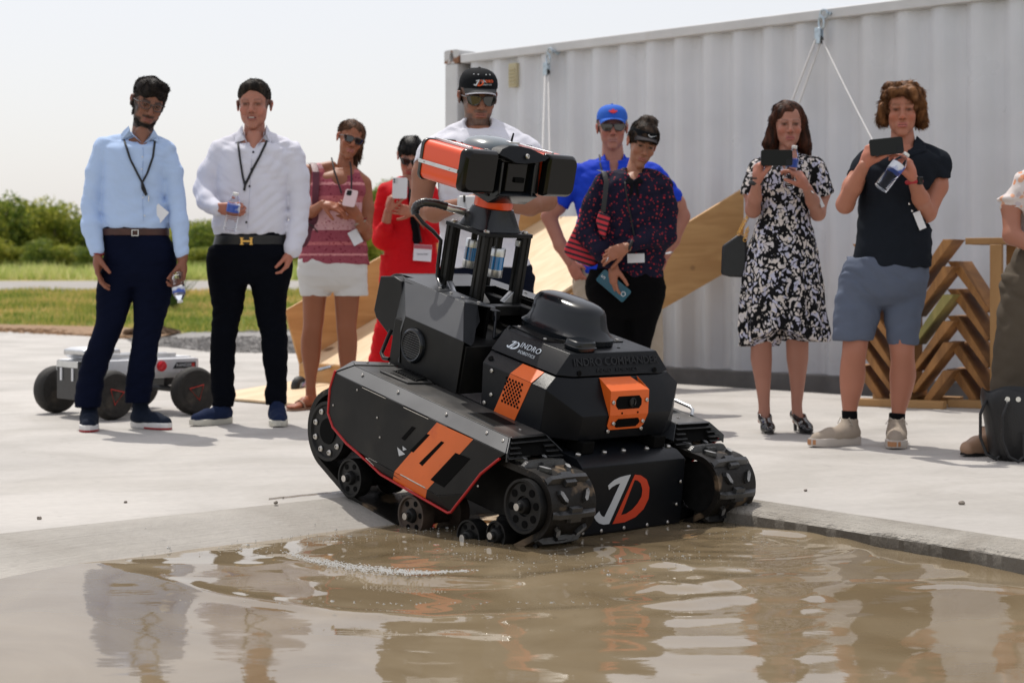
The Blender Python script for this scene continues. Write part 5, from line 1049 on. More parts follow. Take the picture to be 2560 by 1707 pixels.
def cone(a, b_, ra, rb, flat=None):
    a = np.array(a, f32); b_ = np.array(b_, f32); ab = b_ - a; L2 = max(float(ab @ ab), 1e-9); r_ = max(ra, rb); lo, hi = bbx([a, b_], r_ * (flat[2] if flat and len(flat) > 2 else 1))
    def fn(x, y, z):
        px, py, pz = x - a[0], y - a[1], z - a[2]; t = np.clip((px * ab[0] + py * ab[1] + pz * ab[2]) / L2, 0, 1); qx, qy, qz = px - t * ab[0], py - t * ab[1], pz - t * ab[2]
        if flat is not None:
            nx, ny, nz = flat[0]; s_ = (qx * nx + qy * ny + qz * nz) * (1 / flat[1] - 1); qx, qy, qz = qx + nx * s_, qy + ny * s_, qz + nz * s_
            return (np.sqrt(qx * qx + qy * qy + qz * qz) - (ra + (rb - ra) * t)) * (0.5 + 0.5 * flat[1])
        return np.sqrt(qx * qx + qy * qy + qz * qz) - (ra + (rb - ra) * t)
    return lo, hi, fn
def ell(c, r_, rot=None):
    c = np.array(c, f32); r_ = np.array(r_, f32); m = float(max(r_)); lo, hi = c - (m if rot is not None else r_), c + (m if rot is not None else r_)
    Rt = None if rot is None else np.array(rot, f32).T
    def fn(x, y, z):
        px, py, pz = x - c[0], y - c[1], z - c[2]
        if Rt is not None: px, py, pz = (Rt[0, 0] * px + Rt[0, 1] * py + Rt[0, 2] * pz, Rt[1, 0] * px + Rt[1, 1] * py + Rt[1, 2] * pz, Rt[2, 0] * px + Rt[2, 1] * py + Rt[2, 2] * pz)
        k0 = np.sqrt((px / r_[0]) ** 2 + (py / r_[1]) ** 2 + (pz / r_[2]) ** 2); k1 = np.sqrt((px / r_[0] ** 2) ** 2 + (py / r_[1] ** 2) ** 2 + (pz / r_[2] ** 2) ** 2)
        return k0 * (k0 - 1) / np.maximum(k1, 1e-6)
    return lo, hi, fn
def rbox(c, hs, r_, rot=None):
    c = np.array(c, f32); hs = np.array(hs, f32); m = float(np.linalg.norm(hs)) + r_; lo, hi = c - m, c + m; Rt = np.eye(3, dtype=f32) if rot is None else np.array(rot, f32).T
    def fn(x, y, z):
        px, py, pz = x - c[0], y - c[1], z - c[2]; px, py, pz = (Rt[i, 0] * px + Rt[i, 1] * py + Rt[i, 2] * pz for i in range(3))
        qx, qy, qz = np.abs(px) - hs[0], np.abs(py) - hs[1], np.abs(pz) - hs[2]
        return np.sqrt(np.maximum(qx, 0) ** 2 + np.maximum(qy, 0) ** 2 + np.maximum(qz, 0) ** 2) + np.minimum(np.maximum(np.maximum(qx, qy), qz), 0) - r_
    return lo, hi, fn
def loftp(secs, n=2.3, cap=0.0, grow=0.0):             # stacked super-ellipse sections (z, cx, cy, half width, half depth)
    S = np.array(sorted(secs), float); zs = S[:, 0]; lo = [(S[:, 1] - S[:, 3]).min() - grow, (S[:, 2] - S[:, 4]).min() - grow, zs[0] - cap]; hi = [(S[:, 1] + S[:, 3]).max() + grow, (S[:, 2] + S[:, 4]).max() + grow, zs[-1] + cap]
    from_ = np.linspace(zs[0], zs[-1], 160)
    def sm(col):                                       # smooth interpolation through the sections
        v = np.interp(from_, zs, S[:, col]); k = np.ones(9) / 9; vp = np.concatenate([[v[0]] * 4, v, [v[-1]] * 4]); v2 = np.convolve(vp, k, 'valid'); return v2
    tab = [sm(i) for i in range(1, 5)]
    def fn(x, y, z):
        zz = z.ravel(); cx_, cy_, w, d_ = [np.interp(zz, from_, t).astype(f32).reshape(1, 1, -1) for t in tab]; w = w + grow; d_ = d_ + grow
        q = (np.abs((x - cx_) / w) ** n + np.abs((y - cy_) / d_) ** n) ** (1 / n); dd = (q - 1) * np.minimum(w, d_) * 0.95
        return np.maximum(dd, np.maximum(z - (zs[-1] + cap), (zs[0] - cap) - z))
    return np.array(lo), np.array(hi), fn
def folds(A, seed, sx=9.0, sz=13.0, sharp=True, fr=2.1):
    r = np.random.default_rng(seed); p = r.uniform(0, 6.28, 12)
    def fn(F, x, y, z):
        near = 1.0
        sx_, sz_ = sx * fr, sz * fr
        u = x * sx_ + 1.3 * np.sin(z * 7 + p[0]) + 0.8 * np.sin(y * 11 + p[1]); v = z * sz_ + 1.5 * np.sin(x * 8 + p[2]) + 1.0 * np.sin(y * 9 + p[3])
        a = np.sin(u * 1.9 + v * 0.9 + p[4]); b_ = np.sin(u * 1.2 - v * 1.7 + p[5]); c = np.sin(v * 2.6 + 1.5 * a + p[6]); d_ = np.sin(u * 3.7 + 1.2 * b_ + p[7])
        if sharp: a = 1 - 2 * np.abs(a); b_ = 1 - 2 * np.abs(b_); c = 1 - 2 * np.abs(c)
        lf = 0.5 + 0.5 * np.sin(x * 6.3 + z * 4.1 + p[8]) * np.sin(z * 7.7 - x * 3.3 + p[9])
        return F + A * (0.45 + 0.9 * lf) * (0.42 * a + 0.34 * b_ + 0.26 * c + 0.15 * d_)
    return fn
def tomesh(fd, name, m, parent, it=1, col=None):
    P_, q = nets(fd); P_ = smooth_mesh(P_, q, it) if it else P_
    o = from_np(name, P_, q, m, parent)
    if col is not None: setcol(o, col(P_))
    return o
def setcol(o, c):
    a = o.data.color_attributes.new('Col', 'FLOAT_COLOR', 'POINT'); cc = np.ones((len(c), 4), f32); cc[:, :3] = c; a.data.foreach_set('color', cc.ravel())
def nrm(v): v = np.array(v, float); return v / np.linalg.norm(v)
def rotv(v, ax, a): ax = nrm(ax); return v * math.cos(a) + np.cross(ax, v) * math.sin(a) + ax * (ax @ v) * (1 - math.cos(a))
def hand_prims(W, D, Np, side, curl=(20, 25, 30, 35), s=1.0, spread=4, thumb=(0.35, 0.2), twist=0.0, fist=1.0):
    """W wrist, D wrist->knuckles, Np the way the palm faces, side=+1 when the thumb lies towards D x Np"""
    D = nrm(D); Np = nrm(np.array(Np) - D * (np.array(Np) @ D)); S = np.cross(D, Np) * side; out = []; W = np.array(W, float)
    offs = (0.027, 0.0095, -0.0085, -0.0255); kl = (0.090, 0.094, 0.088, 0.079)
    fl = ((.043, .027, .021), (.047, .030, .022), (.044, .028, .021), (.035, .021, .019))
    for i in range(4):
        K_ = W + (D * kl[i] + S * offs[i]) * s; out.append((cone(W + (S * offs[i] * .55 + D * 0.005) * s, K_, .0155 * s, .0125 * s, (Np, 0.95)), .014 * s))
        c = R(curl[i]); d_ = rotv(D, Np, -R(spread) * (1.5 - i) * side * 1.0); ax = np.cross(d_, Np); p = K_
        for j, (L_, fr) in enumerate(zip(fl[i], (0.9, 1.15, 0.75))):
            d_ = rotv(d_, ax, c * fr); r0 = (.0092, .0085, .0077, .0066)[j] * s * (0.94 if i == 3 else 1); r1 = (.0085, .0077, .0066)[j] * s * (0.94 if i == 3 else 1)
            q = p + d_ * L_ * s; out.append((cone(p, q, r0, r1), .0025)); p = q
    b_ = W + (D * .022 + S * .018 + Np * .006) * s; d_ = nrm(D * (1 - thumb[0]) + S * (0.35 + thumb[0]) + Np * thumb[1]); p = b_
    for j, L_ in enumerate((.043, .034, .027)):
        q = p + d_ * L_ * s; out.append((cone(p, q, (.0150, .0115, .0100)[j] * s, (.0118, .0100, .0080)[j] * s), .010 if j == 0 else .003)); p = q; d_ = nrm(d_ + D * .28 + Np * thumb[1] * .55 - S * .12 * thumb[0])
    out.append((ell(W + (D * .045 + Np * .008) * s, (.026 * s, .026 * s, .026 * s)), .02)); return out
def rotm(yaw, pitch, roll):
    y, p, r_ = R(yaw), R(pitch), R(roll); Rz = np.array([[math.cos(y), -math.sin(y), 0], [math.sin(y), math.cos(y), 0], [0, 0, 1]])
    Rx = np.array([[1, 0, 0], [0, math.cos(p), -math.sin(p)], [0, math.sin(p), math.cos(p)]]); Ry = np.array([[math.cos(r_), 0, math.sin(r_)], [0, 1, 0], [-math.sin(r_), 0, math.cos(r_)]])
    return Rz @ Ry @ Rx
class Head:
    def __init__(s, c, yaw, pitch, roll, k=1.0, wide=1.0, female=False): s.c = np.array(c, float); s.R = rotm(yaw, pitch, roll); s.k = k; s.w = wide; s.fem = female
    def w_(s, p): return s.c + s.R @ (np.array(p, float) * s.k * np.array([s.w, 1, 1]))
    def loc(s, P_): return ((P_ - s.c) @ s.R) / s.k / np.array([s.w, 1, 1])
    def E(s, c, r_): return ell(s.w_(c), np.array(r_) * s.k * np.array([s.w, 1, 1]), s.R)
    def C(s, a, b_, ra, rb): return cone(s.w_(a), s.w_(b_), ra * s.k, rb * s.k)
    def mesh(s, name, m, parent, look, h=0.0036, smile=0.0, neck=None):
        r_ = 0.15 * s.k; fd = Field(s.c - [r_ * .85, r_ * 1.0, r_ * 1.25], s.c + [r_ * .85, r_ * .95, r_ * 0.95], h); f_ = s.fem
        fd.add(s.E((0, .012, .038), (.0755, .096, .083)), 0); fd.add(s.E((0, -.022, -.030), (.0640 if not f_ else .0605, .068, .080)), .025)
        fd.add(s.E((0, -.050, -.090), (.031 if not f_ else .026, .038, .030)), .02); fd.add(s.E((0, -.072, -.110), (.020 if not f_ else .015, .018, .015)), .018)
        for q in (-1, 1):
            fd.add(s.E((q * (.033 if not f_ else .027), -.030, -.070), (.018 if not f_ else .016, .032, .026)), .022); fd.add(s.E((q * .040, -.066, -.028), (.020, .018, .018)), .02)
            fd.carve(s.E((q * .031, -.098, .002), (.019, .016, .011)), .012); fd.add(s.E((q * .031, -.0765, .0015), (.0135, .0125, .0105)), .003)
            fd.add(s.E((q * .031, -.084, .0085), (.0155, .0075, .0035)), .004)
            fd.add(s.C((q * .012, -.089, .019), (q * .048, -.078, .020), .008 if not f_ else .006, .006), .012)
            fd.add(s.E((q * .079, .012, -.004), (.007, .017, .030)), .006); fd.add(s.E((q * .084, .018, .008), (.006, .016, .018)), .006); fd.carve(s.E((q * .088, .010, .000), (.005, .009, .014)), .004)
            fd.add(s.E((q * .0125, -.098, -.037), (.0085, .010, .0075)), .006)
        fd.add(s.C((0, -.086, .010), (0, -.110, -.028), .008, .0115), .010); fd.add(s.E((0, -.112, -.033), (.0105, .011, .010)), .006)
        fd.add(s.E((0, -.082, -.068), (.026, .011, .018)), .015)
        fd.add(s.E((0, -.0955, -.0635), (.021 + .008 * smile, .006, .0042)), .004); fd.add(s.E((0, -.0945, -.0745), (.018 + .006 * smile, .0065, .0055)), .004); fd.carve(s.E((0, -.106, -.0688), (.022 + .006 * smile, .006, .0016 + .006 * smile)), .003)
        if smile:
            for q in (-1, 1): fd.add(s.E((q * .038, -.078, -.045), (.014, .012, .013)), .014)
        fd.carve(s.E((0, -.092, -.088), (.015, .005, .004)), .008)
        if neck: fd.add(cone(s.w_((0, .026, -.055)), neck[0], (.047 if not f_ else .040) * s.k * neck[2], neck[1]), .014)
        P_, q = nets(fd); P_ = smooth_mesh(P_, q, 1, .4); return fd, P_, q, look(s.loc(P_))
def vnoise(p, sc_, seed=0):
    r = np.random.default_rng(seed); v = 0
    for i in range(5): k = r.normal(size=3) * sc_ * (1 + .7 * i); v = v + np.sin(p @ k + r.uniform(0, 6.28) + 1.3 * v) / (1 + .6 * i)
    return v / 2.4
def face_look(skin, hair=(.02, .015, .01), beard=0.0, beardc=None, brow=1.0, lips=(.40, .13, .10), cheeks=0.25, shade=None, teeth=0.0, stub=0.0, lash=0.8, fade=0.0):
    skin = np.array(skin)
    def fn(L):
        x, y, z = L[:, 0], L[:, 1], L[:, 2]; c = np.tile(skin, (len(L), 1)); ax = np.abs(x)
        def mixin(w, col): w = np.clip(w, 0, 1)[:, None]; c[:] = c * (1 - w) + np.array(col) * w
        g = lambda v, s_: np.exp(-(v / s_) ** 2)
        front_ = np.clip((-y - .03) / .03, 0, 1)
        mixin(cheeks * g(ax - .043, .022) * g(z + .032, .024) * front_, skin * [1.15, .72, .66]); mixin(cheeks * 1.2 * g(x, .014) * g(z + .034, .014) * front_, skin * [1.12, .70, .64]); mixin(.5 * (ax > .074) * (y > -.03), skin * [1.2, .66, .58])
        mixin(.5 * g(z - .003, .013) * g(ax - .031, .021) * front_, skin * .5)  # eye sockets darkened in the skin colour, as shade under the brow
        bc = np.array(beardc if beardc is not None else hair)
        jaw = np.clip((-.034 - z - np.clip(ax - .02, 0, 1) * -.55 * 0 + .0 * ax) / .012, 0, 1); side_ = np.clip((ax - .050) / .010, 0, 1) * (z < .0) * (z > -.13) * (y < .012)
        low = np.clip((-.082 - z) / .008, 0, 1); mous = g(z + .053, .0065) * (ax < .030); chinp = np.maximum.reduce([low, side_ * (z < -.008), mous, np.clip((-.060 - z) / .01, 0, 1) * np.clip((ax - .027) / .008, 0, 1)]) * np.clip((.03 - y) / .02, 0, 1) * (z > -.125 - .0 * y)
        nz = 0.5 + 0.5 * vnoise(L, 260, 3)
        if beard: mixin(beard * chinp * (0.75 + .35 * nz), bc)
        if stub: mixin(stub * chinp * (.6 + .5 * nz), bc)
        mixin(brow * .9 * g(z - (.0215 + .004 * np.clip((ax - .02) / .02, 0, 1) - .010 * np.clip((ax - .040) / .015, 0, 1)), .0054) * np.clip((ax - .009) / .004, 0, 1) * np.clip((.053 - ax) / .006, 0, 1) * front_, hair)
        lz = np.maximum(g(z + .0635, .0045), g(z + .0745, .0055)) * (ax < .024) * (y < -.078) * np.clip((.026 - ax) / .006, 0, 1); mixin(.85 * lz, lips)
        mixin(.9 * g(z + .0688, .0018 + .004 * teeth) * np.clip((.023 - ax) / .004, 0, 1) * (y < -.07), np.array([.10, .025, .02]))
        if fade: mixin(fade * np.clip((ax - .052) / .006, 0, 1) * np.clip((z + .030) / .02, 0, 1) * np.clip((y + .052) / .012, 0, 1) * (y < .012), hair)
        if teeth: mixin(teeth * g(z + .0668, .0026) * np.clip((.015 - ax) / .004, 0, 1) * (y < -.07), (.62, .58, .52))
        ey = g(ax - .031, .0125) * g(z - .0018, .0060) * (y < -.066); mixin(1.15 * lash * ey, (.022, .014, .011)); mixin(.0 * g(ax - .031 - .010, .003) * g(z - .001, .0025) * (y < -.07) + .5 * g(ax - .031 + .010, .003) * g(z - .001, .0025) * (y < -.07), (.42, .38, .35))
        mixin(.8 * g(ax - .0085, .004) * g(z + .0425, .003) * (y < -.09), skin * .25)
        c *= (1 + .05 * vnoise(L, 60, 5))[:, None]; return np.clip(c, 0, 1)
    return fn
def skinmat(name): return mat(name, (1, 1, 1), 0.48, attr='Col', sss=0.10, bump=0.10, bs=350, spec=0.4)
M_skin = skinmat('skin')
def hairmat(name, c1, c2, rough=0.55, sc_=55):
    return mat(name, c1, rough, col2=c2, mixs=sc_, mixlo=0.38, mixhi=0.66, stretch=(1, 1, 0.22), bump=1.0, bs=150, spec=0.15, sheen=0.0)
def hair_solid(hd_, prims, carves, m, parent, seed=1, amp=.004, name='hair', h=.0042, box=None, freq=90, fuzz=6000, flow=None, flen=.022):
    r_ = .15 * hd_.k; lo = hd_.c - [r_ * 1.15, r_ * 1.15, r_ * (box[0] if box else 1.2)]; hi = hd_.c + [r_ * 1.15, r_ * 1.2, r_ * 1.15]
    fd = Field(lo, hi, h)
    for p in prims: fd.add(p[0], p[1])
    for c in carves: fd.carve(c[0], c[1])
    rr_ = np.random.default_rng(seed); ph_ = rr_.uniform(0, 6.28, 6); Ri = hd_.R.T; c0 = hd_.c
    def disp(F, x, y, z):
        X_, Y_, Z_ = x - c0[0], y - c0[1], z - c0[2]
        u = Ri[0, 0] * X_ + Ri[0, 1] * Y_ + Ri[0, 2] * Z_; v = Ri[1, 0] * X_ + Ri[1, 1] * Y_ + Ri[1, 2] * Z_; w = Ri[2, 0] * X_ + Ri[2, 1] * Y_ + Ri[2, 2] * Z_
        a = np.sin(u * freq + 2.2 * np.sin(w * 22 + ph_[0]) + 1.5 * np.sin(v * 18 + ph_[1])); b_ = np.sin(v * freq * .8 + 2 * np.sin(u * 25 + ph_[2]) + ph_[3]); cc = np.sin(w * freq * .35 + 3 * np.sin(u * 14 + v * 11 + ph_[4]))
        return F + amp * (.5 * a + .3 * b_ + .5 * cc)
    fd.apply(disp); o = tomesh(fd, name, m, parent, 1)
    if fuzz:                                           # loose strands standing off the hair mass
        me = o.data; nv = len(me.vertices); co = np.empty(nv * 3, f32); me.vertices.foreach_get('co', co); co = co.reshape(-1, 3); no = np.empty(nv * 3, f32); me.vertices.foreach_get('normal', no); no = no.reshape(-1, 3)
        r2 = np.random.default_rng(seed + 50); i = r2.integers(0, nv, fuzz); L_ = (co[i] - c0) @ hd_.R; keep = (L_[:, 1] > -.09) | (L_[:, 2] > .05); i = i[keep]; n_ = len(i)
        fl = np.array(flow if flow is not None else (0, .3, -1.0)) @ Ri; cl = np.sin(co[i] * 70 + 2 * np.sin(co[i][:, ::-1] * 40)); d_ = fl + cl * .55 + r2.normal(0, .28, (n_, 3)); d_ -= no[i] * (d_ * no[i]).sum(1)[:, None] * .85; d_ = d_ / np.linalg.norm(d_, axis=1)[:, None] + no[i] * r2.uniform(.02, .22, n_)[:, None]
        ln = (flen * r2.uniform(.5, 1.3, n_))[:, None]; sd = np.cross(no[i], d_); sd /= np.maximum(1e-6, np.linalg.norm(sd, axis=1))[:, None]; b_ = co[i] - no[i] * .001; w_ = .0013
        V = np.stack([b_ - sd * w_, b_ + sd * w_, b_ + d_ * ln * .6 + no[i] * .0015, b_ + d_ * ln], 1); F = np.arange(n_)[:, None] * 4; Q = np.concatenate([F + [0, 1, 2], F + [0, 2, 3]]); s_ = from_np('hair_strands', V.reshape(-1, 3), Q, m, o, smooth=False); s_['kind'] = 'stuff'
    return o
def clothmat(name, col, rough=0.9, var=0.05, vs=6, weave=420, sheen=0.0, bump=0.35, spec=None, **kw):
    return mat(name, col, rough, var=var, vs=vs, bump=bump, bs=weave, sheen=sheen, spec=(0.08 if max(col) < .08 else 0.2) if spec is None else spec, **kw)
class Person:
    def __init__(s, label, px, Yd, group=None):
        s.Y = Yd; s.base = P(px, HOR, Yd); s.base.z = 0; s.root = empty('person', s.base); tag(s.root, label, 'person', group); s.o = np.array(s.base); s.arms = []; s.body_parts = []; s.hands = []; s.skin = (.4, .2, .13); s.heads = None
    def J(s, p, dy=0.0): v = P(p[0], p[1], s.Y + dy); return np.array(v) - s.o
    def sec(s, rows, ratio=0.62, dmin=0.0):            # rows: (y, xl, xr[, dy[, depth]])
        out = []
        for r_ in rows:
            dy = r_[3] if len(r_) > 3 else 0.0; a = s.J((r_[1], r_[0]), dy); b_ = s.J((r_[2], r_[0]), dy); w = abs(b_[0] - a[0]) / 2
            out.append((a[2], (a[0] + b_[0]) / 2, a[1], w, r_[4] if len(r_) > 4 else max(dmin, w * ratio)))
        return out
    def field(s, prims, h=0.0068, pad=0.03):
        lo = np.min([p[0][0] for p in prims], 0) - pad; hi = np.max([p[0][1] for p in prims], 0) + pad; fd = Field(lo, hi, h)
        for p in prims: fd.add(p[0], p[1])
        return fd
    def garment(s, name, m, prims, cuts=(), wr=None, h=0.0068, it=1, col=None):
        fd = s.field(prims, h)
        for c in cuts: fd.carve(c[0], c[1])
        if wr: fd.apply(wr)
        for c in cuts: fd.carve(c[0], 0)
        o = tomesh(fd, name, m, s.root, it, col); return fd, o
    def body(s, look_args, head, neckbase, neckr, torso=None, limbs=(), hands=(), smile=0, hk=1.0, legs=()):
        """one continuous skin mesh: head and neck, trunk, arms with hands, legs"""
        look = face_look(s.skin, **look_args); hf, Ph, qh, ch = head.mesh('b', None, None, look, smile=smile, neck=(s.J(*neckbase) if isinstance(neckbase, tuple) and len(neckbase) == 2 and isinstance(neckbase[0], tuple) else neckbase, neckr, hk)); s.hf = hf
        Vs, Qs, Cs = [Ph], [qh], [ch]; off = len(Ph)
        rest = []
        if torso: rest.append((torso, 0))
        rest += [(l, .02) for l in limbs]; rest += [(l, .015) for l in legs]
        zc = hf.lo[2] + hf.h * 2
        if rest:
            fd = s.field(rest, 0.0075); P2, q2 = nets(fd); P2 = smooth_mesh(P2, q2, 1)
            Vs.append(P2); Qs.append(q2 + off); off += len(P2); L = P2; kn = np.clip(1 + .06 * vnoise(L, 12, 9), .8, 1.2)[:, None]; Cs.append(np.array(s.skin) * kn)
        for hp in hands:
            fd = s.field(hp, 0.0032, 0.012); P3, q3 = nets(fd); Vs.append(P3); Qs.append(q3 + off); off += len(P3)
            Cs.append(np.array(s.skin) * [1.06, .93, .90] * (1 + .07 * vnoise(P3, 45, 4))[:, None])
        o = from_np('body', np.concatenate(Vs), np.concatenate(Qs), M_skin, s.root); setcol(o, np.concatenate(Cs)); return o
    def pipe(s, name, pts, r_, m, parent=None, n=8, flat=None):
        mb = MB(); mb.tube(pts, r_, n); return mb.obj(name, m, parent or s.root, smooth=True)
    def onfront(s, fd, p, out=0.004, dflt=0.0):
        v = s.J(p)
        for _ in range(3):
            y = fd.front(v[0], v[2])
            if y is None: y = dflt; break
            v = s.J(p, y - 0)
        y = fd.front(v[0], v[2]); y = dflt if y is None else y; v = s.J(p, y); return np.array([v[0], y - out, v[2]])
    def shoe(s, ank, th, L=0.285, m=None, sole=None, high=0.0, w=0.048, sole_h=0.028, name='shoe', midsole=None):
        a = np.array(ank, float); t = R(th); D = np.array([math.sin(t), -math.cos(t), 0]); S = np.array([math.cos(t), math.sin(t), 0]); heel = a - D * 0.055; heel[2] = 0
        pt = lambda u, v, z: heel + D * u * L + S * v + np.array([0, 0, z])
        pr_ = [(cone(pt(.13, 0, .055), pt(.30, 0, .060), .040, .042), .02), (cone(pt(.30, 0, .050), pt(.60, 0.003, .042), .044, .040), .02), (cone(pt(.60, 0.003, .040), pt(.86, 0.004, .034), .045, .034), .02), (cone(pt(.22, 0, .06), np.array([a[0], a[1], max(.11, high)]), .042, .040), .02)]
        fd = s.field([(p, k) for p, k in pr_], .0045, .02); fd.apply(lambda F, x, y, z: np.maximum(F, sole_h - z)); fd.carve(cone([a[0], a[1], max(.105, high) + .012], [a[0], a[1], max(.105, high) + .08], .034, .04), .004); up = tomesh(fd, name, m, s.root, 1)
        outl = []
        for u, v in ((0.0, 0.0), (.03, .024), (.12, .034), (.30, .033), (.48, .037), (.66, .047), (.80, .045), (.93, .030), (1.0, .008), (1.0, -.012), (.92, -.030), (.78, -.041), (.62, -.043), (.45, -.035), (.30, -.032), (.12, -.033), (.03, -.024)): outl.append((u, v * w / .046))
        mb = MB(); mb.loft([[pt(u, v * .97, .001 + .012 * max(0, u - .85) ** 1 * 4) for u, v in outl], [pt(u, v * 1.06, .012 + .008 * max(0, u - .85) * 4) for u, v in outl], [pt(u, v * 1.06, sole_h + .004) for u, v in outl], [pt(u, v * .9, sole_h + .008) for u, v in outl]]); mb.obj('sole', sole, up, smooth=True); return up
def lanyard(p, fd, pts, m, name='lanyard', r_=0.0055, out=0.006):
    q = []
    for i in range(len(pts) - 1):
        for k in range(6): t = k / 6; q.append(p.onfront(fd, (pts[i][0] * (1 - t) + pts[i + 1][0] * t, pts[i][1] * (1 - t) + pts[i + 1][1] * t), out))
    q.append(p.onfront(fd, pts[-1], out)); return p.pipe(name, q, r_, m)
def glasses(p, hd_, kind, M_f, M_l):
    g = empty('sunglasses' if kind != 'clear' else 'glasses', (0, 0, 0), 0, p.root); zt, zb, w = {'sun': (.017, -.020, .030), 'aviator': (.016, -.027, .030), 'clear': (.015, -.018, .027)}[kind]
    for q in (-1, 1):
        pts = []; cx_ = q * .033
        shp = {'sun': ((-1, .8), (-.6, 1), (.6, 1), (1.05, .9), (1.0, .2), (.7, -.8), (.3, -1), (-.4, -1), (-.8, -.6), (-.95, 0)), 'aviator': ((-.95, .75), (-.5, 1), (.6, 1), (1, .75), (1, .1), (.75, -.7), (.25, -1), (-.3, -.95), (-.75, -.5), (-.95, .1)), 'clear': ((-.95, .7), (-.5, 1), (.5, 1), (1, .8), (1, 0), (.7, -.8), (.2, -1), (-.4, -1), (-.85, -.6), (-1, 0))}[kind]
        for u, v in shp: X_ = cx_ + q * u * w * 1.0; Z_ = (zt if v > 0 else -zb) * v + .001; pts.append(hd_.w_((X_, -.104 + abs(X_) ** 2 * 5.0 + .000, Z_)))
        pb = [pt - hd_.R @ np.array([0, -.0018, 0]) for pt in pts]
        mb = MB(); mb.loft([pts, pb]); mb.obj('lens', M_l, g); mb = MB(); mb.tube(pts + pts[:2], .0024 if kind == 'sun' else .0023, 6); mb.obj('rim', M_f, g, smooth=True)
        mb = MB(); mb.tube([hd_.w_((q * .064, -.086, .012)), hd_.w_((q * .074, -.055, .011)), hd_.w_((q * .079, .0, .008)), hd_.w_((q * .078, .02, -.004))], .0028, 6); mb.obj('temple', M_f, g, smooth=True)
    mb = MB(); mb.tube([hd_.w_((-.006, -.107, .008)), hd_.w_((0, -.110, .010)), hd_.w_((.006, -.107, .008))], .0024, 6); mb.obj('bridge', M_f, g, smooth=True); return g
def cap(p, hd_, m, mb_, tilt=6, visor_only=False, logo=None, brimc=None):
    c = empty('cap' if not visor_only else 'sun_visor', (0, 0, 0), 0, p.root); n_ = 36; rings = []
    a0 = R(tilt)
    def W_(x, y, z): yy = y * math.cos(a0) - z * math.sin(a0) * 1; zz = z * math.cos(a0) + y * math.sin(a0); return hd_.w_((x, yy + .010, zz + .050))
    zs = [(-.004, 1.0), (.015, 1.0), (.035, .955), (.055, .84), (.068, .68), (.077, .46), (.081, .22), (.082, .01)] if not visor_only else [(-.006, 1.0), (.012, 1.0), (.030, .985)]
    for z, k in zs: rings.append([W_(.084 * k * math.cos(t), .104 * k * math.sin(t), z) for t in np.linspace(0, 2 * math.pi, n_, endpoint=False)])
    if visor_only: rings += [[W_(.080 * k * math.cos(t), .100 * k * math.sin(t), z) for t in np.linspace(0, 2 * math.pi, n_, endpoint=False)] for z, k in zs[::-1]]
    mb = MB(); mb.loft(rings, cap=not visor_only); mb.obj('crown', m, c, smooth=True).data.shade_smooth()
    top, bot = [], []; mb = MB(); rows_ = []
    for i in range(7):
        u = i / 6; row = []
        for j in range(13):
            v = -1 + 2 * j / 12; th = v * R(62); x = .083 * math.sin(th) * (1 - .10 * u); yb = -.102 * math.cos(th); y = yb - u * (.072 * math.cos(v * 1.25)); z = .002 - u * .008 - (v * v) * (.006 + .018 * u); row.append(W_(x, y, z))
        rows_.append(row)
    vs = [q for r_ in rows_ for q in r_] + [q - hd_.R @ np.array([0, 0, .0035]) for r_ in rows_ for q in r_]; o_ = 7 * 13; fs = []
    for i in range(6):
        for j in range(12): a = i * 13 + j; fs += [(a, a + 1, a + 14, a + 13), (a + o_, a + 13 + o_, a + 14 + o_, a + 1 + o_)]
    for j in range(12): a = 6 * 13 + j; fs.append((a, a + 1, a + 1 + o_, a + o_))
    mb.add(vs, fs); mb.obj('brim', mb_, c, smooth=True)
    mb = MB(); mb.tube([q + hd_.R @ np.array([0, -.001, -.001]) for q in rows_[6]], .0025, 6); mb.obj('brim_edge', brimc or mb_, c, smooth=True)
    if not visor_only: mb = MB(); mb.ball(W_(0, 0, .084), .007, 10, 5, (1, 1, .6)); mb.obj('button', mb_, c, smooth=True)
    def surf(u, z):                                    # point and frame on the crown front, u in metres to the side
        th = u / .095; k = np.interp(z, [a for a, b_ in zs], [b_ for a, b_ in zs]); pnt = W_(.0855 * k * math.sin(th), -.1055 * k * math.cos(th), z); q = W_(.0855 * k * math.sin(th + .05), -.1055 * k * math.cos(th + .05), z); k2 = np.interp(z + .01, [a for a, b_ in zs], [b_ for a, b_ in zs]); r2 = W_(.0855 * k2 * math.sin(th), -.1055 * k2 * math.cos(th), z + .01); return pnt, q - pnt, r2 - pnt
    return c, surf
def badge(p, c, w, h, m, name='name_badge', rot=0.0, lean=None, strip=None, thick=.002):
    """hanging card facing the camera, c in person coordinates"""
    o = empty(name, tuple(c), 0, p.root); M_ = Matrix.Rotation(rot, 4, 'Y') @ (Matrix.Rotation(lean, 4, 'Z') if lean else Matrix.Identity(4))
    mb = MB(); mb.box((0, 0, 0), (w, thick, h)); a = mb.obj('card', m, o, .0008); a.matrix_local = M_
    if strip: mb = MB(); mb.box((0, -thick, h * .36), (w * .98, thick, h * .24)); a = mb.obj('header', strip, o); a.matrix_local = M_
    return o
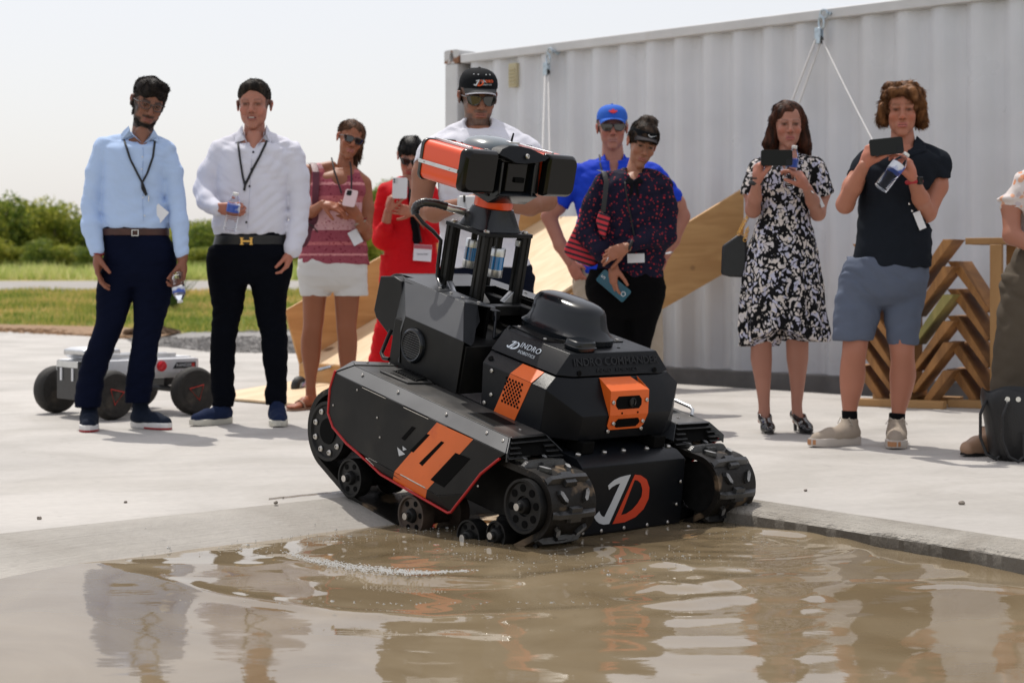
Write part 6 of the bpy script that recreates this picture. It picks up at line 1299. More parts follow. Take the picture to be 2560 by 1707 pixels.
def bottle(a, b_, r_, label, empty_=False, capm=None):
    """clear water bottle from base a to cap b_, world coordinates; top-level thing"""
    a = Vector(a); b_ = Vector(b_); d = (b_ - a); L_ = d.length; d.normalize(); t = empty('water_bottle', a); u = d
    M_pet = mat('clear_plastic', (0.95, 0.97, 1.0), 0.04, trans=1.0, ior=1.22, spec=0.6, bump=0.2, bs=40)
    prf = [(0, 0), (.85, 0), (1, .02)]
    for k in range(9): prf += [(.93, .05 + k * .045), (1.0, .072 + k * .045)]
    prf += [(1.0, .50), (1.0, .68), (.92, .74), (.70, .83), (.42, .91), (.40, .93)]
    mb = MB(); mb.lathe([(r_ * x, L_ * z) for x, z in prf], (0, 0, 0), u, 28); mb.obj('bottle_body', M_pet, t, smooth=True).data.shade_smooth()
    mb = MB(); mb.lathe([(r_ * 1.02, L_ * .50), (r_ * 1.02, L_ * .69)], (0, 0, 0), u, 28); lb = mb.obj('label_band', mat('bottle_label', (0.03, 0.08, 0.38), 0.3, col2=(0.65, 0.68, 0.75), mixs=5, mixlo=.5, mixhi=.54, coat=.4), t, smooth=True)
    mb = MB(); mb.lathe([(r_ * .43, L_ * .93), (r_ * .45, L_ * .935), (r_ * .45, L_ * .995), (0, L_)], (0, 0, 0), u, 18); mb.obj('bottle_cap', capm or mat('cap_white', (.7, .7, .68), .4), t, smooth=True)
    return tag(t, label, 'water bottle', 'water bottles in hands')
def phone(c, w, h, n_, up, m, label, lens=(0, 0), lm=None, th=.009, extra=None):
    """phone centred at c (world) whose back faces n_ with its top towards up"""
    n_ = Vector(n_).normalized(); up = Vector(up); up = (up - n_ * up.dot(n_)).normalized(); x = up.cross(n_)
    M_ = Matrix(((x.x, up.x, n_.x, c[0]), (x.y, up.y, n_.y, c[1]), (x.z, up.z, n_.z, c[2]), (0, 0, 0, 1)))
    t = empty('smartphone'); t.matrix_world = M_
    def rrx(w_, h_, r_, z): return [(cx_ + r_ * math.cos(a), cy_ + r_ * math.sin(a), z) for cx_, cy_, a0 in ((w_ / 2 - r_, h_ / 2 - r_, 0), (-w_ / 2 + r_, h_ / 2 - r_, 90), (-w_ / 2 + r_, -h_ / 2 + r_, 180), (w_ / 2 - r_, -h_ / 2 + r_, 270)) for a in [R(a0 + 90 * k / 6) for k in range(7)]]
    mb = MB(); mb.loft([rrx(w - .002, h - .002, .010, -th / 2), rrx(w, h, .011, -th / 2 + .001), rrx(w, h, .011, th / 2 - .001), rrx(w - .002, h - .002, .010, th / 2)]); mb.obj('case', m, t, smooth=True)
    mb = MB(); mb.loft([rrx(w - .006, h - .006, .009, -th / 2 - .0005), rrx(w - .006, h - .006, .009, -th / 2)]); mb.obj('screen', M_glo, t)
    if lens is not None:
        mb = MB(); mb.loft([[(v[0] * 1 + lens[0], v[1] + lens[1], v[2]) for v in rrx(.030, .032, .008, z)] for z in (th / 2 - .0005, th / 2 + .0015)]); cb = mb.obj('camera_bump', lm or m, t, smooth=True)
        for a, b_ in ((-.006, .007), (-.006, -.007)): mb = MB(); mb.cyl((lens[0] + a, lens[1] + b_, th / 2 + .001), (lens[0] + a, lens[1] + b_, th / 2 + .0028), .0052, 14); mb.obj('lens', M_glo, cb)
    return tag(t, label, 'phone', 'phones in hands'), t
# crops of the photograph used while measuring: pixel (x, y) in the crop -> photograph pixel
c21, c22 = crop(60, 160, .30619), crop(60, 600, .33156); c23, c24 = crop(460, 180, .30612), crop(460, 600, .31887); c25, c26 = crop(700, 280, .26792), crop(680, 600, .29331)
c31, c32, c33, c34 = crop(1000, 120, .33175), crop(1340, 240, .30612), crop(1780, 220, .30603), crop(1780, 660, .28053); c35, c36, c37, c45 = crop(2040, 180, .31898), crop(2020, 640, .33170), crop(2360, 380, .49751), crop(1360, 420, .38263)
def rows(cf, lst): return [(cf(0, r_[0])[1], cf(r_[1], 0)[0], cf(r_[2], 0)[0]) + tuple(r_[3:]) for r_ in lst]
M_lan = mat('black_lanyard', (0.012, 0.012, 0.014), 0.6); M_card = mat('white_card', (0.72, 0.73, 0.76), 0.35, var=.03, vs=40); M_belt1 = mat('brown_leather', (0.055, 0.020, 0.014), 0.45, var=.2, vs=25, bump=.3); M_belt2 = mat('black_leather', (0.012, 0.012, 0.012), 0.4, var=.2, vs=25, bump=.2)
M_gold = mat('gold_buckle', (0.72, 0.42, 0.12), 0.3, metal=1.0); M_navy = clothmat('navy_twill', (0.0035, 0.0055, 0.017), var=.15, bump=.3, weave=300); M_navy2 = clothmat('blue_black_cloth', (0.0028, 0.0036, 0.0065), var=.1)
M_fr = mat('black_frame', (0.01, 0.01, 0.01), .25, coat=.5); M_sl = mat('dark_lens', (0.012, 0.009, 0.010), .06, spec=.7, coat=.6); M_cl = mat('clear_lens', (.9, .9, .92), .02, trans=1.0, ior=1.1, alpha=.10)
M_pearl = mat('pearl_button', (.65, .66, .68), .3); M_silver = mat('silver', (.7, .7, .7), .25, metal=1.0)
def buttons(p, fd, pts, m, r_=.0055):
    for q in pts: c = p.onfront(fd, q, .001); mb = MB(); mb.lathe([(0, -.0035), (r_, -.003), (r_, .001), (0, .001)], c, (0, 1, 0), 14); mb.obj('button', m, p.root, smooth=True)
def belt(p, secs, m, zlo, zhi, grow=.004):
    n_ = 56; rings = []
    S = sorted(secs); zs = [s_[0] for s_ in S]
    for g, z in ((grow, zlo), (grow + .003, zlo + .003), (grow + .003, zhi - .003), (grow, zhi)):
        cx_, cy_, w, d_ = [np.interp(z, zs, [s_[i] for s_ in S]) for i in (1, 2, 3, 4)]; rings.append(sup(cx_, cy_, w + g, d_ + g, z, 2.3, n_))
    mb = MB(); mb.loft(rings); o = mb.obj('belt', m, p.root, smooth=True); return o, (cx_, cy_ - d_ - grow - .003)
def collar(p, c, rx, ry, h, m, front, opening=.03, tips=None, seed=0):
    """folded shirt collar: c centre of the neck hole, front = y of the throat point"""
    mb = MB(); n_ = 26; rows_ = []
    for k, (g, z) in enumerate(((0.0, -.004), (.002, h), (.007, h + .002), (.013, h * .45), (.017, -.006))):
        r_ = []
        for i in range(n_ + 1):
            t = math.pi * (-.5 + .10) + (2 * math.pi - .20 * math.pi) * i / n_; x = (rx + g) * math.cos(t); y = (ry + g) * math.sin(t); f = max(0, -math.sin(t)) ** 3
            if tips and k == 4: z2 = z - f * tips; y -= f * .010; x += math.copysign(f * .022, math.cos(t))
            else: z2 = z - f * (h * .35)
            r_.append((c[0] + x, c[1] + y, c[2] + z2 + .012 * math.sin(t)))
        rows_.append(r_)
    mb.loft(rows_, cap=False, close=False); o = mb.obj('collar', m, p.root, smooth=True); s_ = o.modifiers.new('thick', 'SOLIDIFY'); s_.thickness = .0022; return o
def leaf(p, fd, pts, m, name='collar_leaf', th=.0022):
    """flat piece of cloth lying on the front of fd; pts = (x, y, lift)"""
    c = [p.onfront(fd, (q[0], q[1]), q[2]) if q[2] < .5 else p.J((q[0], q[1]), q[2] - 1) for q in pts]; mb = MB(); mb.loft([c, [v + np.array([0, th, 0]) for v in c]]); return mb.obj(name, m, p.root, .0008)
def traps(p, n1, n2, s1, s2, r_=.045, r2=.05, dy=.01): return [(cone(p.J(n1, dy), p.J(s1, dy), r_, r2), .03), (cone(p.J(n2, dy), p.J(s2, dy), r_, r2), .03)]
def arm(p, pts, rs): return [cone(pts[i], pts[i + 1], rs[i], rs[i + 1]) for i in range(len(pts) - 1)]

# ================= 1 man in a light blue shirt
p = Person('bearded man in glasses and a light blue shirt, hands at his sides, leftmost person', 320, 9.05); J = p.J; p.skin = (.22, .095, .057)
M_blue = clothmat('light_blue_cotton', (.43, .56, .80), .8, var=.03, bump=.3, weave=500)
hd1 = Head(J(c21(1012, 322), .02), 26, 16, 12, 1.03)
tor = p.sec(rows(c21, [(640, 720, 1120, 0, .06), (680, 650, 1165, 0, .095), (800, 655, 1185, 0, .115), (950, 655, 1165, 0, .115), (1100, 640, 1155, 0, .11), (1220, 634, 1175, 0, .112), (1300, 630, 1190, 0, .116), (1345, 640, 1180, 0, .112)]))
armL = [J(c21(645, 700)), J(c21(588, 880), -.01), J(c21(548, 1150), -.02), J(c21(552, 1330), -.06), J(c21(592, 1520), -.09)]; armR = [J(c21(1160, 722)), J(c21(1215, 880), 0), J(c21(1240, 1090), -.01), J(c21(1268, 1300), -.04), J(c21(1288, 1545), -.07)]
sl = [(c, .02) for c in arm(p, armL, [.050, .050, .048, .049, .036]) + arm(p, armR, [.048, .048, .046, .045, .034])]
fold1 = folds(.0045, 1, 7, 12)
fd1, o = p.garment('shirt', M_blue, [(loftp(tor, 2.3), 0)] + traps(p, c21(890, 610), c21(1050, 625), c21(650, 672), c21(1160, 700), .036, .046) + sl, [(cone(J(c21(950, 470), .0), J(c21(958, 590), -.02), .052, .044), .004), (cone(J(c21(966, 580), -.06), J(c21(973, 648), -.135), .034, .007), .004)], fold1)
hips = p.sec(rows(c21, [(1325, 642, 1172, 0, .108), (1400, 640, 1175, 0, .108)]) + rows(c22, [(60, 605, 1135, 0, .115), (160, 600, 1148, 0, .12), (260, 590, 1135, 0, .105), (350, 640, 1060, 0, .07)]))
lL = p.sec(rows(c22, [(90, 640, 850, 0), (180, 596, 850, 0), (270, 562, 842, 0), (400, 548, 826, -.01), (600, 548, 768, -.02), (740, 505, 712, -.02), (900, 442, 648, 0), (1050, 402, 602, .02), (1180, 385, 585, .03), (1262, 384, 574, .02)]), .92)
lR = p.sec(rows(c22, [(90, 850, 1100, 0), (180, 850, 1146, 0), (270, 828, 1144, 0), (400, 828, 1112, 0), (600, 828, 1062, 0), (740, 822, 1020, 0), (900, 795, 998, .02), (1050, 772, 975, .04), (1180, 765, 950, .05), (1225, 765, 948, .05)]), .92)
p.garment('trousers', M_navy, [(loftp(hips, 2.4), 0), (loftp(lL, 2.1), .012), (loftp(lR, 2.1), .012)], (), folds(.004, 5, 6, 14))
zb0, zb1 = J(c21(0, 1402))[2], J(c21(0, 1345))[2]; o, (bx, by) = belt(p, hips, M_belt1, zb0, zb1, .003)
bc = J(c21(948, 1383)); mb = MB()
for a, b_ in (((-.018, -.016), (.018, -.012)), ((-.018, .012), (.018, .016)), ((-.018, -.012), (-.014, .012)), ((.014, -.012), (.018, .012))): mb.span((bc[0] + a[0], by - .008, bc[2] + a[1]), (bc[0] + b_[0], by - .003, bc[2] + b_[1]))
mb.obj('buckle', M_silver, o, .0006)
hL = hand_prims(J(c22(553, 110), -.09), [.05, -.15, -1], [.9, .2, 0], 1, (16, 20, 24, 26), 1.04, 4, (.25, .45)); hR = hand_prims(J(c22(1195, 150), -.07), [.06, -.12, -1], [-.9, -.1, 0], -1, (38, 48, 58, 64), 1.03, 3, (.2, .6))
p.body(dict(hair=(.012, .010, .009), beard=.96, lips=(.26, .095, .075), cheeks=.1, brow=1.1, fade=.7), hd1, J(c21(965, 640), .02), .060, loftp(p.sec(rows(c21, [(610, 870, 1050, 0.0, .055), (660, 790, 1090, 0.0, .05), (720, 700, 1130, 0, .085), (1300, 680, 1140, 0, .09), (1400, 680, 1140, 0, .09)]))), [cone(J(c21(965, 570), -.025), J(c21(972, 655), -.062), .040, .022)] + arm(p, armL + [J(c22(553, 112), -.09)], [.045, .040, .036, .035, .028, .026]) + arm(p, armR + [J(c22(1195, 152), -.07)], [.045, .040, .036, .034, .028, .026]), [hL, hR], legs=[loftp(lL, 2, 0, -.012), loftp(lR, 2, 0, -.012)])
M_h1 = hairmat('black_hair', (.006, .005, .005), (.022, .016, .013))
hair_solid(hd1, [(hd1.E((0, .018, .052), (.084, .104, .084)), 0), (hd1.E((.012, -.045, .092), (.062, .052, .036)), .02), (hd1.E((0, .07, -.01), (.066, .045, .07)), .02)], [(hd1.E((0, -.108, -.028), (.066, .066, .078)), .006), (hd1.E((.055, -.06, -.03), (.035, .055, .062)), .008), (hd1.E((-.055, -.06, -.03), (.035, .055, .062)), .008), (hd1.E((.09, -.0, -.04), (.03, .03, .05)), .006), (hd1.E((-.09, -.0, -.04), (.03, .03, .05)), .006), (hd1.E((0, .0, -.12), (.12, .15, .09)), .01)], M_h1, p.root, 2, flow=(.5, -.1, .3), flen=.017, fuzz=6000)
hair_solid(hd1, [(hd1.E((0, -.050, -.096), (.0345, .044, .034)), 0), (hd1.E((.036, -.030, -.074), (.0205, .036, .032)), .02), (hd1.E((-.036, -.030, -.074), (.0205, .036, .032)), .02), (hd1.E((.062, -.012, -.045), (.007, .018, .030)), .01), (hd1.E((-.062, -.012, -.045), (.007, .018, .030)), .01)], [(hd1.E((0, -.102, -.062), (.038, .045, .030)), .008), (hd1.E((0, -.06, -.02), (.060, .06, .034)), .01), (hd1.E((0, .06, -.12), (.08, .07, .09)), .01)], M_h1, p.root, 3, .0016, 'beard', .0036, fuzz=1500, flen=.008)
glasses(p, hd1, 'clear', M_fr, M_cl)
leaf(p, fd1, [(*c21(856, 505), 1 - .02), (*c21(812, 545), 1.0), (*c21(790, 575), 1.0 - .03), (*c21(800, 624), .016), (*c21(885, 592), .016), (*c21(862, 540), 1.0 - .06)], M_blue); leaf(p, fd1, [(*c21(885, 592), .016), (*c21(862, 545), 1 - .065), (*c21(905, 600), 1 - .09), (*c21(972, 652), .010), (*c21(930, 640), .012)], M_blue)
leaf(p, fd1, [(*c21(1062, 535), 1 - .02), (*c21(1100, 598), 1 - .03), (*c21(1098, 640), .014), (*c21(1050, 618), .016), (*c21(975, 655), .010), (*c21(1020, 612), 1 - .09)], M_blue)
lanyard(p, fd1, [c21(820, 625), c21(870, 780), c21(930, 900), c21(975, 985), c21(1005, 1070)], M_lan); o = lanyard(p, fd1, [c21(1072, 622), c21(1055, 760), c21(1010, 890), c21(965, 975), c21(968, 1020), c21(1000, 1075)], M_lan)
q = p.onfront(fd1, c21(1022, 1100), .008); mb = MB(); mb.cyl(q + [0, 0, .014], q - [0, 0, .014], .004, 8); mb.obj('clip', M_silver, p.root)
badge(p, p.onfront(fd1, c21(1108, 1222), .012), .072, .072, M_card, rot=R(40)); buttons(p, fd1, [c21(968, 760), c21(962, 860), c21(972, 1090), c21(985, 1240)], M_pearl, .004)
mb = MB(); mb.tube([p.onfront(fd1, c21(972 + 4 * math.sin(k), 680 + k * 40), .0008) for k in range(16)], .0016, 5); mb.obj('placket_seam', clothmat('light_blue_seam', (.33, .44, .66)), p.root)
M_ns = clothmat('dark_navy_canvas', (.012, .017, .030), .8, bump=.5); M_ws = mat('white_rubber', (.62, .61, .60), .6, var=.08, vs=20); 
zA = lambda P_, px, py: P_.J((px, py))
a_ = J(c22(478, 1300), .0); a_[2] = .1; s1 = p.shoe((a_[0], .04, .1), 12, .285, M_ns, M_ws, .15); a_ = J(c22(845, 1300)); s2 = p.shoe((a_[0], .10, .1), 52, .285, M_ns, M_ws, .15)
for s_, cx_, yy, th in ((s1, c22(478, 0)[0], .04, 12), (s2, c22(845, 0)[0], .10, 52)):
    mb = MB(); t = R(th); D = np.array([math.sin(t), -math.cos(t), 0]); S_ = np.array([math.cos(t), math.sin(t), 0]); h0 = np.array([J((cx_, 1060))[0], yy, 0]) - D * .055
    mb.loft([[h0 + D * u * .285 + S_ * v * 1.08 + np.array([0, 0, z]) for u, v in ((.45, .038), (.66, .048), (.80, .046), (.93, .031), (1.005, .009), (1.005, -.013), (.92, -.031), (.78, -.042), (.62, -.044), (.45, -.036))] for z in (.0015, .012)]); mb.obj('red_outsole', mat('red_outsole', (.28, .015, .02), .5), s_, .001)
mb = MB(); w_ = J(c22(553, 105), -.09); mb.tube([w_ + np.array([.030 * math.cos(t), .028 * math.sin(t), .004 * math.sin(2 * t)]) for t in np.linspace(0, 6.28, 20)], .006, 6); mb.obj('red_thread_bracelet', mat('red_thread', (.20, .02, .02), .8, bump=.8), p.root, smooth=True)
W_ = lambda P_, v: Vector(v) + P_.base
bottle(W_(p, J(c22(1150, 245), -.13)), W_(p, J(c22(1178, 472), -.16)), .032, 'water bottle hanging cap down from the blue-shirted man\'s hand')

# ================= 2 man in a white shirt with an H buckle
p = Person('smiling man in a white dress shirt with a gold H belt buckle', 632, 9.35); J = p.J; p.skin = (.40, .175, .120)
M_wht2 = clothmat('white_cotton', (.66, .66, .74), .8, var=.02, bump=.3, weave=500)
hd2 = Head(J(c23(573, 270), .02), 0, 3, 0, 1.04, 1.06)
tor = p.sec(rows(c23, [(590, 350, 830, 0, .075), (640, 285, 890, 0, .105), (760, 262, 885, 0, .125), (950, 255, 860, 0, .13), (1150, 245, 850, 0, .135), (1270, 235, 845, 0, .135), (1325, 262, 830, 0, .125)]))
aL = [J(c23(295, 672)), J(c23(205, 820), -.02), J(c23(165, 960), -.04), J(c23(190, 1060), -.12), J(c23(262, 1118), -.20)]; aR = [J(c23(890, 685)), J(c23(930, 850)), J(c23(945, 1060)), J(c23(930, 1300), -.03), J(c23(890, 1440), -.06)]
sl = [(c, .02) for c in arm(p, aL, [.056, .056, .054, .050, .036]) + arm(p, aR, [.060, .058, .054, .046, .048])]
fd2, o = p.garment('shirt', M_wht2, [(loftp(tor, 2.3), 0)] + traps(p, c23(480, 540), c23(680, 540), c23(290, 630), c23(880, 640), .038, .050) + sl, [(cone(J(c23(573, 420), .0), J(c23(573, 530), -.02), .054, .046), .004), (cone(J(c23(572, 530), -.07), J(c23(566, 620), -.15), .034, .007), .004)], folds(.006, 8, 7, 11))
hips = p.sec(rows(c23, [(1310, 268, 826, 0, .12), (1400, 262, 835, 0, .12)]) + rows(c24, [(60, 195, 815, 0, .125), (130, 178, 845, 0, .13), (250, 200, 835, 0, .11), (345, 260, 760, 0, .07)]))
lL = p.sec(rows(c24, [(80, 240, 512, 0), (170, 182, 512, 0), (270, 184, 504, 0), (400, 200, 485, 0), (560, 228, 455, 0), (760, 212, 408, 0), (950, 206, 398, .02), (1130, 212, 390, .04), (1250, 228, 405, .04), (1300, 230, 378, .03)]), .9)
lR = p.sec(rows(c24, [(80, 512, 790, 0), (170, 512, 848, 0), (270, 516, 845, 0), (400, 530, 812, 0), (560, 560, 795, 0), (760, 606, 812, 0), (950, 618, 812, .02), (1130, 652, 805, .04), (1200, 628, 805, .04), (1290, 645, 800, .03)]), .9)
p.garment('trousers', M_navy2, [(loftp(hips, 2.4), 0), (loftp(lL, 2.1), .012), (loftp(lR, 2.1), .012)], (), folds(.004, 15, 6, 14))
zb0, zb1 = J(c23(0, 1412))[2], J(c23(0, 1335))[2]; o, (bx, by) = belt(p, hips, M_belt2, zb0, zb1, .003)
bc = J(c23(541, 1385)); mb = MB()
for a, b_ in (((-.030, -.019), (-.019, .019)), ((.019, -.019), (.030, .019)), ((-.0185, -.0045), (.0185, .0045)), ((-.034, .014), (-.0305, .019)), ((-.034, -.019), (-.0305, -.014)), ((.0305, .014), (.034, .019)), ((.0305, -.019), (.034, -.014)), ((-.0185, .014), (-.015, .019)), ((-.0185, -.019), (-.015, -.014)), ((.015, .014), (.0185, .019)), ((.015, -.019), (.0185, -.014))): mb.span((bc[0] + a[0], by - .009, bc[2] + a[1]), (bc[0] + b_[0], by - .003, bc[2] + b_[1]))
mb.obj('buckle', M_gold, o)
hL = hand_prims(J(c23(278, 1112), -.21), [1, -.10, -.12], [.15, .75, .35], -1, (40, 44, 50, 54), .98, 2, (.15, .5)); hR = hand_prims(J(c24(838, 80), -.06), [-.25, .0, -1], [-.9, 0, 0], -1, (30, 35, 40, 45), .95, 2, (.1, .4))
p.body(dict(hair=(.03, .022, .018), lips=(.38, .13, .11), cheeks=.35, brow=.45, teeth=.9, lash=.65, fade=.75), hd2, J(c23(573, 560), .02), .062, loftp(p.sec(rows(c23, [(540, 490, 660, 0.0, .055), (600, 410, 760, 0.0, .06), (670, 340, 840, 0, .09), (1300, 300, 800, 0, .10), (1400, 300, 800, 0, .1)]))), [cone(J(c23(573, 530), -.03), J(c23(566, 630), -.078), .040, .022)] + arm(p, aL + [J(c23(280, 1112), -.21)], [.048, .042, .038, .034, .028, .027]) + arm(p, aR + [J(c24(838, 85), -.06)], [.048, .042, .038, .032, .028, .026]), [hL, hR], 1.0, legs=[loftp(lL, 2, 0, -.012), loftp(lR, 2, 0, -.012)])
M_h2 = hairmat('short_black_hair', (.010, .008, .007), (.040, .030, .022))
hair_solid(hd2, [(hd2.E((0, .018, .052), (.0795, .100, .079)), 0), (hd2.E((0, -.035, .088), (.060, .055, .036)), .02)], [(hd2.E((0, -.112, .0), (.064, .070, .084)), .006), (hd2.E((.092, -.07, -.045), (.042, .062, .064)), .008), (hd2.E((-.092, -.07, -.045), (.042, .062, .064)), .008), (hd2.E((0, .0, -.10), (.12, .15, .085)), .01)], M_h2, p.root, 4, .003, freq=150, flow=(0, .2, .7), flen=.011, fuzz=6000)
leaf(p, fd2, [(*c23(478, 430), 1 + .01), (*c23(440, 480), 1.0), (*c23(415, 530), 1 - .03), (*c23(418, 582), .016), (*c23(500, 560), .016), (*c23(480, 500), 1 - .06)], M_wht2); leaf(p, fd2, [(*c23(500, 560), .016), (*c23(484, 510), 1 - .06), (*c23(510, 570), 1 - .1), (*c23(566, 628), .010), (*c23(530, 600), .012)], M_wht2)
leaf(p, fd2, [(*c23(672, 430), 1 + .01), (*c23(700, 480), 1.0), (*c23(722, 540), 1 - .03), (*c23(712, 584), .016), (*c23(640, 562), .016), (*c23(668, 500), 1 - .06)], M_wht2); leaf(p, fd2, [(*c23(640, 562), .016), (*c23(664, 510), 1 - .06), (*c23(625, 570), 1 - .1), (*c23(568, 628), .010), (*c23(600, 600), .012)], M_wht2)
lanyard(p, fd2, [c23(440, 565), c23(460, 720), c23(480, 850), c23(498, 925)], M_lan); lanyard(p, fd2, [c23(678, 565), c23(620, 690), c23(560, 800), c23(500, 925), c23(493, 970)], M_lan, r_=.0065)
buttons(p, fd2, [c23(566, 655), c23(552, 795), c23(536, 934), c23(510, 1228)], mat('black_button', (.01, .01, .02), .3), .006)
mb = MB(); mb.tube([p.onfront(fd2, c23(555 - k * 2.4, 680 + k * 40), .0008) for k in range(16)], .0015, 5); mb.obj('placket_seam', clothmat('white_seam', (.50, .50, .60)), p.root)
M_ns2 = clothmat('blue_canvas', (.015, .024, .06), .8, bump=.5); M_ws2 = mat('cream_rubber', (.55, .53, .46), .6, var=.08, vs=20)
p.shoe((J(c24(295, 1300))[0], .04, .1), -38, .28, M_ns2, M_ws2, .10); p.shoe((J(c24(725, 1300))[0], .02, .1), 10, .28, M_ns2, M_ws2, .10)
bottle(W_(p, J(c23(372, 1300), -.24)), W_(p, J(c23(424, 985), -.27)), .034, 'clear water bottle held at the waist of the white-shirted man')
# ================= 3 woman in a patterned sleeveless top and white shorts
def patmat(name, base, cols, scale, stretch=(1, 1, 1), lo=.42, hi=.46, kind='voronoi', bands=None, rough=.85, thr=.30, warp=1):
    m = bpy.data.materials.new(name); m.use_nodes = True; n, l = m.node_tree.nodes, m.node_tree.links; b = n['Principled BSDF']; b.inputs['Roughness'].default_value = rough; b.inputs['Specular IOR Level'].default_value = .15
    tc = n.new('ShaderNodeTexCoord'); mp = n.new('ShaderNodeMapping'); mp.inputs['Scale'].default_value = stretch; l.new(tc.outputs['Object'], mp.inputs[0])
    nz = n.new('ShaderNodeTexNoise'); nz.inputs['Scale'].default_value = scale * .6; l.new(mp.outputs[0], nz.inputs['Vector']); av = n.new('ShaderNodeVectorMath'); av.operation = 'MULTIPLY_ADD'; av.inputs[1].default_value = (warp / scale,) * 3; l.new(nz.outputs['Color'], av.inputs[0]); l.new(mp.outputs[0], av.inputs[2])
    v = n.new('ShaderNodeTexVoronoi'); v.inputs['Scale'].default_value = scale; l.new(av.outputs[0], v.inputs['Vector'])
    mr = n.new('ShaderNodeMapRange'); mr.inputs[1].default_value = thr; mr.inputs[2].default_value = thr + .07; mr.inputs[3].default_value = 1; mr.inputs[4].default_value = 0; l.new(v.outputs['Distance'], mr.inputs[0])
    cr = n.new('ShaderNodeValToRGB'); e = cr.color_ramp.elements; cr.color_ramp.interpolation = 'CONSTANT'; e[0].color = (*cols[0], 1); e[0].position = 0
    for i, c in enumerate(cols[1:]): q = e.new((i + 1) / len(cols)) if i + 1 < len(cols) - 0 and i > 0 else e[1]; q.position = (i + 1) / len(cols); q.color = (*c, 1)
    sx = n.new('ShaderNodeSeparateColor'); l.new(v.outputs['Color'], sx.inputs[0]); l.new(sx.outputs[0], cr.inputs[0])
    mi = n.new('ShaderNodeMix'); mi.data_type = 'RGBA'; l.new(mr.outputs[0], mi.inputs['Factor']); l.new(cr.outputs[0], mi.inputs['B']); mi.inputs['A'].default_value = (*base, 1); src = mi.outputs['Result']
    if bands:
        sp = n.new('ShaderNodeSeparateXYZ'); l.new(tc.outputs['Object'], sp.inputs[0]); md = n.new('ShaderNodeMath'); md.operation = 'MULTIPLY_ADD'; md.inputs[1].default_value = bands[0]; md.inputs[2].default_value = bands[1]; l.new(sp.outputs['Z'], md.inputs[0])
        wb = n.new('ShaderNodeValToRGB'); wb.color_ramp.interpolation = 'CONSTANT'; ee = wb.color_ramp.elements; ee[0].color = (*bands[2][0][1], 1); ee[0].position = bands[2][0][0]
        for i, (pp, c) in enumerate(bands[2][1:]): q = ee[1] if i == 0 else ee.new(pp); q.position = pp; q.color = (*c, 1)
        l.new(md.outputs[0], wb.inputs[0]); m2 = n.new('ShaderNodeMix'); m2.data_type = 'RGBA'; m2.blend_type = 'MULTIPLY'; m2.inputs['Factor'].default_value = 1; l.new(src, m2.inputs['A']); l.new(wb.outputs[0], m2.inputs['B']); src = m2.outputs['Result']
    l.new(src, b.inputs['Base Color']); MATS[name] = m; return m
lt, dk, md_, wt = (1, .62, .60), (.50, .17, .22), (.80, .36, .36), (1, .86, .84)
M_pat = patmat('patterned_cotton', (.60, .40, .42), [(.34, .12, .17), (.70, .52, .52), (.44, .20, .24)], 48, (1, 1, 1.4), thr=.26, bands=(1 / .62, -.86 / .62, [(0, dk), (.06, lt), (.08, dk), (.16, md_), (.19, dk), (.30, wt), (.56, md_), (.62, dk), (.72, lt), (.75, dk), (.84, md_), (.88, wt), (.93, lt)]))
def mkperson(label, px, Yd, skin):
    p = Person(label, px, Yd); p.skin = skin; return p, p.J
p, J = mkperson('tanned woman in a patterned pink sleeveless top and white shorts looking at a pink phone', 860, 10.35, (.29, .105, .052))
hd = Head(J(c25(655, 258), .02), 20, 6, 15, .94, .98, True)
tor = p.sec(rows(c25, [(600, 420, 720, 0, .07), (680, 300, 775, 0, .095), (800, 275, 782, 0, .11), (950, 285, 765, 0, .10), (1080, 270, 765, 0, .095), (1200, 225, 785, 0, .105), (1320, 195, 812, 0, .115), (1420, 178, 822, 0, .12)]))
M_whs = clothmat('white_linen', (.66, .645, .62), .85, var=.03, bump=.5, weave=260)
fdt, o = p.garment('sleeveless_top', M_pat, [(loftp(tor, 2.3, 0, .006), 0), (cone(J(c25(350, 540), -.005), J(c25(375, 700), -.045), .040, .05), .02), (cone(J(c25(695, 600), -.005), J(c25(715, 720), -.045), .041, .05), .02)], [(cone(J(c25(530, 420), -.02), J(c25(545, 560), -.06), .048, .052), .004), (ell(J(c25(555, 610), -.10), (.044, .07, .045)), .004)], folds(.004, 21, 6, 9))
hips = p.sec(rows(c26, [(120, 236, 790, 0, .115), (200, 222, 806, 0, .125), (300, 220, 806, 0, .12), (390, 250, 780, 0, .10), (430, 300, 740, 0, .07)]))
sL = p.sec(rows(c26, [(250, 222, 525, 0), (350, 226, 524, 0), (420, 236, 522, 0), (478, 245, 500, 0)]), .78); sR = p.sec(rows(c26, [(250, 525, 808, 0), (350, 528, 812, 0), (420, 530, 816, 0), (476, 528, 818, 0)]), .78)
p.garment('shorts', M_whs, [(loftp(hips, 2.3), 0), (loftp(sL, 2.2), .01), (loftp(sR, 2.2), .01)], (), folds(.0035, 22, 6, 10))
lL = p.sec(rows(c26, [(330, 262, 500, 0), (480, 258, 466, 0), (600, 264, 450, 0), (700, 266, 442, 0), (760, 262, 430, -.01), (850, 246, 424, .01), (950, 246, 418, .02), (1050, 262, 405, .02), (1150, 280, 382, .02), (1250, 288, 372, .02), (1330, 288, 375, .02), (1420, 275, 372, .01)]), .95)
lR = p.sec(rows(c26, [(330, 530, 780, 0), (480, 532, 745, 0), (600, 540, 735, 0), (700, 548, 722, 0), (760, 550, 718, -.01), (850, 560, 728, .01), (950, 562, 724, .02), (1050, 575, 712, .03), (1150, 590, 700, .03), (1250, 605, 690, .03), (1330, 608, 690, .03), (1400, 605, 695, .03)]), .95)
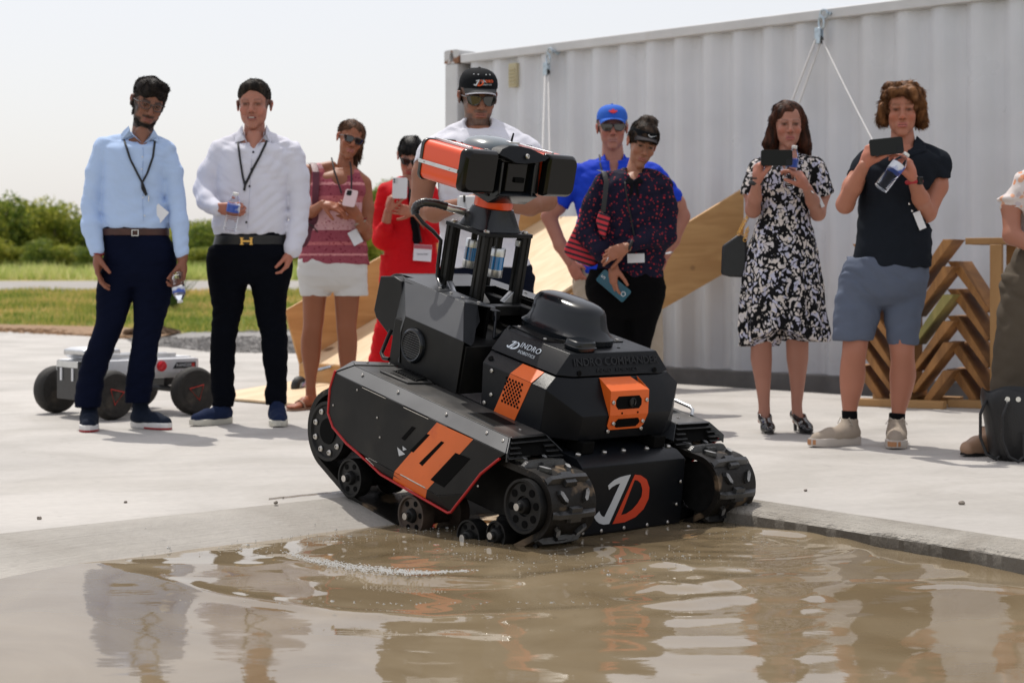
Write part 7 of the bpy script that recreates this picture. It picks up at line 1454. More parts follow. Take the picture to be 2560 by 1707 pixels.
aL = [J(c25(268, 560), .01), J(c25(270, 760), .0), J(c25(262, 955), -.03), J(c25(300, 930), -.10), J(c25(400, 858), -.20)]; aR = [J(c25(790, 680), .01), J(c25(812, 900)), J(c25(800, 1140), -.03), J(c25(765, 1060), -.12), J(c25(735, 985), -.19)]
hL = hand_prims(aL[-1], [.9, -.25, -.22], [.1, .5, -.85], -1, (18, 22, 28, 34), .95, 5, (.3, .3)); hR = hand_prims(aR[-1], [-.62, -.2, .72], [-.35, .75, .3], 1, (30, 36, 40, 44), .95, 6, (.45, .1))
p.body(dict(hair=(.10, .05, .03), lips=(.45, .16, .14), cheeks=.25, brow=.6), hd, J(c25(600, 560), .03), .052, loftp(p.sec(rows(c25, [(525, 540, 660, 0, .035), (560, 420, 720, 0.0, .05), (590, 320, 770, 0, .075), (660, 300, 790, 0, .088), (1400, 280, 740, 0, .08), (1600, 260, 760, 0, .1)]))), [cone(J(c25(480, 510), .01), J(c25(290, 550), .01), .034, .036), cone(J(c25(660, 540), .01), J(c25(780, 650), .01), .034, .036)] + arm(p, aL, [.044, .038, .034, .032, .024]) + arm(p, aR, [.042, .040, .036, .033, .025]), [hL, hR], legs=[loftp(lL, 2.05), loftp(lR, 2.05)])
M_h3 = hairmat('brown_hair', (.050, .024, .014), (.13, .062, .033))
hair_solid(hd, [(hd.E((0, .022, .052), (.082, .100, .078)), 0), (hd.E((.060, -.010, -.005), (.026, .05, .075)), .02), (hd.C((.05, .06, -.03), (.062, .065, -.14), .045, .040), .03), (hd.C((.062, .065, -.14), (.070, .05, -.24), .040, .016), .02), (hd.C((.078, -.02, -.02), (.092, -.01, -.115), .016, .008), .01)], [(hd.E((-.006, -.110, -.006), (.061, .072, .086)), .006), (hd.E((-.085, -.05, -.06), (.03, .06, .07)), .008)], M_h3, p.root, 7, .0035, box=(2.4,), freq=110)
glasses(p, hd, 'sun', mat('tortoise_frame', (.025, .012, .008), .25, coat=.5), M_sl)
p.pipe('lanyard', [J(c25(482, 430), -.01), J(c25(492, 480), -.06), J(c25(508, 550), -.098), J(c25(540, 650), -.122), J(c25(575, 760), -.13)], .005, M_lan); p.pipe('lanyard', [J(c25(655, 470), -.03), J(c25(664, 540), -.088), J(c25(668, 640), -.118), J(c25(664, 750), -.13)], .005, M_lan)
mb = MB(); c = p.onfront(fdt, c25(583, 640), .012); mb.lathe([(0, -.003), (.008, -.003), (.011, 0), (.008, .002), (0, .002)], c, (0, 1, 0), 16); mb.obj('necklace_pendant', M_silver, p.root, smooth=True)
badge(p, p.onfront(fdt, c25(705, 1170), .012), .060, .085, M_card, rot=R(-28))
mb = MB(); w_ = J(c25(748, 1035), -.155); ring_ = [w_ + np.array([.029 * math.cos(t), .026 * math.sin(t), .012 * math.cos(t)]) for t in np.linspace(0, 6.28, 18)]; mb.tube(ring_, .006, 6); wt_ = mb.obj('watch_strap', mat('watch_tan', (.30, .25, .2), .5), p.root, smooth=True)
mb = MB(); w_ = J(c25(765, 1010), -.16); mb.tube([w_ + np.array([.027 * math.cos(t), .025 * math.sin(t), .012 * math.cos(t)]) for t in np.linspace(0, 6.28, 18)], .004, 6); mb.obj('red_bracelet', mat('red_thread', (.3, .02, .02), .6), p.root, smooth=True)
M_sole = mat('sandal_tan', (.30, .17, .11), .6)
def sandal_foot(p, ank, th, skin, L_=.245):
    a = np.array([ank[0], ank[1], 0.]); t = R(th); D = np.array([math.sin(t), -math.cos(t), 0]); S_ = np.array([math.cos(t), math.sin(t), 0]); h0 = a - D * .05; pt = lambda u, v, z: h0 + D * u * L_ + S_ * v + np.array([0, 0, z])
    pr_ = [(cone(pt(.10, 0, .045), pt(.45, .002, .045), .030, .032), 0), (cone(pt(.18, 0, .05), a + [0, 0, .12], .032, .030), .02), (cone(pt(.4, 0, .042), pt(.78, .004, .028), .034, .020, ((0, 0, 1), .7)), .02)] + [(cone(pt(.74, v, .026), pt(u, v * 1.1, .022), .012, .0085 if v > -.03 else .011), .006) for u, v in ((.97, .027), (1.0, .010), (.985, -.004), (.95, -.018), (.90, -.031))]
    fd = p.field(pr_, .0042, .02); fd.apply(lambda F, x, y, z: np.maximum(F, .013 - z)); o = tomesh(fd, 'foot', M_skin, p.root, 1); setcol(o, np.tile(np.array(skin) * [1.05, .9, .85], (len(o.data.vertices), 1)))
    mb = MB(); ol = ((0, 0), (.03, .022), (.2, .032), (.5, .035), (.75, .044), (.95, .036), (1.03, .01), (1.0, -.025), (.85, -.042), (.6, -.038), (.3, -.032), (.04, -.024)); mb.loft([[pt(u, v, .001) for u, v in ol], [pt(u, v, .014) for u, v in ol]]); mb.obj('sandal_sole', M_sole, o, .002)
    mb = MB(); mb.tube([pt(.62, .040, .012), pt(.63, .032, .040), pt(.64, .0, .058), pt(.63, -.030, .042), pt(.60, -.040, .012)], .006, 8); mb.obj('sandal_strap', M_sole, o, smooth=True); return o
sandal_foot(p, J(c26(330, 0), .02), -32, p.skin); sandal_foot(p, J(c26(650, 0), .03), 5, p.skin)
Wp = lambda v: Vector([float(a) for a in v]) + p.base
phone(Wp(J(c25(655, 806), -.235)), .074, .102, (-.1, -1, .35), (.22, .3, 1), mat('pink_case', (.68, .50, .50), .35), 'pale pink phone held by the woman in white shorts', (-.012, .030), M_glo)
# burgundy shoulder bag
bag = empty('shoulder_bag', p.base); tag(bag, 'burgundy bag hanging from the shoulder of the woman in white shorts', 'bag')
M_bur = mat('burgundy_leather', (.095, .014, .028), .5, var=.15, vs=20, bump=.3)
fb_ = p.field([(rbox(J(c25(305, 1130), -.03), (.040, .030, .065), .020), 0), (ell(J(c25(290, 1210), -.03), (.062, .045, .045)), .03)], .006); tomesh(fb_, 'bag_body', M_bur, bag)
mb = MB(); pts_ = [J(c25(270, 475), .02), J(c25(312, 478), -.02), J(c25(335, 560), -.09), J(c25(335, 680), -.115), J(c25(328, 830), -.115), J(c25(330, 1050), -.08)]
mb.loft([[q + np.array([s_ * .019, t_ * .003, 0]) for s_, t_ in ((-1, -1), (1, -1), (1, 1), (-1, 1))] for q in pts_]); mb.obj('strap', M_bur, bag, .001)
mb = MB(); mb.tube([J(c25(235, 1040), -.09), J(c25(300, 1060), -.10), J(c25(360, 1130), -.09), J(c25(385, 1220), -.06)], .004, 6); mb.obj('zip', M_belt2, bag)

# ================= 4 woman in a red suit
p, J = mkperson('black-haired woman in a red suit and sunglasses raising a white phone', 1035, 10.75, (.40, .185, .125))
hd = Head(J(c25(1218, 420), .03), 6, 24, 5, .97, .98, True)
M_reds = clothmat('red_suit', (.56, .006, .012), .75, var=.08, bump=.25); M_blkt = clothmat('black_knit', (.008, .008, .010), .85, var=.1)
tor = p.sec(rows(c25, [(640, 1090, 1330, 0, .06), (700, 1010, 1400, 0, .09), (800, 980, 1440, 0, .11), (1000, 990, 1440, 0, .11), (1200, 985, 1450, 0, .11), (1400, 965, 1480, 0, .12), (1560, 950, 1490, 0, .12), (1650, 945, 1490, 0, .11)]))
aL = [J(c25(985, 760)), J(c25(950, 950)), J(c25(965, 1180), -.05), J(c25(985, 1080), -.14)]; aR = [J(c25(1410, 770)), J(c25(1450, 950)), J(c25(1445, 1130), -.06), J(c25(1400, 1060), -.14)]
fdt, o = p.garment('jacket', M_reds, [(loftp(tor, 2.3), 0)] + traps(p, c25(1130, 650), c25(1290, 650), c25(1000, 730), c25(1400, 740), .032, .048) + [(c_, .02) for c_ in arm(p, aL, [.052, .058, .064, .044]) + arm(p, aR, [.050, .054, .058, .042])], [(cone(J(c25(1215, 560)), J(c25(1215, 680), -.05), .050, .040), .004), (cone(J(c25(1225, 700), -.10), J(c25(1300, 1280), -.15), .022, .062), .006)], folds(.005, 31, 7, 10))
p.garment('top', M_blkt, [(loftp(p.sec(rows(c25, [(680, 1120, 1310, 0, .075), (800, 1020, 1400, 0, .096), (1000, 1020, 1400, 0, .098), (1235, 1020, 1410, 0, .098)]))), 0)], [(ell(J(c25(1215, 650), -.02), (.05, .09, .05)), .004)], folds(.003, 32))
p.garment('red_waistband_top', M_reds, [(loftp(p.sec(rows(c25, [(1236, 1010, 1430, 0, .101), (1400, 1000, 1440, 0, .110), (1600, 990, 1450, 0, .116)])), 2.3), 0)], (), folds(.003, 33))
cP = lambda x, y: (x, y)
lL = p.sec([(640, 955, 1030), (700, 950, 1026), (760, 950, 1018), (820, 938, 1006), (880, 925, 1000), (940, 915, 998, .02), (985, 915, 1000, .02)], .9); lR = p.sec([(640, 1020, 1098), (700, 1022, 1096), (760, 1025, 1090), (820, 1022, 1086), (880, 1018, 1084), (940, 1012, 1088, .02), (985, 1012, 1090, .02)], .9)
p.garment('trousers', M_reds, [(loftp(p.sec([(640, 955, 1098, 0, .10), (700, 952, 1098, 0, .10), (735, 970, 1080, 0, .06)]), 2.3), 0), (loftp(lL, 2.1), .02), (loftp(lR, 2.1), .02)], (), folds(.005, 34, 6, 12))
hL = hand_prims(J(c25(1010, 925), -.21), [.22, -.25, 1], [.75, .45, -.1], -1, (34, 42, 44, 46), .92, 4, (.15, .5)); hR = hand_prims(J(c25(1262, 935), -.20), [-.9, -.25, .15], [.1, .8, .3], 1, (10, 18, 24, 30), .92, 6, (.4, .2))
p.body(dict(hair=(.012, .01, .01), lips=(.42, .06, .07), cheeks=.15, brow=.8), hd, J(c25(1215, 660), .03), .050, loftp(p.sec(rows(c25, [(640, 1130, 1300, 0.0, .06), (720, 1050, 1380, 0, .085), (1400, 1020, 1400, 0, .085)]))), arm(p, aL[:3] + [J(c25(1010, 925), -.21)], [.04, .038, .036, .025]) + arm(p, aR[:3] + [J(c25(1262, 935), -.20)], [.04, .038, .036, .025]), [hL, hR], legs=[loftp(lL, 2, 0, -.02), loftp(lR, 2, 0, -.02)])
M_h4 = hairmat('glossy_black_hair', (.004, .004, .004), (.020, .016, .014), .38)
hair_solid(hd, [(hd.E((0, .018, .046), (.083, .104, .086)), 0), (hd.E((.0, .085, .05), (.05, .04, .05)), .02)], [(hd.E((0, -.112, -.035), (.064, .068, .085)), .006), (hd.E((0, .0, -.12), (.12, .15, .09)), .01)], M_h4, p.root, 9, .0025)
glasses(p, hd, 'sun', M_fr, M_sl)
for s_ in (-1, 1): leaf(p, fdt, [(*c25(1215 + s_ * 55, 600), 1 - .02), (*c25(1215 + s_ * 95, 660), 1 - .03), (*c25(1215 + s_ * 105, 780), .010), (*c25(1215 + s_ * 60, 1000), .008), (*c25(1215 + s_ * 20, 860), .008), (*c25(1215 + s_ * 42, 700), .012)], M_reds, 'lapel')
mb = MB(); mb.tube([J(c25(1198, 640), -.10), J(c25(1210, 800), -.125), J(c25(1290, 1050), -.13), J(c25(1322, 1220), -.135)], .005, 6); mb.obj('lanyard', M_lan, p.root, smooth=True)
b_ = badge(p, J(c25(1330, 1315), -.15), .108, .098, mat('badge_white', (.72, .74, .80), .4), rot=R(4), strip=mat('badge_red_strip', (.42, .10, .13), .4))
text_obj('Maram Saleh', .013, mat('badge_ink', (.05, .05, .09), .5), b_, frame((0, -.0022, -.008), (1, 0, 0), (0, 0, 1)))
phone(Vector(J(c25(1118, 712), -.27)) + p.base, .088, .125, (.02, -1, .05), (.03, 0, 1), mat('white_phone', (.66, .67, .68), .25, coat=.5), 'white phone held upright by the woman in the red suit', (-.027, .042), mat('white_phone_bump', (.55, .56, .57), .2))
a_ = J((958, 0)); p.shoe((a_[0], .02, .1), -10, .25, M_belt2, M_belt2, .1, .04); a_ = J((1052, 0)); p.shoe((a_[0], .02, .1), 10, .25, M_belt2, M_belt2, .1, .04)

# ================= 5 robot operator in a white T-shirt
p, J = mkperson('man in a black cap, sunglasses and white T-shirt standing behind the tracked robot', 1195, 8.75, (.27, .118, .070))
hd = Head(J(c31(588, 372), .02), 12, 13, 1, 1.09, 1.05)
M_tee = clothmat('white_jersey', (.68, .68, .75), .85, var=.02, bump=.25)
tor = p.sec(rows(c31, [(620, 420, 800, 0, .085), (680, 300, 900, 0, .12), (780, 230, 1000, 0, .15), (900, 250, 980, 0, .155), (1050, 290, 930, 0, .15), (1250, 300, 900, 0, .145), (1450, 300, 890, 0, .145)]) + [(668, 1102, 1330, 0, .14)])
aL = [J(c31(225, 800)), J(c31(190, 950)), J(c31(150, 1200), -.03), J(c31(260, 1240), -.14), J(c31(455, 1180), -.25)]; aR = [J(c31(985, 800)), J(c31(1050, 960)), J(c31(1105, 1150), -.03), J(c31(980, 1190), -.16), J(c31(700, 1180), -.26)]
fd5, o = p.garment('t_shirt', M_tee, [(loftp(tor, 2.4), 0)] + traps(p, c31(500, 600), c31(700, 600), c31(260, 755), c31(950, 760), .045, .060) + [(c_, .02) for c_ in arm(p, aL[:2], [.064, .068]) + arm(p, aR[:2], [.064, .068])], [(ell(J(c31(590, 565), -.03), (.066, .10, .040)), .004), (cone(J(c31(190, 960), -.02), J(c31(165, 1100), -.03), .085, .085), .003), (cone(J(c31(1062, 985), -.0), J(c31(1110, 1100), -.03), .085, .085), .003)], folds(.006, 41, 6, 9))
M_dn = clothmat('dark_denim', (.005, .007, .016), .85, var=.12, bump=.5)
lL = p.sec([(690, 1108, 1222), (780, 1106, 1216), (900, 1112, 1200), (1000, 1118, 1190), (1080, 1122, 1186)], .95); lR = p.sec([(690, 1218, 1332), (780, 1224, 1334), (900, 1240, 1328), (1000, 1250, 1322), (1080, 1254, 1318)], .95)
p.garment('trousers', M_dn, [(loftp(p.sec([(660, 1108, 1328, 0, .125), (700, 1106, 1334, 0, .13), (745, 1130, 1310, 0, .09)]), 2.4), 0), (loftp(lL, 2.1), .02), (loftp(lR, 2.1), .02)], (), folds(.005, 42, 6, 14))
hL = hand_prims(aL[-1], [.9, -.2, .18], [.25, .8, -.3], -1, (40, 46, 50, 54), 1.08, 3, (.3, .3)); hR = hand_prims(aR[-1], [-.9, -.2, .18], [-.25, .8, -.3], 1, (40, 46, 50, 54), 1.08, 3, (.3, .3))
p.body(dict(hair=(.02, .016, .014), beard=.0, stub=.75, beardc=(.085, .075, .068), lips=(.30, .11, .085), cheeks=.1, fade=.6), hd, J(c31(590, 640), .03), .070, loftp(p.sec(rows(c31, [(590, 540, 660, 0.0, .045), (620, 470, 730, 0.0, .075), (680, 340, 860, 0, .11), (1400, 330, 860, 0, .12)]))), arm(p, aL, [.062, .064, .050, .048, .032]) + arm(p, aR, [.062, .064, .050, .048, .032]), [hL, hR], hk=1.15, legs=[loftp(lL, 2, 0, -.02), loftp(lR, 2, 0, -.02)])
M_h5 = hairmat('cropped_hair', (.02, .017, .015), (.06, .052, .048))
hair_solid(hd, [(hd.E((0, .030, .030), (.0785, .090, .080)), 0)], [(hd.E((0, -.10, -.02), (.12, .10, .12)), .006), (hd.E((0, .0, -.12), (.12, .15, .085)), .01)], M_h5, p.root, 11, .0015)
M_capb = clothmat('black_cap_cotton', (.010, .011, .013), .8, bump=.3); M_capg = clothmat('grey_brim_cotton', (.075, .075, .075), .8, bump=.3)
cp, surf = cap(p, hd, M_capb, M_capg, 1, brimc=M_tee)
def on_cap(txt, size, m, u, z, sx=1.0, bold=.0004):
    w = 0
    for i, ch in enumerate(txt):
        if ch != ' ': a, bx_, up_ = surf(u + i * size * .72 * sx, z); nn_ = Vector(bx_).cross(Vector(up_)).normalized(); text_obj(ch, size, m, cp, frame(Vector([float(q) for q in a]) + nn_ * .002, bx_, up_), .0006, bold=bold, sx=sx)
M_lo = mat('embroidery_orange', (.72, .10, .02), .6); M_lw = mat('embroidery_white', (.62, .64, .66), .6)
on_cap('IN', .020, M_lw, -.004, .034); on_cap('DRO', .020, M_lo, .021, .034); on_cap('ROBOTICS', .0095, M_lw, -.004, .020, 1.0, .0001)
for (Jp, m_, dxx) in (([(.496, .059), (.422, .047), (.395, .030), (.401, .016), (.451, .034), (.393, -.073), (.366, -.052), (.345, -.069), (.372, -.092), (.418, -.098)], M_lw, 0),):
    a, bx_, up_ = surf(-.020, .027); mb = MB(); mb.add([((y - .47) * .20, (z + .02) * .20, 0) for y, z in Jp], [tuple(range(len(Jp)))]); o = mb.obj('logo_stroke', m_, cp); o.matrix_local = frame(Vector([float(q) for q in a]) + Vector(bx_).cross(Vector(up_)).normalized() * .003, bx_, up_)
    mb = MB(); vs = [((y - .47) * .20, (z + .02) * .20, 0) for y, z in Do + Di]; mb.add(vs, [(i, (i + 1) % k_, k_ + (i + 1) % k_, k_ + i) for i in range(k_)]); o = mb.obj('logo_letter', M_lo, cp); o.matrix_local = frame(Vector([float(q) for q in a]) + Vector(bx_).cross(Vector(up_)).normalized() * .003, bx_, up_)
for u in (-.055, -.025, .025, .055): a, bx_, up_ = surf(u, .062); mb = MB(); mb.ball(a, .0035, 8, 5); mb.obj('eyelet', M_lw, cp)
glasses(p, hd, 'aviator', M_fr, mat('green_black_lens', (.010, .013, .010), .06, spec=.7, coat=.6))
rc_ = empty('remote_controller', Vector(J(c31(565, 1190), -.33)) + p.base); tag(rc_, 'grey handheld remote controller in the hands of the man in the black cap', 'controller')
mb = MB(); mb.box((0, 0, 0), (.17, .05, .10), Matrix.Rotation(R(-35), 3, 'X')); mb.obj('controller_body', mat('controller_grey', (.35, .35, .36), .4), rc_, .015, seg=4)
for s_ in (-1, 1): mb = MB(); mb.tube([(s_ * .05, -.02, .02), (s_ * .05, -.045, .05)], .006, 8); mb.obj('stick', M_belt2, rc_)
p.shoe((J((1154, 0))[0], .02, .1), -8, .30, M_belt2, M_ws, .1); p.shoe((J((1286, 0))[0], .02, .1), 8, .30, M_belt2, M_ws, .1)

# ================= 6 man with a blue maple-leaf cap
p, J = mkperson('man in a blue maple-leaf cap and royal blue polo, hands on hips', 1540, 10.4, (.36, .155, .11))
hd = Head(J(c32(622, 262), .02), 0, 2, 0, 1.05, 1.04)
M_royal = clothmat('royal_blue_pique', (.010, .045, .48), .8, var=.04, bump=.4, weave=300)
tor = p.sec(rows(c32, [(540, 460, 780, 0, .08), (600, 350, 960, 0, .11), (700, 310, 1010, 0, .135), (850, 320, 1000, 0, .14), (1050, 340, 990, 0, .14), (1250, 340, 990, 0, .145), (1450, 330, 1000, 0, .14)]))
aL = [J(c32(335, 640)), J(c32(175, 900), .0), J(c32(105, 985), .01), J(c32(200, 1220), -.03), J(c32(280, 1360), -.07)]; aR = [J(c32(975, 640)), J(c32(1150, 880)), J(c32(1195, 985), .01), J(c32(1120, 1180), -.02), J(c32(1050, 1310), -.04)]
fd6, o = p.garment('polo_shirt', M_royal, [(loftp(tor, 2.3), 0)] + traps(p, c32(550, 560), c32(720, 560), c32(370, 620), c32(950, 620), .042, .052) + [(c_, .02) for c_ in arm(p, aL[:2], [.056, .060]) + arm(p, aR[:2], [.056, .060])], [(cone(J(c32(632, 470)), J(c32(632, 560), -.02), .056, .046), .004), (cone(J(c32(632, 560), -.07), J(c32(635, 650), -.14), .032, .008), .004), (cone(J(c32(150, 945)), J(c32(60, 1080), .02), .075, .075), .003), (cone(J(c32(1180, 925)), J(c32(1250, 1060), .02), .075, .075), .003)], folds(.006, 51, 7, 9))
M_khaki = clothmat('khaki_cotton', (.40, .34, .27), .85, var=.05, bump=.4)
lL = p.sec([(700, 1434, 1545), (800, 1438, 1540), (900, 1444, 1532), (1000, 1448, 1526), (1005, 1448, 1526)], .95); lR = p.sec([(700, 1545, 1648), (800, 1556, 1656), (860, 1565, 1658), (930, 1572, 1656), (1000, 1576, 1654), (1005, 1576, 1654)], .95)
p.garment('trousers', M_khaki, [(loftp(p.sec([(670, 1436, 1645, 0, .13), (720, 1433, 1650, 0, .13), (765, 1460, 1620, 0, .08)]), 2.4), 0), (loftp(lL, 2.1), .02), (loftp(lR, 2.1), .02)], (), folds(.006, 52, 6, 12))
hL = hand_prims(aL[-1], [.45, -.25, -.85], [.6, .7, -.1], 1, (22, 26, 30, 34), 1.0, 5, (.25, .3)); hR = hand_prims(aR[-1], [-.35, .1, -.9], [-.7, .6, 0], 1, (22, 26, 30, 34), 1.0, 5, (.25, .3))
p.body(dict(hair=(.25, .22, .2), lips=(.40, .20, .17), cheeks=.45, brow=.4), hd, J(c32(632, 560), .03), .070, loftp(p.sec(rows(c32, [(530, 580, 690, 0, .045), (570, 470, 770, 0.0, .06), (620, 380, 900, 0, .1), (1400, 380, 940, 0, .11)]))), arm(p, aL, [.048, .050, .044, .038, .029]) + arm(p, aR, [.048, .050, .044, .038, .029]), [hL, hR], hk=1.15, legs=[loftp(lL, 2, 0, -.02), loftp(lR, 2, 0, -.02)])
M_h6 = hairmat('grey_hair', (.22, .20, .18), (.40, .37, .34))
hair_solid(hd, [(hd.E((0, .030, .026), (.0785, .090, .080)), 0)], [(hd.E((0, -.10, -.02), (.12, .10, .12)), .006), (hd.E((0, .0, -.12), (.12, .15, .088)), .01)], M_h6, p.root, 12, .0015)
M_capbl = clothmat('blue_cap_cotton', (.03, .12, .52), .8, bump=.3)
cp, surf = cap(p, hd, M_capbl, M_capbl, 0)
lf = [(0, -1), (.06, -.45), (.45, -.55), (.38, -.38), (.88, .02), (.72, .10), (.82, .42), (.50, .35), (.42, .50), (.18, .25), (.26, .80), (.12, .72), (0, 1)]; lf = lf + [(-x, y) for x, y in lf[-2:0:-1]]
a, bx_, up_ = surf(.0, .036); mb = MB(); mb.loft([[(x * .030, y * .020, 0) for x, y in lf], [(x * .030, y * .020, .003) for x, y in lf]]); o = mb.obj('maple_leaf', mat('leaf_red', (.62, .02, .03), .6), cp); o.matrix_local = frame(Vector([float(q) for q in a]) + Vector(bx_).cross(Vector(up_)).normalized() * .001, bx_, up_)
glasses(p, hd, 'sun', M_fr, mat('brown_lens', (.035, .022, .010), .06, spec=.7, coat=.6))
for s_, x0 in ((-1, 560), (1, 720)): leaf(p, fd6, [(*c32(x0 - s_ * 0, 470), 1 + .0), (*c32(x0 + s_ * 30, 520), 1 - .02), (*c32(x0 + s_ * 40, 600), .012), (*c32(640 + s_ * 30, 640), .012), (*c32(640 + s_ * 50, 580), 1 - .08)], M_royal)
mb = MB(); mb.tube([p.onfront(fd6, c32(520, 480), -.02), p.onfront(fd6, c32(525, 560), .006), p.onfront(fd6, c32(545, 640), .006), p.onfront(fd6, c32(580, 760), .006)], .0055, 6); mb.obj('lanyard', M_lan, p.root, smooth=True)
mb = MB(); w_ = J(c32(1068, 1285), -.035); mb.tube([w_ + np.array([.031 * math.cos(t), .028 * math.sin(t), .008 * math.cos(t)]) for t in np.linspace(0, 6.28, 18)], .007, 6); mb.obj('watch', M_silver, p.root, smooth=True)
p.shoe((J((1487, 0))[0], .03, .1), -12, .29, M_belt1, M_belt2, .1); p.shoe((J((1615, 0))[0], .03, .1), 12, .29, M_belt1, M_belt2, .1)

# ================= 7 woman with a black visor and polka-dot blouse
p, J = mkperson('woman in a black sun visor and a dark blouse with red polka dots', 1570, 9.4, (.34, .155, .092))
hd = Head(J(c32(868, 392), .02), 12, 16, 12, .97, .98, True)
M_dots = patmat('polka_dot_voile', (.011, .010, .026), [(.40, .025, .035), (.24, .015, .03), (.34, .04, .04)], 52, thr=.22)
tor = p.sec(rows(c32, [(640, 660, 960, 0, .07), (700, 560, 1040, 0, .095), (800, 535, 1060, 0, .11), (1000, 540, 1050, 0, .11), (1200, 520, 1050, 0, .115), (1400, 500, 1045, 0, .12), (1480, 520, 1035, 0, .118)]))
aL = [J(c32(545, 710)), J(c32(465, 900)), J(c32(425, 1130), .0), J(c32(530, 1260), -.09), J(c32(610, 1370), -.15)]; aR = [J(c32(1040, 720)), J(c32(1075, 920)), J(c32(1055, 1150), -.02), J(c32(930, 1170), -.12), J(c32(790, 1215), -.20)]
fd7, o = p.garment('blouse', M_dots, [(loftp(tor, 2.3), 0)] + traps(p, c32(730, 640), c32(880, 640), c32(570, 690), c32(1010, 700), .034, .044) + [(c_, .02) for c_ in arm(p, aL, [.050, .058, .062, .052, .030]) + arm(p, aR, [.048, .052, .056, .046, .030])], [(cone(J(c32(805, 540)), J(c32(805, 630), -.02), .050, .042), .004), (cone(J(c32(800, 640), -.07), J(c32(798, 690), -.12), .024, .006), .003)], folds(.007, 61, 8, 11))
hips = p.sec(rows(c45, [(660, 300, 775, 0, .115), (740, 272, 790, 0, .125), (830, 275, 790, 0, .125), (930, 330, 750, 0, .11), (990, 400, 700, 0, .07)]))
lL = p.sec(rows(c45, [(780, 275, 535, 0), (900, 318, 545, 0), (1000, 360, 552, 0), (1150, 420, 560, 0)]) + [(900, 1520, 1572), (960, 1524, 1570), (1040, 1528, 1566)], .95); lR = p.sec(rows(c45, [(780, 530, 790, 0), (900, 535, 772, 0), (1000, 545, 742, 0), (1150, 560, 700, 0)]) + [(900, 1575, 1622), (960, 1576, 1618), (1040, 1576, 1612)], .95)
p.garment('trousers', clothmat('black_stretch', (.003, .003, .0035), .85, var=.1), [(loftp(hips, 2.3), 0), (loftp(lL, 2.1), .02), (loftp(lR, 2.1), .02)], (), folds(.0025, 62, 6, 9))
hL = hand_prims(J(c45(455, 640), -.16), [-.12, -.15, -1], [.7, .6, 0], 1, (24, 28, 32, 36), .95, 5, (.3, .4)); hR = hand_prims(J(c45(535, 520), -.22), [-.92, -.1, -.38], [-.2, .8, -.3], 1, (30, 36, 42, 48), .95, 3, (.2, .3))
p.body(dict(hair=(.015, .01, .008), lips=(.36, .12, .10), cheeks=.2, brow=1.0, lash=1.0), hd, J(c32(805, 640), .03), .050, loftp(p.sec(rows(c32, [(622, 770, 850, 0, .035), (650, 710, 900, 0.0, .055), (720, 600, 1000, 0, .09), (1400, 560, 1000, 0, .09)]))), arm(p, aL[:-1] + [J(c45(455, 642), -.16)], [.04, .038, .034, .030, .024]) + arm(p, aR[:-1] + [J(c45(537, 520), -.22)], [.04, .038, .034, .03, .024]), [hL, hR], legs=[loftp(lL, 2, 0, -.02), loftp(lR, 2, 0, -.02)])
M_h7 = hairmat('dark_brown_hair', (.012, .008, .006), (.055, .034, .022))
hair_solid(hd, [(hd.E((0, .012, .048), (.083, .108, .082)), 0), (hd.E((.01, .025, .128), (.048, .045, .034)), .02), (hd.E((0, .08, -.01), (.05, .04, .05)), .02)], [(hd.E((0, -.118, -.040), (.062, .066, .080)), .006), (hd.E((0, .0, -.12), (.12, .15, .092)), .01)], M_h7, p.root, 13, .004)
cp, surf = cap(p, hd, M_capb, clothmat('grey_visor_brim', (.040, .036, .038), .8, bump=.2), -2, visor_only=True)
sw = [(-1, .35), (-.75, -.25), (-.45, -.50), (-.1, -.42), (1, .55), (0, .02), (-.35, -.08), (-.6, .0), (-.8, .5)]
a, bx_, up_ = surf(.018, .012); mb = MB(); mb.loft([[(x * .026, y * .013, 0) for x, y in sw], [(x * .026, y * .013, .002) for x, y in sw]]); o = mb.obj('visor_mark', M_lw, cp); o.matrix_local = frame(Vector([float(q) for q in a]) + Vector(bx_).cross(Vector(up_)).normalized() * .002, bx_, up_)
mb = MB(); mb.tube([p.onfront(fd7, c32(710, 590), -.01), p.onfront(fd7, c32(728, 720), .006), p.onfront(fd7, c32(745, 850), .006), p.onfront(fd7, c32(775, 1000), .006), p.onfront(fd7, c32(800, 1140), .006)], .0045, 6); mb.obj('lanyard', M_lan, p.root, smooth=True)
for s_ in (-1, 1): leaf(p, fd7, [(*c32(800, 690), .010), (*c32(800 + s_ * 40, 660), .014), (*c32(800 + s_ * 78, 700), .016), (*c32(800 + s_ * 40, 720), .012)], M_blkt, 'bow_loop'); leaf(p, fd7, [(*c32(800, 690), .008), (*c32(806 + s_ * 16, 800), .008), (*c32(800 + s_ * 42, 830), .008), (*c32(800 + s_ * 30, 720), .010)], M_blkt, 'bow_tail')
badge(p, p.onfront(fd7, c32(815, 1325), .014), .090, .048, M_card, rot=R(-2))
mb = MB(); w_ = J(c32(768, 1222), -.212); mb.tube([w_ + np.array([.012 * math.cos(t), .027 * math.sin(t), .027 * math.cos(t)]) for t in np.linspace(0, 6.28, 18)], .008, 6); mb.obj('black_wristband', M_belt2, p.root, smooth=True)
mb = MB(); c = J(c32(582, 1335), -.285); mb.tube([c + np.array([.006 * math.cos(t), .010 * math.sin(t), .011 * math.cos(t)]) for t in np.linspace(0, 6.28, 12)], .002, 6); mb.obj('ring', M_silver, p.root, smooth=True)
M_teal = mat('teal_case', (.005, .085, .125), .3, coat=.3)
_, ph = phone(Vector(J(c45(455, 770), -.175)) + p.base, .076, .185, (-.1, -1, .1), (-.72, 0, .62), M_teal, 'teal phone held low by the woman in the black visor', None)
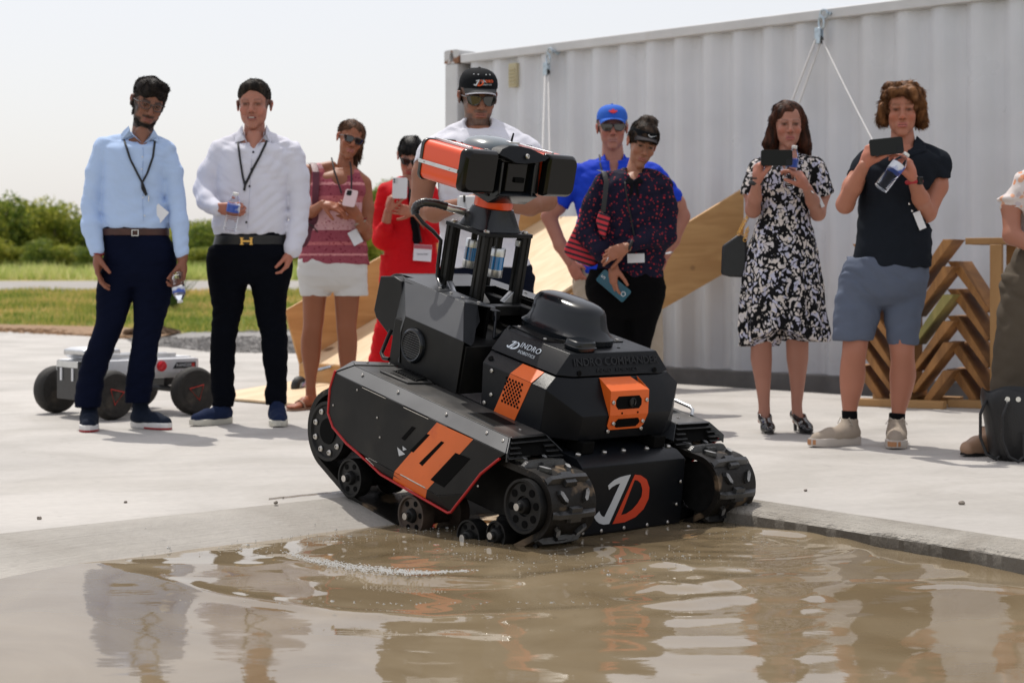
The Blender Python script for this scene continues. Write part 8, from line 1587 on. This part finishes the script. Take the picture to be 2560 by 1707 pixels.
text_obj('O', .036, M_lw, ph, Matrix.Translation((0, -.068, .0048)) @ Matrix.Rotation(R(0), 4, 'Z'), .0004, name='print'); text_obj('S', .034, M_lw, ph, Matrix.Translation((0, .070, .0048)), .0004, name='print')
# striped tote bag
bag = empty('tote_bag', p.base); tag(bag, 'red and black striped tote bag under the arm of the woman in the visor', 'bag')
M_strp = bpy.data.materials.new('striped_canvas'); M_strp.use_nodes = True; n, l = M_strp.node_tree.nodes, M_strp.node_tree.links; b = n['Principled BSDF']; b.inputs['Roughness'].default_value = .7
tc = n.new('ShaderNodeTexCoord'); wv = n.new('ShaderNodeTexWave'); wv.bands_direction = 'Z'; wv.inputs['Scale'].default_value = 11.5; wv.inputs['Distortion'].default_value = .5; mp = n.new('ShaderNodeMapping'); mp.inputs['Rotation'].default_value = (0, R(-18), 0); l.new(tc.outputs['Object'], mp.inputs[0]); l.new(mp.outputs[0], wv.inputs['Vector'])
cr = n.new('ShaderNodeValToRGB'); cr.color_ramp.interpolation = 'CONSTANT'; cr.color_ramp.elements[0].color = (.012, .01, .02, 1); cr.color_ramp.elements[1].position = .40; cr.color_ramp.elements[1].color = (.60, .028, .045, 1); l.new(wv.outputs['Fac'], cr.inputs[0]); l.new(cr.outputs[0], b.inputs['Base Color'])
def slab_(pts, y0, y1, r_=.012): 
    mb = MB(); mb.loft([[J(q, y0) for q in pts], [J(q, y1) for q in pts]]); return mb
o = slab_([c32(360, 900), c32(345, 1010), c32(222, 1262), c32(262, 1320), c32(430, 1398), c32(490, 1385), c32(545, 1335), c32(520, 1250), c32(520, 1000), c32(480, 880)], -.02, .075).obj('bag_body', M_strp, bag, .02, seg=4)
o = slab_([c32(515, 940), c32(610, 985), c32(560, 1175), c32(520, 1130), c32(490, 1020)], -.125, -.095).obj('bag_flap', M_strp, bag, .008)
mb = MB(); mb.loft([[q + np.array([s_ * .013, t_ * .003, 0]) for s_, t_ in ((-1, -1), (1, -1), (1, 1), (-1, 1))] for q in (J(c32(510, 605), -.01), J(c32(556, 620), -.06), J(c32(576, 700), -.105), J(c32(562, 830), -.128), J(c32(548, 950), -.13))]); mb.obj('strap', M_belt2, bag, .001)
p.shoe((J((1546, 0))[0], .02, .1), -8, .25, M_belt2, M_belt2, .1, .04); p.shoe((J((1594, 0))[0], .02, .1), 8, .25, M_belt2, M_belt2, .1, .04)

# ================= 8 woman in a black and white floral dress
p, J = mkperson('woman in a black and white floral dress and black heels holding a phone sideways', 1955, 8.9, (.40, .185, .130))
hd = Head(J(c33(622, 302), .02), -2, 3, 0, .97, .98, True)
M_flor = patmat('floral_crepe', (.008, .008, .009), [(.60, .56, .56), (.50, .50, .62), (.64, .58, .54)], 40, (1, 1, .85), thr=.44, warp=4)
tor = p.sec(rows(c33, [(600, 480, 790, 0, .07), (660, 400, 840, 0, .095), (780, 395, 800, 0, .12), (900, 400, 785, 0, .12), (1020, 395, 785, 0, .105), (1080, 375, 800, 0, .11), (1200, 330, 830, 0, .13), (1400, 268, 865, 0, .15), (1560, 248, 880, 0, .165)]) + rows(c34, [(200, 268, 975, 0, .175), (400, 265, 990, 0, .185), (600, 260, 1012, 0, .19), (735, 262, 1020, 0, .19)]))
aL = [J(c33(375, 660)), J(c33(330, 850), -.02), J(c33(335, 1000), -.06), J(c33(350, 900), -.14), J(c33(368, 775), -.22)]; aR = [J(c33(850, 660)), J(c33(895, 860), -.01), J(c33(865, 1025), -.05), J(c33(820, 920), -.14), J(c33(775, 815), -.22)]
def pleat(F, x, y, z):
    t = np.clip((1.02 - z) / .45, 0, 1); th = np.arctan2(y, x - 0.0); F = F + t * (.013 * np.sin(11 * th + 1.2 * np.sin(z * 5)) + .006 * np.sin(23 * th + 2 * z * 4)); hem = .478 + .016 * np.sin(3 * th + 1) - .03 * np.clip(-np.sin(th), 0, 1) * -1 - .035 * np.abs(np.cos(th)) ** 2; hem = hem
    return np.maximum(folds(.004, 71, 8, 10)(F, x, y, z), (hem - z) * .9)
fd8, o = p.garment('dress', M_flor, [(loftp(tor, 2.2), 0)] + traps(p, c33(560, 590), c33(720, 590), c33(410, 630), c33(830, 630), .030, .042) + [(c_, .02) for c_ in arm(p, aL[:2], [.050, .062]) + arm(p, aR[:2], [.052, .064])], [(ell(J(c33(622, 560), -.04), (.060, .09, .055)), .004), (cone(J(c33(620, 620), -.09), J(c33(585, 720), -.15), .034, .006), .004), (cone(J(c33(310, 900), -.02), J(c33(310, 1010), -.05), .052, .055), .003), (cone(J(c33(925, 910), -.01), J(c33(905, 1020), -.05), .055, .058), .003)], pleat)
lL = p.sec(rows(c34, [(500, 340, 540, 0), (720, 346, 532, 0), (850, 343, 535, .01), (1000, 373, 527, .02), (1150, 400, 517, .02), (1250, 414, 515, .02), (1330, 414, 520, .02), (1420, 405, 528, .01)]), .98); lR = p.sec(rows(c34, [(500, 650, 865, 0), (720, 660, 860, 0), (850, 665, 858, .01), (1000, 688, 836, .02), (1150, 703, 816, .02), (1250, 708, 802, .02), (1330, 710, 808, .02), (1420, 715, 845, .01)]), .98)
hL = hand_prims(aL[-1], [.02, -.1, 1], [.9, .35, 0], -1, (30, 60, 66, 70), .93, 3, (.2, .4)); hR = hand_prims(aR[-1], [-.55, -.15, .85], [-.6, .5, -.3], 1, (30, 40, 46, 52), .93, 4, (.2, .4))
p.body(dict(hair=(.05, .025, .015), lips=(.42, .12, .12), cheeks=.55, brow=.5), hd, J(c33(622, 600), .03), .050, loftp(p.sec(rows(c33, [(572, 590, 660, 0, .035), (600, 540, 710, 0.0, .055), (640, 480, 760, 0, .08), (760, 440, 750, 0, .09), (1030, 430, 740, 0, .085), (1400, 380, 780, 0, .1)]) + rows(c34, [(300, 330, 900, 0, .1), (560, 345, 870, 0, .08)]))), arm(p, aL, [.04, .042, .036, .032, .024]) + arm(p, aR, [.04, .042, .036, .032, .024]), [hL, hR], legs=[loftp(lL, 2.05), loftp(lR, 2.05)])
M_h8 = hairmat('auburn_hair', (.020, .010, .007), (.085, .030, .016))
hair_solid(hd, [(hd.E((0, .020, .050), (.084, .102, .080)), 0), (hd.C((-.066, .015, .02), (-.092, .03, -.10), .034, .036), .03), (hd.C((-.092, .03, -.10), (-.098, .03, -.130), .036, .022), .02), (hd.C((.068, .015, .02), (.088, .035, -.10), .034, .040), .03), (hd.C((.088, .035, -.10), (.115, .05, -.18), .040, .018), .02), (hd.C((0, .06, 0), (0, .075, -.15), .06, .055), .03)], [(hd.E((-.004, -.112, -.010), (.058, .072, .086)), .006), (hd.E((0, -.115, -.10), (.062, .09, .06)), .01)], M_h8, p.root, 15, .004, box=(2.1,), freq=110)
for q in (-1, 1): mb = MB(); mb.ball(hd.w_((q * .084, .0, -.052)), .006, 10, 6); mb.obj('earring', M_pearl, p.root, smooth=True)
for (w_, m_, r_) in ((J(c33(362, 775), -.205), M_belt2, .012), (J(c33(355, 735), -.22), M_belt2, .004)): mb = MB(); mb.tube([w_ + np.array([.029 * math.cos(t), .026 * math.sin(t), .004 * math.sin(t)]) for t in np.linspace(0, 6.28, 18)], r_, 6); mb.obj('wristband', m_, p.root, smooth=True)
mb = MB(); w_ = J(c33(785, 838), -.20); mb.tube([w_ + np.array([.028 * math.cos(t), .026 * math.sin(t), -.014 * math.cos(t)]) for t in np.linspace(0, 6.28, 18)], .0035, 6); mb.obj('bracelet', M_silver, p.root, smooth=True)
badge(p, J(c33(880, 925), -.12), .016, .066, M_card, rot=R(-25), thick=.05)
def heel_shoe(p, ank, th, m):
    a = np.array([ank[0], ank[1], 0.]); t = R(th); D = np.array([math.sin(t), -math.cos(t), 0]); h0 = a - D * .03; pt = lambda u, z, v=0: h0 + D * u + np.array([math.cos(t) * v, math.sin(t) * v, z])
    pr_ = [(cone(pt(0, .085), pt(.05, .075), .030, .031), 0), (cone(pt(.05, .070), pt(.13, .030), .031, .032), .02), (cone(pt(.13, .027), pt(.175, .022), .034, .020, ((0, 0, 1), .75)), .02)]
    fd = p.field(pr_, .004, .02); fd.carve(ell(pt(.055, .115), (.030, .075, .050), rotm(math.degrees(t) * 1, 0, 0)), .003); o = tomesh(fd, 'shoe', m, p.root, 1)
    mb = MB(); mb.tube([pt(.0, .075), pt(-.004, .04), pt(.0, .002)], [.020, .010, .009], 10); mb.obj('heel', m, o, smooth=True); mb = MB(); mb.loft([[pt(u, z, v) for u, z, v in ((.12, .002, .030), (.17, .003, .024), (.19, .004, 0), (.17, .003, -.024), (.12, .002, -.030), (.08, .012, -.024), (.08, .012, .024))], [pt(u, z + .006, v) for u, z, v in ((.12, .002, .030), (.17, .003, .024), (.19, .004, 0), (.17, .003, -.024), (.12, .002, -.030), (.08, .012, -.024), (.08, .012, .024))]]); mb.obj('sole', m, o)
M_pat_l = mat('patent_leather', (.008, .008, .009), .12, coat=.6)
heel_shoe(p, J(c34(466, 0), .02), 2, M_pat_l); heel_shoe(p, J(c34(765, 0), .02), 14, M_pat_l)
phone(Vector(J(c33(528, 572), -.27)) + p.base, .078, .154, (0, -1, .05), (1, 0, 0), mat('black_case', (.010, .011, .009), .25, spec=.2), 'black phone held sideways by the woman in the floral dress', (.022, .060), M_glo)
bottle(Vector(J(c33(622, 815), -.20)) + p.base, Vector(J(c33(676, 470), -.235)) + p.base, .030, 'clear water bottle held beside the phone by the woman in the floral dress')
bag = empty('handbag', p.base); tag(bag, 'small black handbag on a chain at the hip of the woman in the floral dress', 'bag')
mb = MB(); mb.loft([[J(q, y_) for q in (c33(82, 1290), c33(222, 1190), c33(285, 1235), c33(290, 1400), c33(285, 1548), c33(150, 1545), c33(72, 1525))] for y_ in (-.03, .05)]); mb.obj('bag_body', mat('black_bag_leather', (.010, .011, .014), .35, var=.2, vs=20), bag, .012, seg=3)
link_b = MB().tube([(.009 * math.cos(t), .0, .013 * math.sin(t)) for t in np.linspace(0, 6.28, 12)], .0022, 6).mesh('chain_link', M_gold)
for side_ in (0, 1):
    a0, a1 = (J(c33(222, 1185), -.03), J(c33(322, 990), -.03)) if side_ == 0 else (J(c33(272, 1235), -.03), J(c33(290, 1150), -.05)); nn_ = 15 if side_ == 0 else 6
    for k in range(nn_): t_ = k / (nn_ - 1); v = a0 * (1 - t_) + a1 * t_; link_mesh('chain_link', link_b, bag, Matrix.Translation(v) @ Matrix.Rotation(R(25), 4, 'Y') @ Matrix.Rotation(R(90 * (k % 2)), 4, 'Z'))

# ================= 9 young man with curly hair
p, J = mkperson('curly-haired young man in a charcoal polo and grey shorts filming with a phone', 2245, 8.25, (.40, .165, .105))
hd = Head(J(c35(672, 298), .02), -10, 5, 0, 1.0, .98)
M_char = clothmat('charcoal_polo', (.013, .016, .022), .9, var=.08, bump=.4, weave=300); M_gsh = clothmat('grey_blue_chambray', (.105, .125, .175), .85, var=.06, bump=.5, weave=260)
tor = p.sec(rows(c35, [(620, 560, 860, 0, .085), (680, 430, 990, 0, .11), (780, 380, 960, 0, .125), (950, 362, 880, 0, .13), (1150, 342, 880, 0, .125), (1330, 330, 888, 0, .125), (1450, 305, 890, 0, .125), (1530, 290, 885, 0, .125)]))
aL = [J(c35(380, 720)), J(c35(285, 900), -.04), J(c35(228, 1040), -.07), J(c35(290, 900), -.16), J(c35(375, 735), -.26)]; aR = [J(c35(965, 715)), J(c35(950, 900), -.02), J(c35(868, 1105), -.06), J(c35(820, 990), -.16), J(c35(765, 850), -.25)]
fd9, o = p.garment('polo_shirt', M_char, [(loftp(tor, 2.3, 0, .007), 0)] + traps(p, c35(590, 590), c35(760, 590), c35(410, 690), c35(950, 680), .036, .050) + [(c_, .02) for c_ in arm(p, aL[:2], [.052, .052]) + arm(p, aR[:2], [.056, .062])], [(cone(J(c35(685, 490)), J(c35(685, 580), -.02), .054, .044), .004), (cone(J(c35(680, 600), -.08), J(c35(660, 690), -.14), .028, .006), .004), (cone(J(c35(262, 910), -.05), J(c35(240, 1000), -.07), .08, .08), .003), (cone(J(c35(950, 960), -.02), J(c35(900, 1080), -.04), .09, .09), .003)], folds(.006, 81, 8, 9))
hips = p.sec(rows(c36, [(10, 300, 895, 0, .12), (100, 270, 902, 0, .13), (200, 245, 895, 0, .13), (300, 260, 850, 0, .11), (370, 320, 780, 0, .07)]))
sL = p.sec(rows(c36, [(150, 255, 560, 0), (280, 220, 562, 0), (400, 202, 548, 0), (520, 192, 520, 0), (635, 190, 488, 0)]), .80); sR = p.sec(rows(c36, [(150, 560, 900, 0), (280, 562, 882, 0), (400, 566, 862, 0), (520, 582, 845, 0), (668, 602, 828, 0)]), .84)
p.garment('shorts', M_gsh, [(loftp(hips, 2.3), 0), (loftp(sL, 2.2), .012), (loftp(sR, 2.2), .012)], (), folds(.006, 82, 6, 9))
lL = p.sec(rows(c36, [(100, 320, 540, 0), (300, 270, 530, 0), (450, 258, 490, 0), (640, 262, 455, 0), (720, 258, 442, -.01), (800, 246, 430, .0), (900, 238, 433, .02), (1000, 242, 415, .02), (1100, 254, 382, .02), (1170, 260, 368, .02), (1270, 268, 360, .02)]), .98); lR = p.sec(rows(c36, [(100, 600, 840, 0), (300, 600, 840, 0), (450, 600, 820, 0), (660, 608, 802, 0), (740, 622, 800, -.01), (800, 626, 805, .0), (900, 615, 816, .02), (1000, 620, 792, .02), (1100, 626, 760, .02), (1170, 630, 735, .02), (1270, 630, 722, .02)]), .98)
hL = hand_prims(aL[-1], [.38, -.15, .9], [.6, .55, -.35], -1, (38, 44, 48, 40), 1.0, 6, (.3, .3)); hR = hand_prims(aR[-1], [-.28, -.1, .95], [-.8, .4, .1], 1, (34, 44, 50, 54), 1.0, 4, (.25, .4))
p.body(dict(hair=(.16, .075, .035), lips=(.45, .14, .13), cheeks=.4, brow=.7), hd, J(c35(685, 600), .03), .060, loftp(p.sec(rows(c35, [(572, 650, 740, 0, .04), (600, 600, 780, 0.0, .055), (660, 500, 880, 0, .1), (1400, 420, 820, 0, .1)]))), arm(p, aL, [.045, .044, .040, .036, .027]) + arm(p, aR, [.046, .048, .042, .037, .028]), [hL, hR], legs=[loftp(lL, 2.05), loftp(lR, 2.05)])
M_h9 = hairmat('curly_light_brown_hair', (.075, .032, .014), (.25, .115, .048), sc_=30)
cu = [(hd.E((0, .024, .052), (.091, .102, .082)), 0)]
rcu = np.random.default_rng(91)
for _ in range(170):
    a = rcu.uniform(-2.7, -.45) if rcu.random() < .35 else rcu.uniform(0, 6.28); z_ = rcu.uniform(-.06, .125); rr_ = math.sqrt(max(.05, 1 - ((z_ - .045) / .105) ** 2)); x_, y_ = .095 * rr_ * math.cos(a), .100 * rr_ * math.sin(a) + .02
    if y_ < -.055 and z_ < .075: continue
    if z_ < -.02 and y_ < .0: continue
    cu.append((hd.E((x_, y_, z_), (.013, .0125, .012)), .009))
cu += [(hd.C((-.055, -.070, .090), (.0, -.090, .082), .018, .014), .012), (hd.C((.0, -.082, .092), (.055, -.082, .052), .020, .014), .012), (hd.C((.045, -.075, .085), (.080, -.050, .035), .020, .016), .012), (hd.C((-.086, -.03, .02), (-.088, .0, -.045), .020, .022), .012), (hd.C((.088, -.03, .03), (.092, .02, -.055), .026, .028), .012), (hd.C((.0, .08, .0), (.0, .085, -.07), .06, .04), .02)]
hair_solid(hd, cu, [(hd.E((-.012, -.115, -.012), (.056, .064, .090)), .006), (hd.E((.0, -.07, -.06), (.075, .05, .06)), .008)], M_h9, p.root, 17, .004, freq=70, fuzz=14000, flen=.032)
for pts_ in ([(*c35(585, 515), 1 + .0), (*c35(560, 560), 1 - .02), (*c35(560, 640), .012), (*c35(640, 690), .012), (*c35(600, 590), 1 - .09)], [(*c35(790, 500), 1 + .01), (*c35(860, 560), 1 + .0), (*c35(860, 620), .010), (*c35(730, 660), .012), (*c35(690, 640), .010), (*c35(760, 590), 1 - .07)]): leaf(p, fd9, pts_, M_char)
for yy in (1035, 1090): c = p.onfront(fd9, c35(722 + (yy - 1035) * .4, yy), .02); mb = MB(); mb.ball(c, .006, 8, 5); mb.obj('clip', M_silver, p.root)
badge(p, p.onfront(fd9, c35(806, 1165), .016), .034, .085, M_card, rot=R(-22))
M_sock = clothmat('black_sock', (.007, .007, .008), .9, bump=.8)
for (x0, x1, y0, y1, lg) in ((256, 370, 1160, 1285, 'L'), (612, 732, 1180, 1290, 'R')): p.garment('sock', M_sock, [(loftp(p.sec(rows(c36, [(y0, x0 + 2, x1 - 2, .02), (y1, x0 + (5 if lg == 'L' else 0), x1 - (0 if lg == 'L' else 8), .02)]), .98, .0), 2.05, .0, .002), 0)], (), None, h=.0045)
M_ts = clothmat('taupe_knit', (.36, .30, .24), .85, bump=.6, var=.08); M_tss = mat('taupe_sole', (.50, .45, .40), .6)
for px_, th in ((318, -58), (672, -14)):
    s_ = p.shoe((J(c36(px_, 0))[0], .01, .1), th, .30, M_ts, M_tss, .085, .050, .034); a = np.array([J(c36(px_, 0))[0], .01, 0]); t = R(th); D = np.array([math.sin(t), -math.cos(t), 0]); S_ = np.array([math.cos(t), math.sin(t), 0]); M_lace = mat('lace', (.55, .50, .42), .8)
    for k in range(4): c = a + D * (.045 + .026 * k) + np.array([0, 0, .098 - .010 * k]); mb = MB(); mb.tube([c - S_ * .028 - [0, 0, .016], c, c + S_ * .028 - [0, 0, .016]], .0035, 6); mb.obj('lace', M_lace, s_)
    c = a + D * .03 + np.array([0, 0, .108]); mb = MB(); mb.tube([c, c + S_ * .03 + [0, 0, .02], c + S_ * .05 - [0, 0, .01], c + S_ * .02 - [0, 0, .005], c, c - S_ * .03 + [0, 0, .02], c - S_ * .05 - [0, 0, .01], c - S_ * .02 - [0, 0, .005]], .003, 6); mb.obj('lace_bow', M_lace, s_, smooth=True)
    mb = MB(); q0 = a - D * .055; pt = lambda u, v, z: q0 + D * u * .30 + S_ * v + np.array([0, 0, z]); mb.loft([[pt(u, v, z) for u, v in ((.90, .038), (.97, .022), (1.008, .004), (1.006, -.016), (.93, -.034))] for z in (.014, .036)]); mb.obj('toe_cap', mat('tan_patch', (.42, .20, .09), .6), s_)
phone(Vector(J(c35(552, 585), -.31)) + p.base, .076, .150, (-.05, -1, .05), (1, 0, .10), mat('black_phone2', (.010, .011, .010), .22, spec=.25), 'black phone held sideways by the curly-haired young man', (.020, .058), M_glo)
bottle(Vector(J(c35(505, 915), -.33)) + p.base, Vector(J(c35(715, 640), -.31)) + p.base, .033, 'tilted water bottle hanging from the curly-haired man\'s left hand')
mb = MB(); w_ = J(c35(770, 862), -.24); mb.tube([w_ + np.array([.031 * math.cos(t), .028 * math.sin(t), .003 * math.cos(t)]) for t in np.linspace(0, 6.28, 20)], .011, 8); ws = mb.obj('watch_strap', mat('red_silicone', (.35, .012, .02), .5), p.root, smooth=True)
mb = MB(); mb.box(w_ + np.array([.020, -.028, .004]), (.032, .012, .036), Matrix.Rotation(R(35), 3, 'Z')); mb.obj('watch_face', M_glo, ws, .004)

# ================= 10 woman at the right edge of the frame
p, J = mkperson('woman in a peach floral blouse and olive trousers cut off by the right edge', 2560, 7.85, (.36, .155, .10))
hd = Head(J((2676, 318), .02), 10, 5, 0, .96, .98, True)
M_pch = patmat('peach_floral', (.62, .56, .54), [(.62, .27, .15), (.50, .44, .46), (.66, .36, .24)], 26, thr=.30)
tor = p.sec([(432, 2625, 2725, 0, .06), (450, 2575, 2770, 0, .09), (500, 2548, 2800, 0, .12), (560, 2552, 2796, 0, .12), (620, 2548, 2800, 0, .12)])
aL = [J((2562, 460)), J((2528, 520)), J((2530, 590), -.05), J((2600, 622), -.14), J((2680, 610), -.2)]; aR = [J((2790, 460)), J((2820, 540)), J((2815, 600), -.05), J((2740, 620), -.14), J((2690, 600), -.2)]
fd10, o = p.garment('blouse', M_pch, [(loftp(tor, 2.3), 0)] + traps(p, (2640, 430), (2712, 430), (2568, 448), (2780, 448), .034, .042) + [(c_, .02) for c_ in arm(p, aL[:2], [.050, .046]) + arm(p, aR[:2], [.05, .046])] + [(ell(J((2522, 497)), (.052, .05, .016)), .01)], [(ell(J((2676, 420), -.02), (.06, .08, .045)), .004), (cone(J((2526, 548), -.02), J((2526, 600), -.03), .06, .06), .003)], folds(.006, 101, 10, 12))
M_olv = clothmat('olive_brown_twill', (.085, .068, .050), .85, var=.06, bump=.35)
hips = p.sec([(600, 2556, 2790, 0, .12), (650, 2528, 2800, 0, .13), (720, 2506, 2800, 0, .13), (780, 2520, 2780, 0, .10)]); lL = p.sec([(690, 2510, 2660), (780, 2498, 2655), (880, 2486, 2640), (980, 2478, 2625), (1060, 2476, 2612), (1105, 2478, 2605)], .85); lR = p.sec([(690, 2655, 2800), (780, 2662, 2800), (880, 2672, 2800), (980, 2680, 2800), (1105, 2690, 2800)], .85)
p.garment('trousers', M_olv, [(loftp(hips, 2.3), 0), (loftp(lL, 2.1), .02), (loftp(lR, 2.1), .02)], (), folds(.006, 102, 6, 8))
hL = hand_prims(aL[-1], [.9, -.2, .1], [.2, .8, 0], -1, (20, 24, 28, 30), .93); hR = hand_prims(aR[-1], [-.9, -.2, .1], [-.2, .8, 0], 1, (20, 24, 28, 30), .93)
p.body(dict(hair=(.05, .03, .02)), hd, J((2676, 440), .03), .05, loftp(p.sec([(425, 2635, 2716, 0, .06), (460, 2590, 2760, 0, .09), (620, 2580, 2770, 0, .09), (760, 2570, 2770, 0, .09)])), arm(p, aL, [.044, .042, .038, .034, .025]) + arm(p, aR, [.044, .042, .038, .034, .025]), [hL, hR], legs=[loftp(lL, 2, 0, -.03), loftp(lR, 2, 0, -.03)])
hair_solid(hd, [(hd.E((0, .020, .050), (.084, .102, .080)), 0), (hd.C((0, .06, 0), (0, .075, -.12), .06, .05), .03)], [(hd.E((0, -.112, -.022), (.062, .072, .085)), .006)], M_h7, p.root, 18, .004)
M_tan = mat('tan_leather', (.36, .22, .14), .45, var=.1)
a_ = J(c37(225, 0)); p.shoe((a_[0], -.02, .1), -55, .24, M_tan, M_belt2, .07, .038, .010); p.shoe((J((2740, 0))[0], -.02, .1), 10, .24, M_tan, M_belt2, .07, .038, .010)
# black bucket tote on the slab
Yb = 7.62; bb = P(2520, 1145, Yb); bag = empty('bucket_bag', (bb.x + .055, Yb, 0)); tag(bag, 'big black bucket bag standing on the slab by the right edge', 'bag')
M_bb = mat('black_pebbled_leather', (.009, .009, .010), .38, var=.2, vs=14, bump=.5, bs=160); rs_ = []
for z, a, b_, dx in ((0.004, .135, .10, .02), (.03, .150, .115, .018), (.15, .160, .12, .010), (.25, .168, .12, 0), (.285, .166, .115, 0), (.30, .160, .108, 0), (.285, .150, .10, 0), (.22, .145, .095, 0)):
    rs_.append([(x, y, z_ + (.010 * math.sin(k * .7) if z > .24 else 0)) for k, (x, y, z_) in enumerate(sup(dx, 0, a, b_, z, 2.6, 44))])
mb = MB(); mb.loft(rs_); mb.obj('bag_body', M_bb, bag, smooth=True)
for (xs_) in ((-.185, -.03), (-.115, -.12)):
    pts_ = [Vector((-.13 if xs_[1] > -.1 else -.10, xs_[1], .262)), Vector((xs_[0] + .02, xs_[1] - .02, .255)), Vector((xs_[0] - .005, xs_[1] - .03, .20)), Vector((xs_[0] - .005, xs_[1] - .03, .10)), Vector((xs_[0] + .02, xs_[1] - .035, .03)), Vector((xs_[0] + .06, xs_[1] - .04, .008)), Vector((xs_[0] + .085, xs_[1] - .03, .03)), Vector((xs_[0] + .085, xs_[1] - .02, .15))]
    sp_ = []
    for i in range(len(pts_) - 1):
        for k in range(4): sp_.append(pts_[i].lerp(pts_[i + 1], k / 4))
    mb = MB(); mb.tube(sp_, .0065, 8); mb.obj('handle', M_bb, bag, smooth=True)
for k in range(5): mb = MB(); mb.lathe([(.006, 0), (.011, 0), (.011, .003), (.006, .003)], (-.09 + .045 * k, -.122 + abs(k - 2) * .004, .268), (0, -1, 0), 14); mb.obj('eyelet', M_silver if k != 2 else M_belt2, bag)
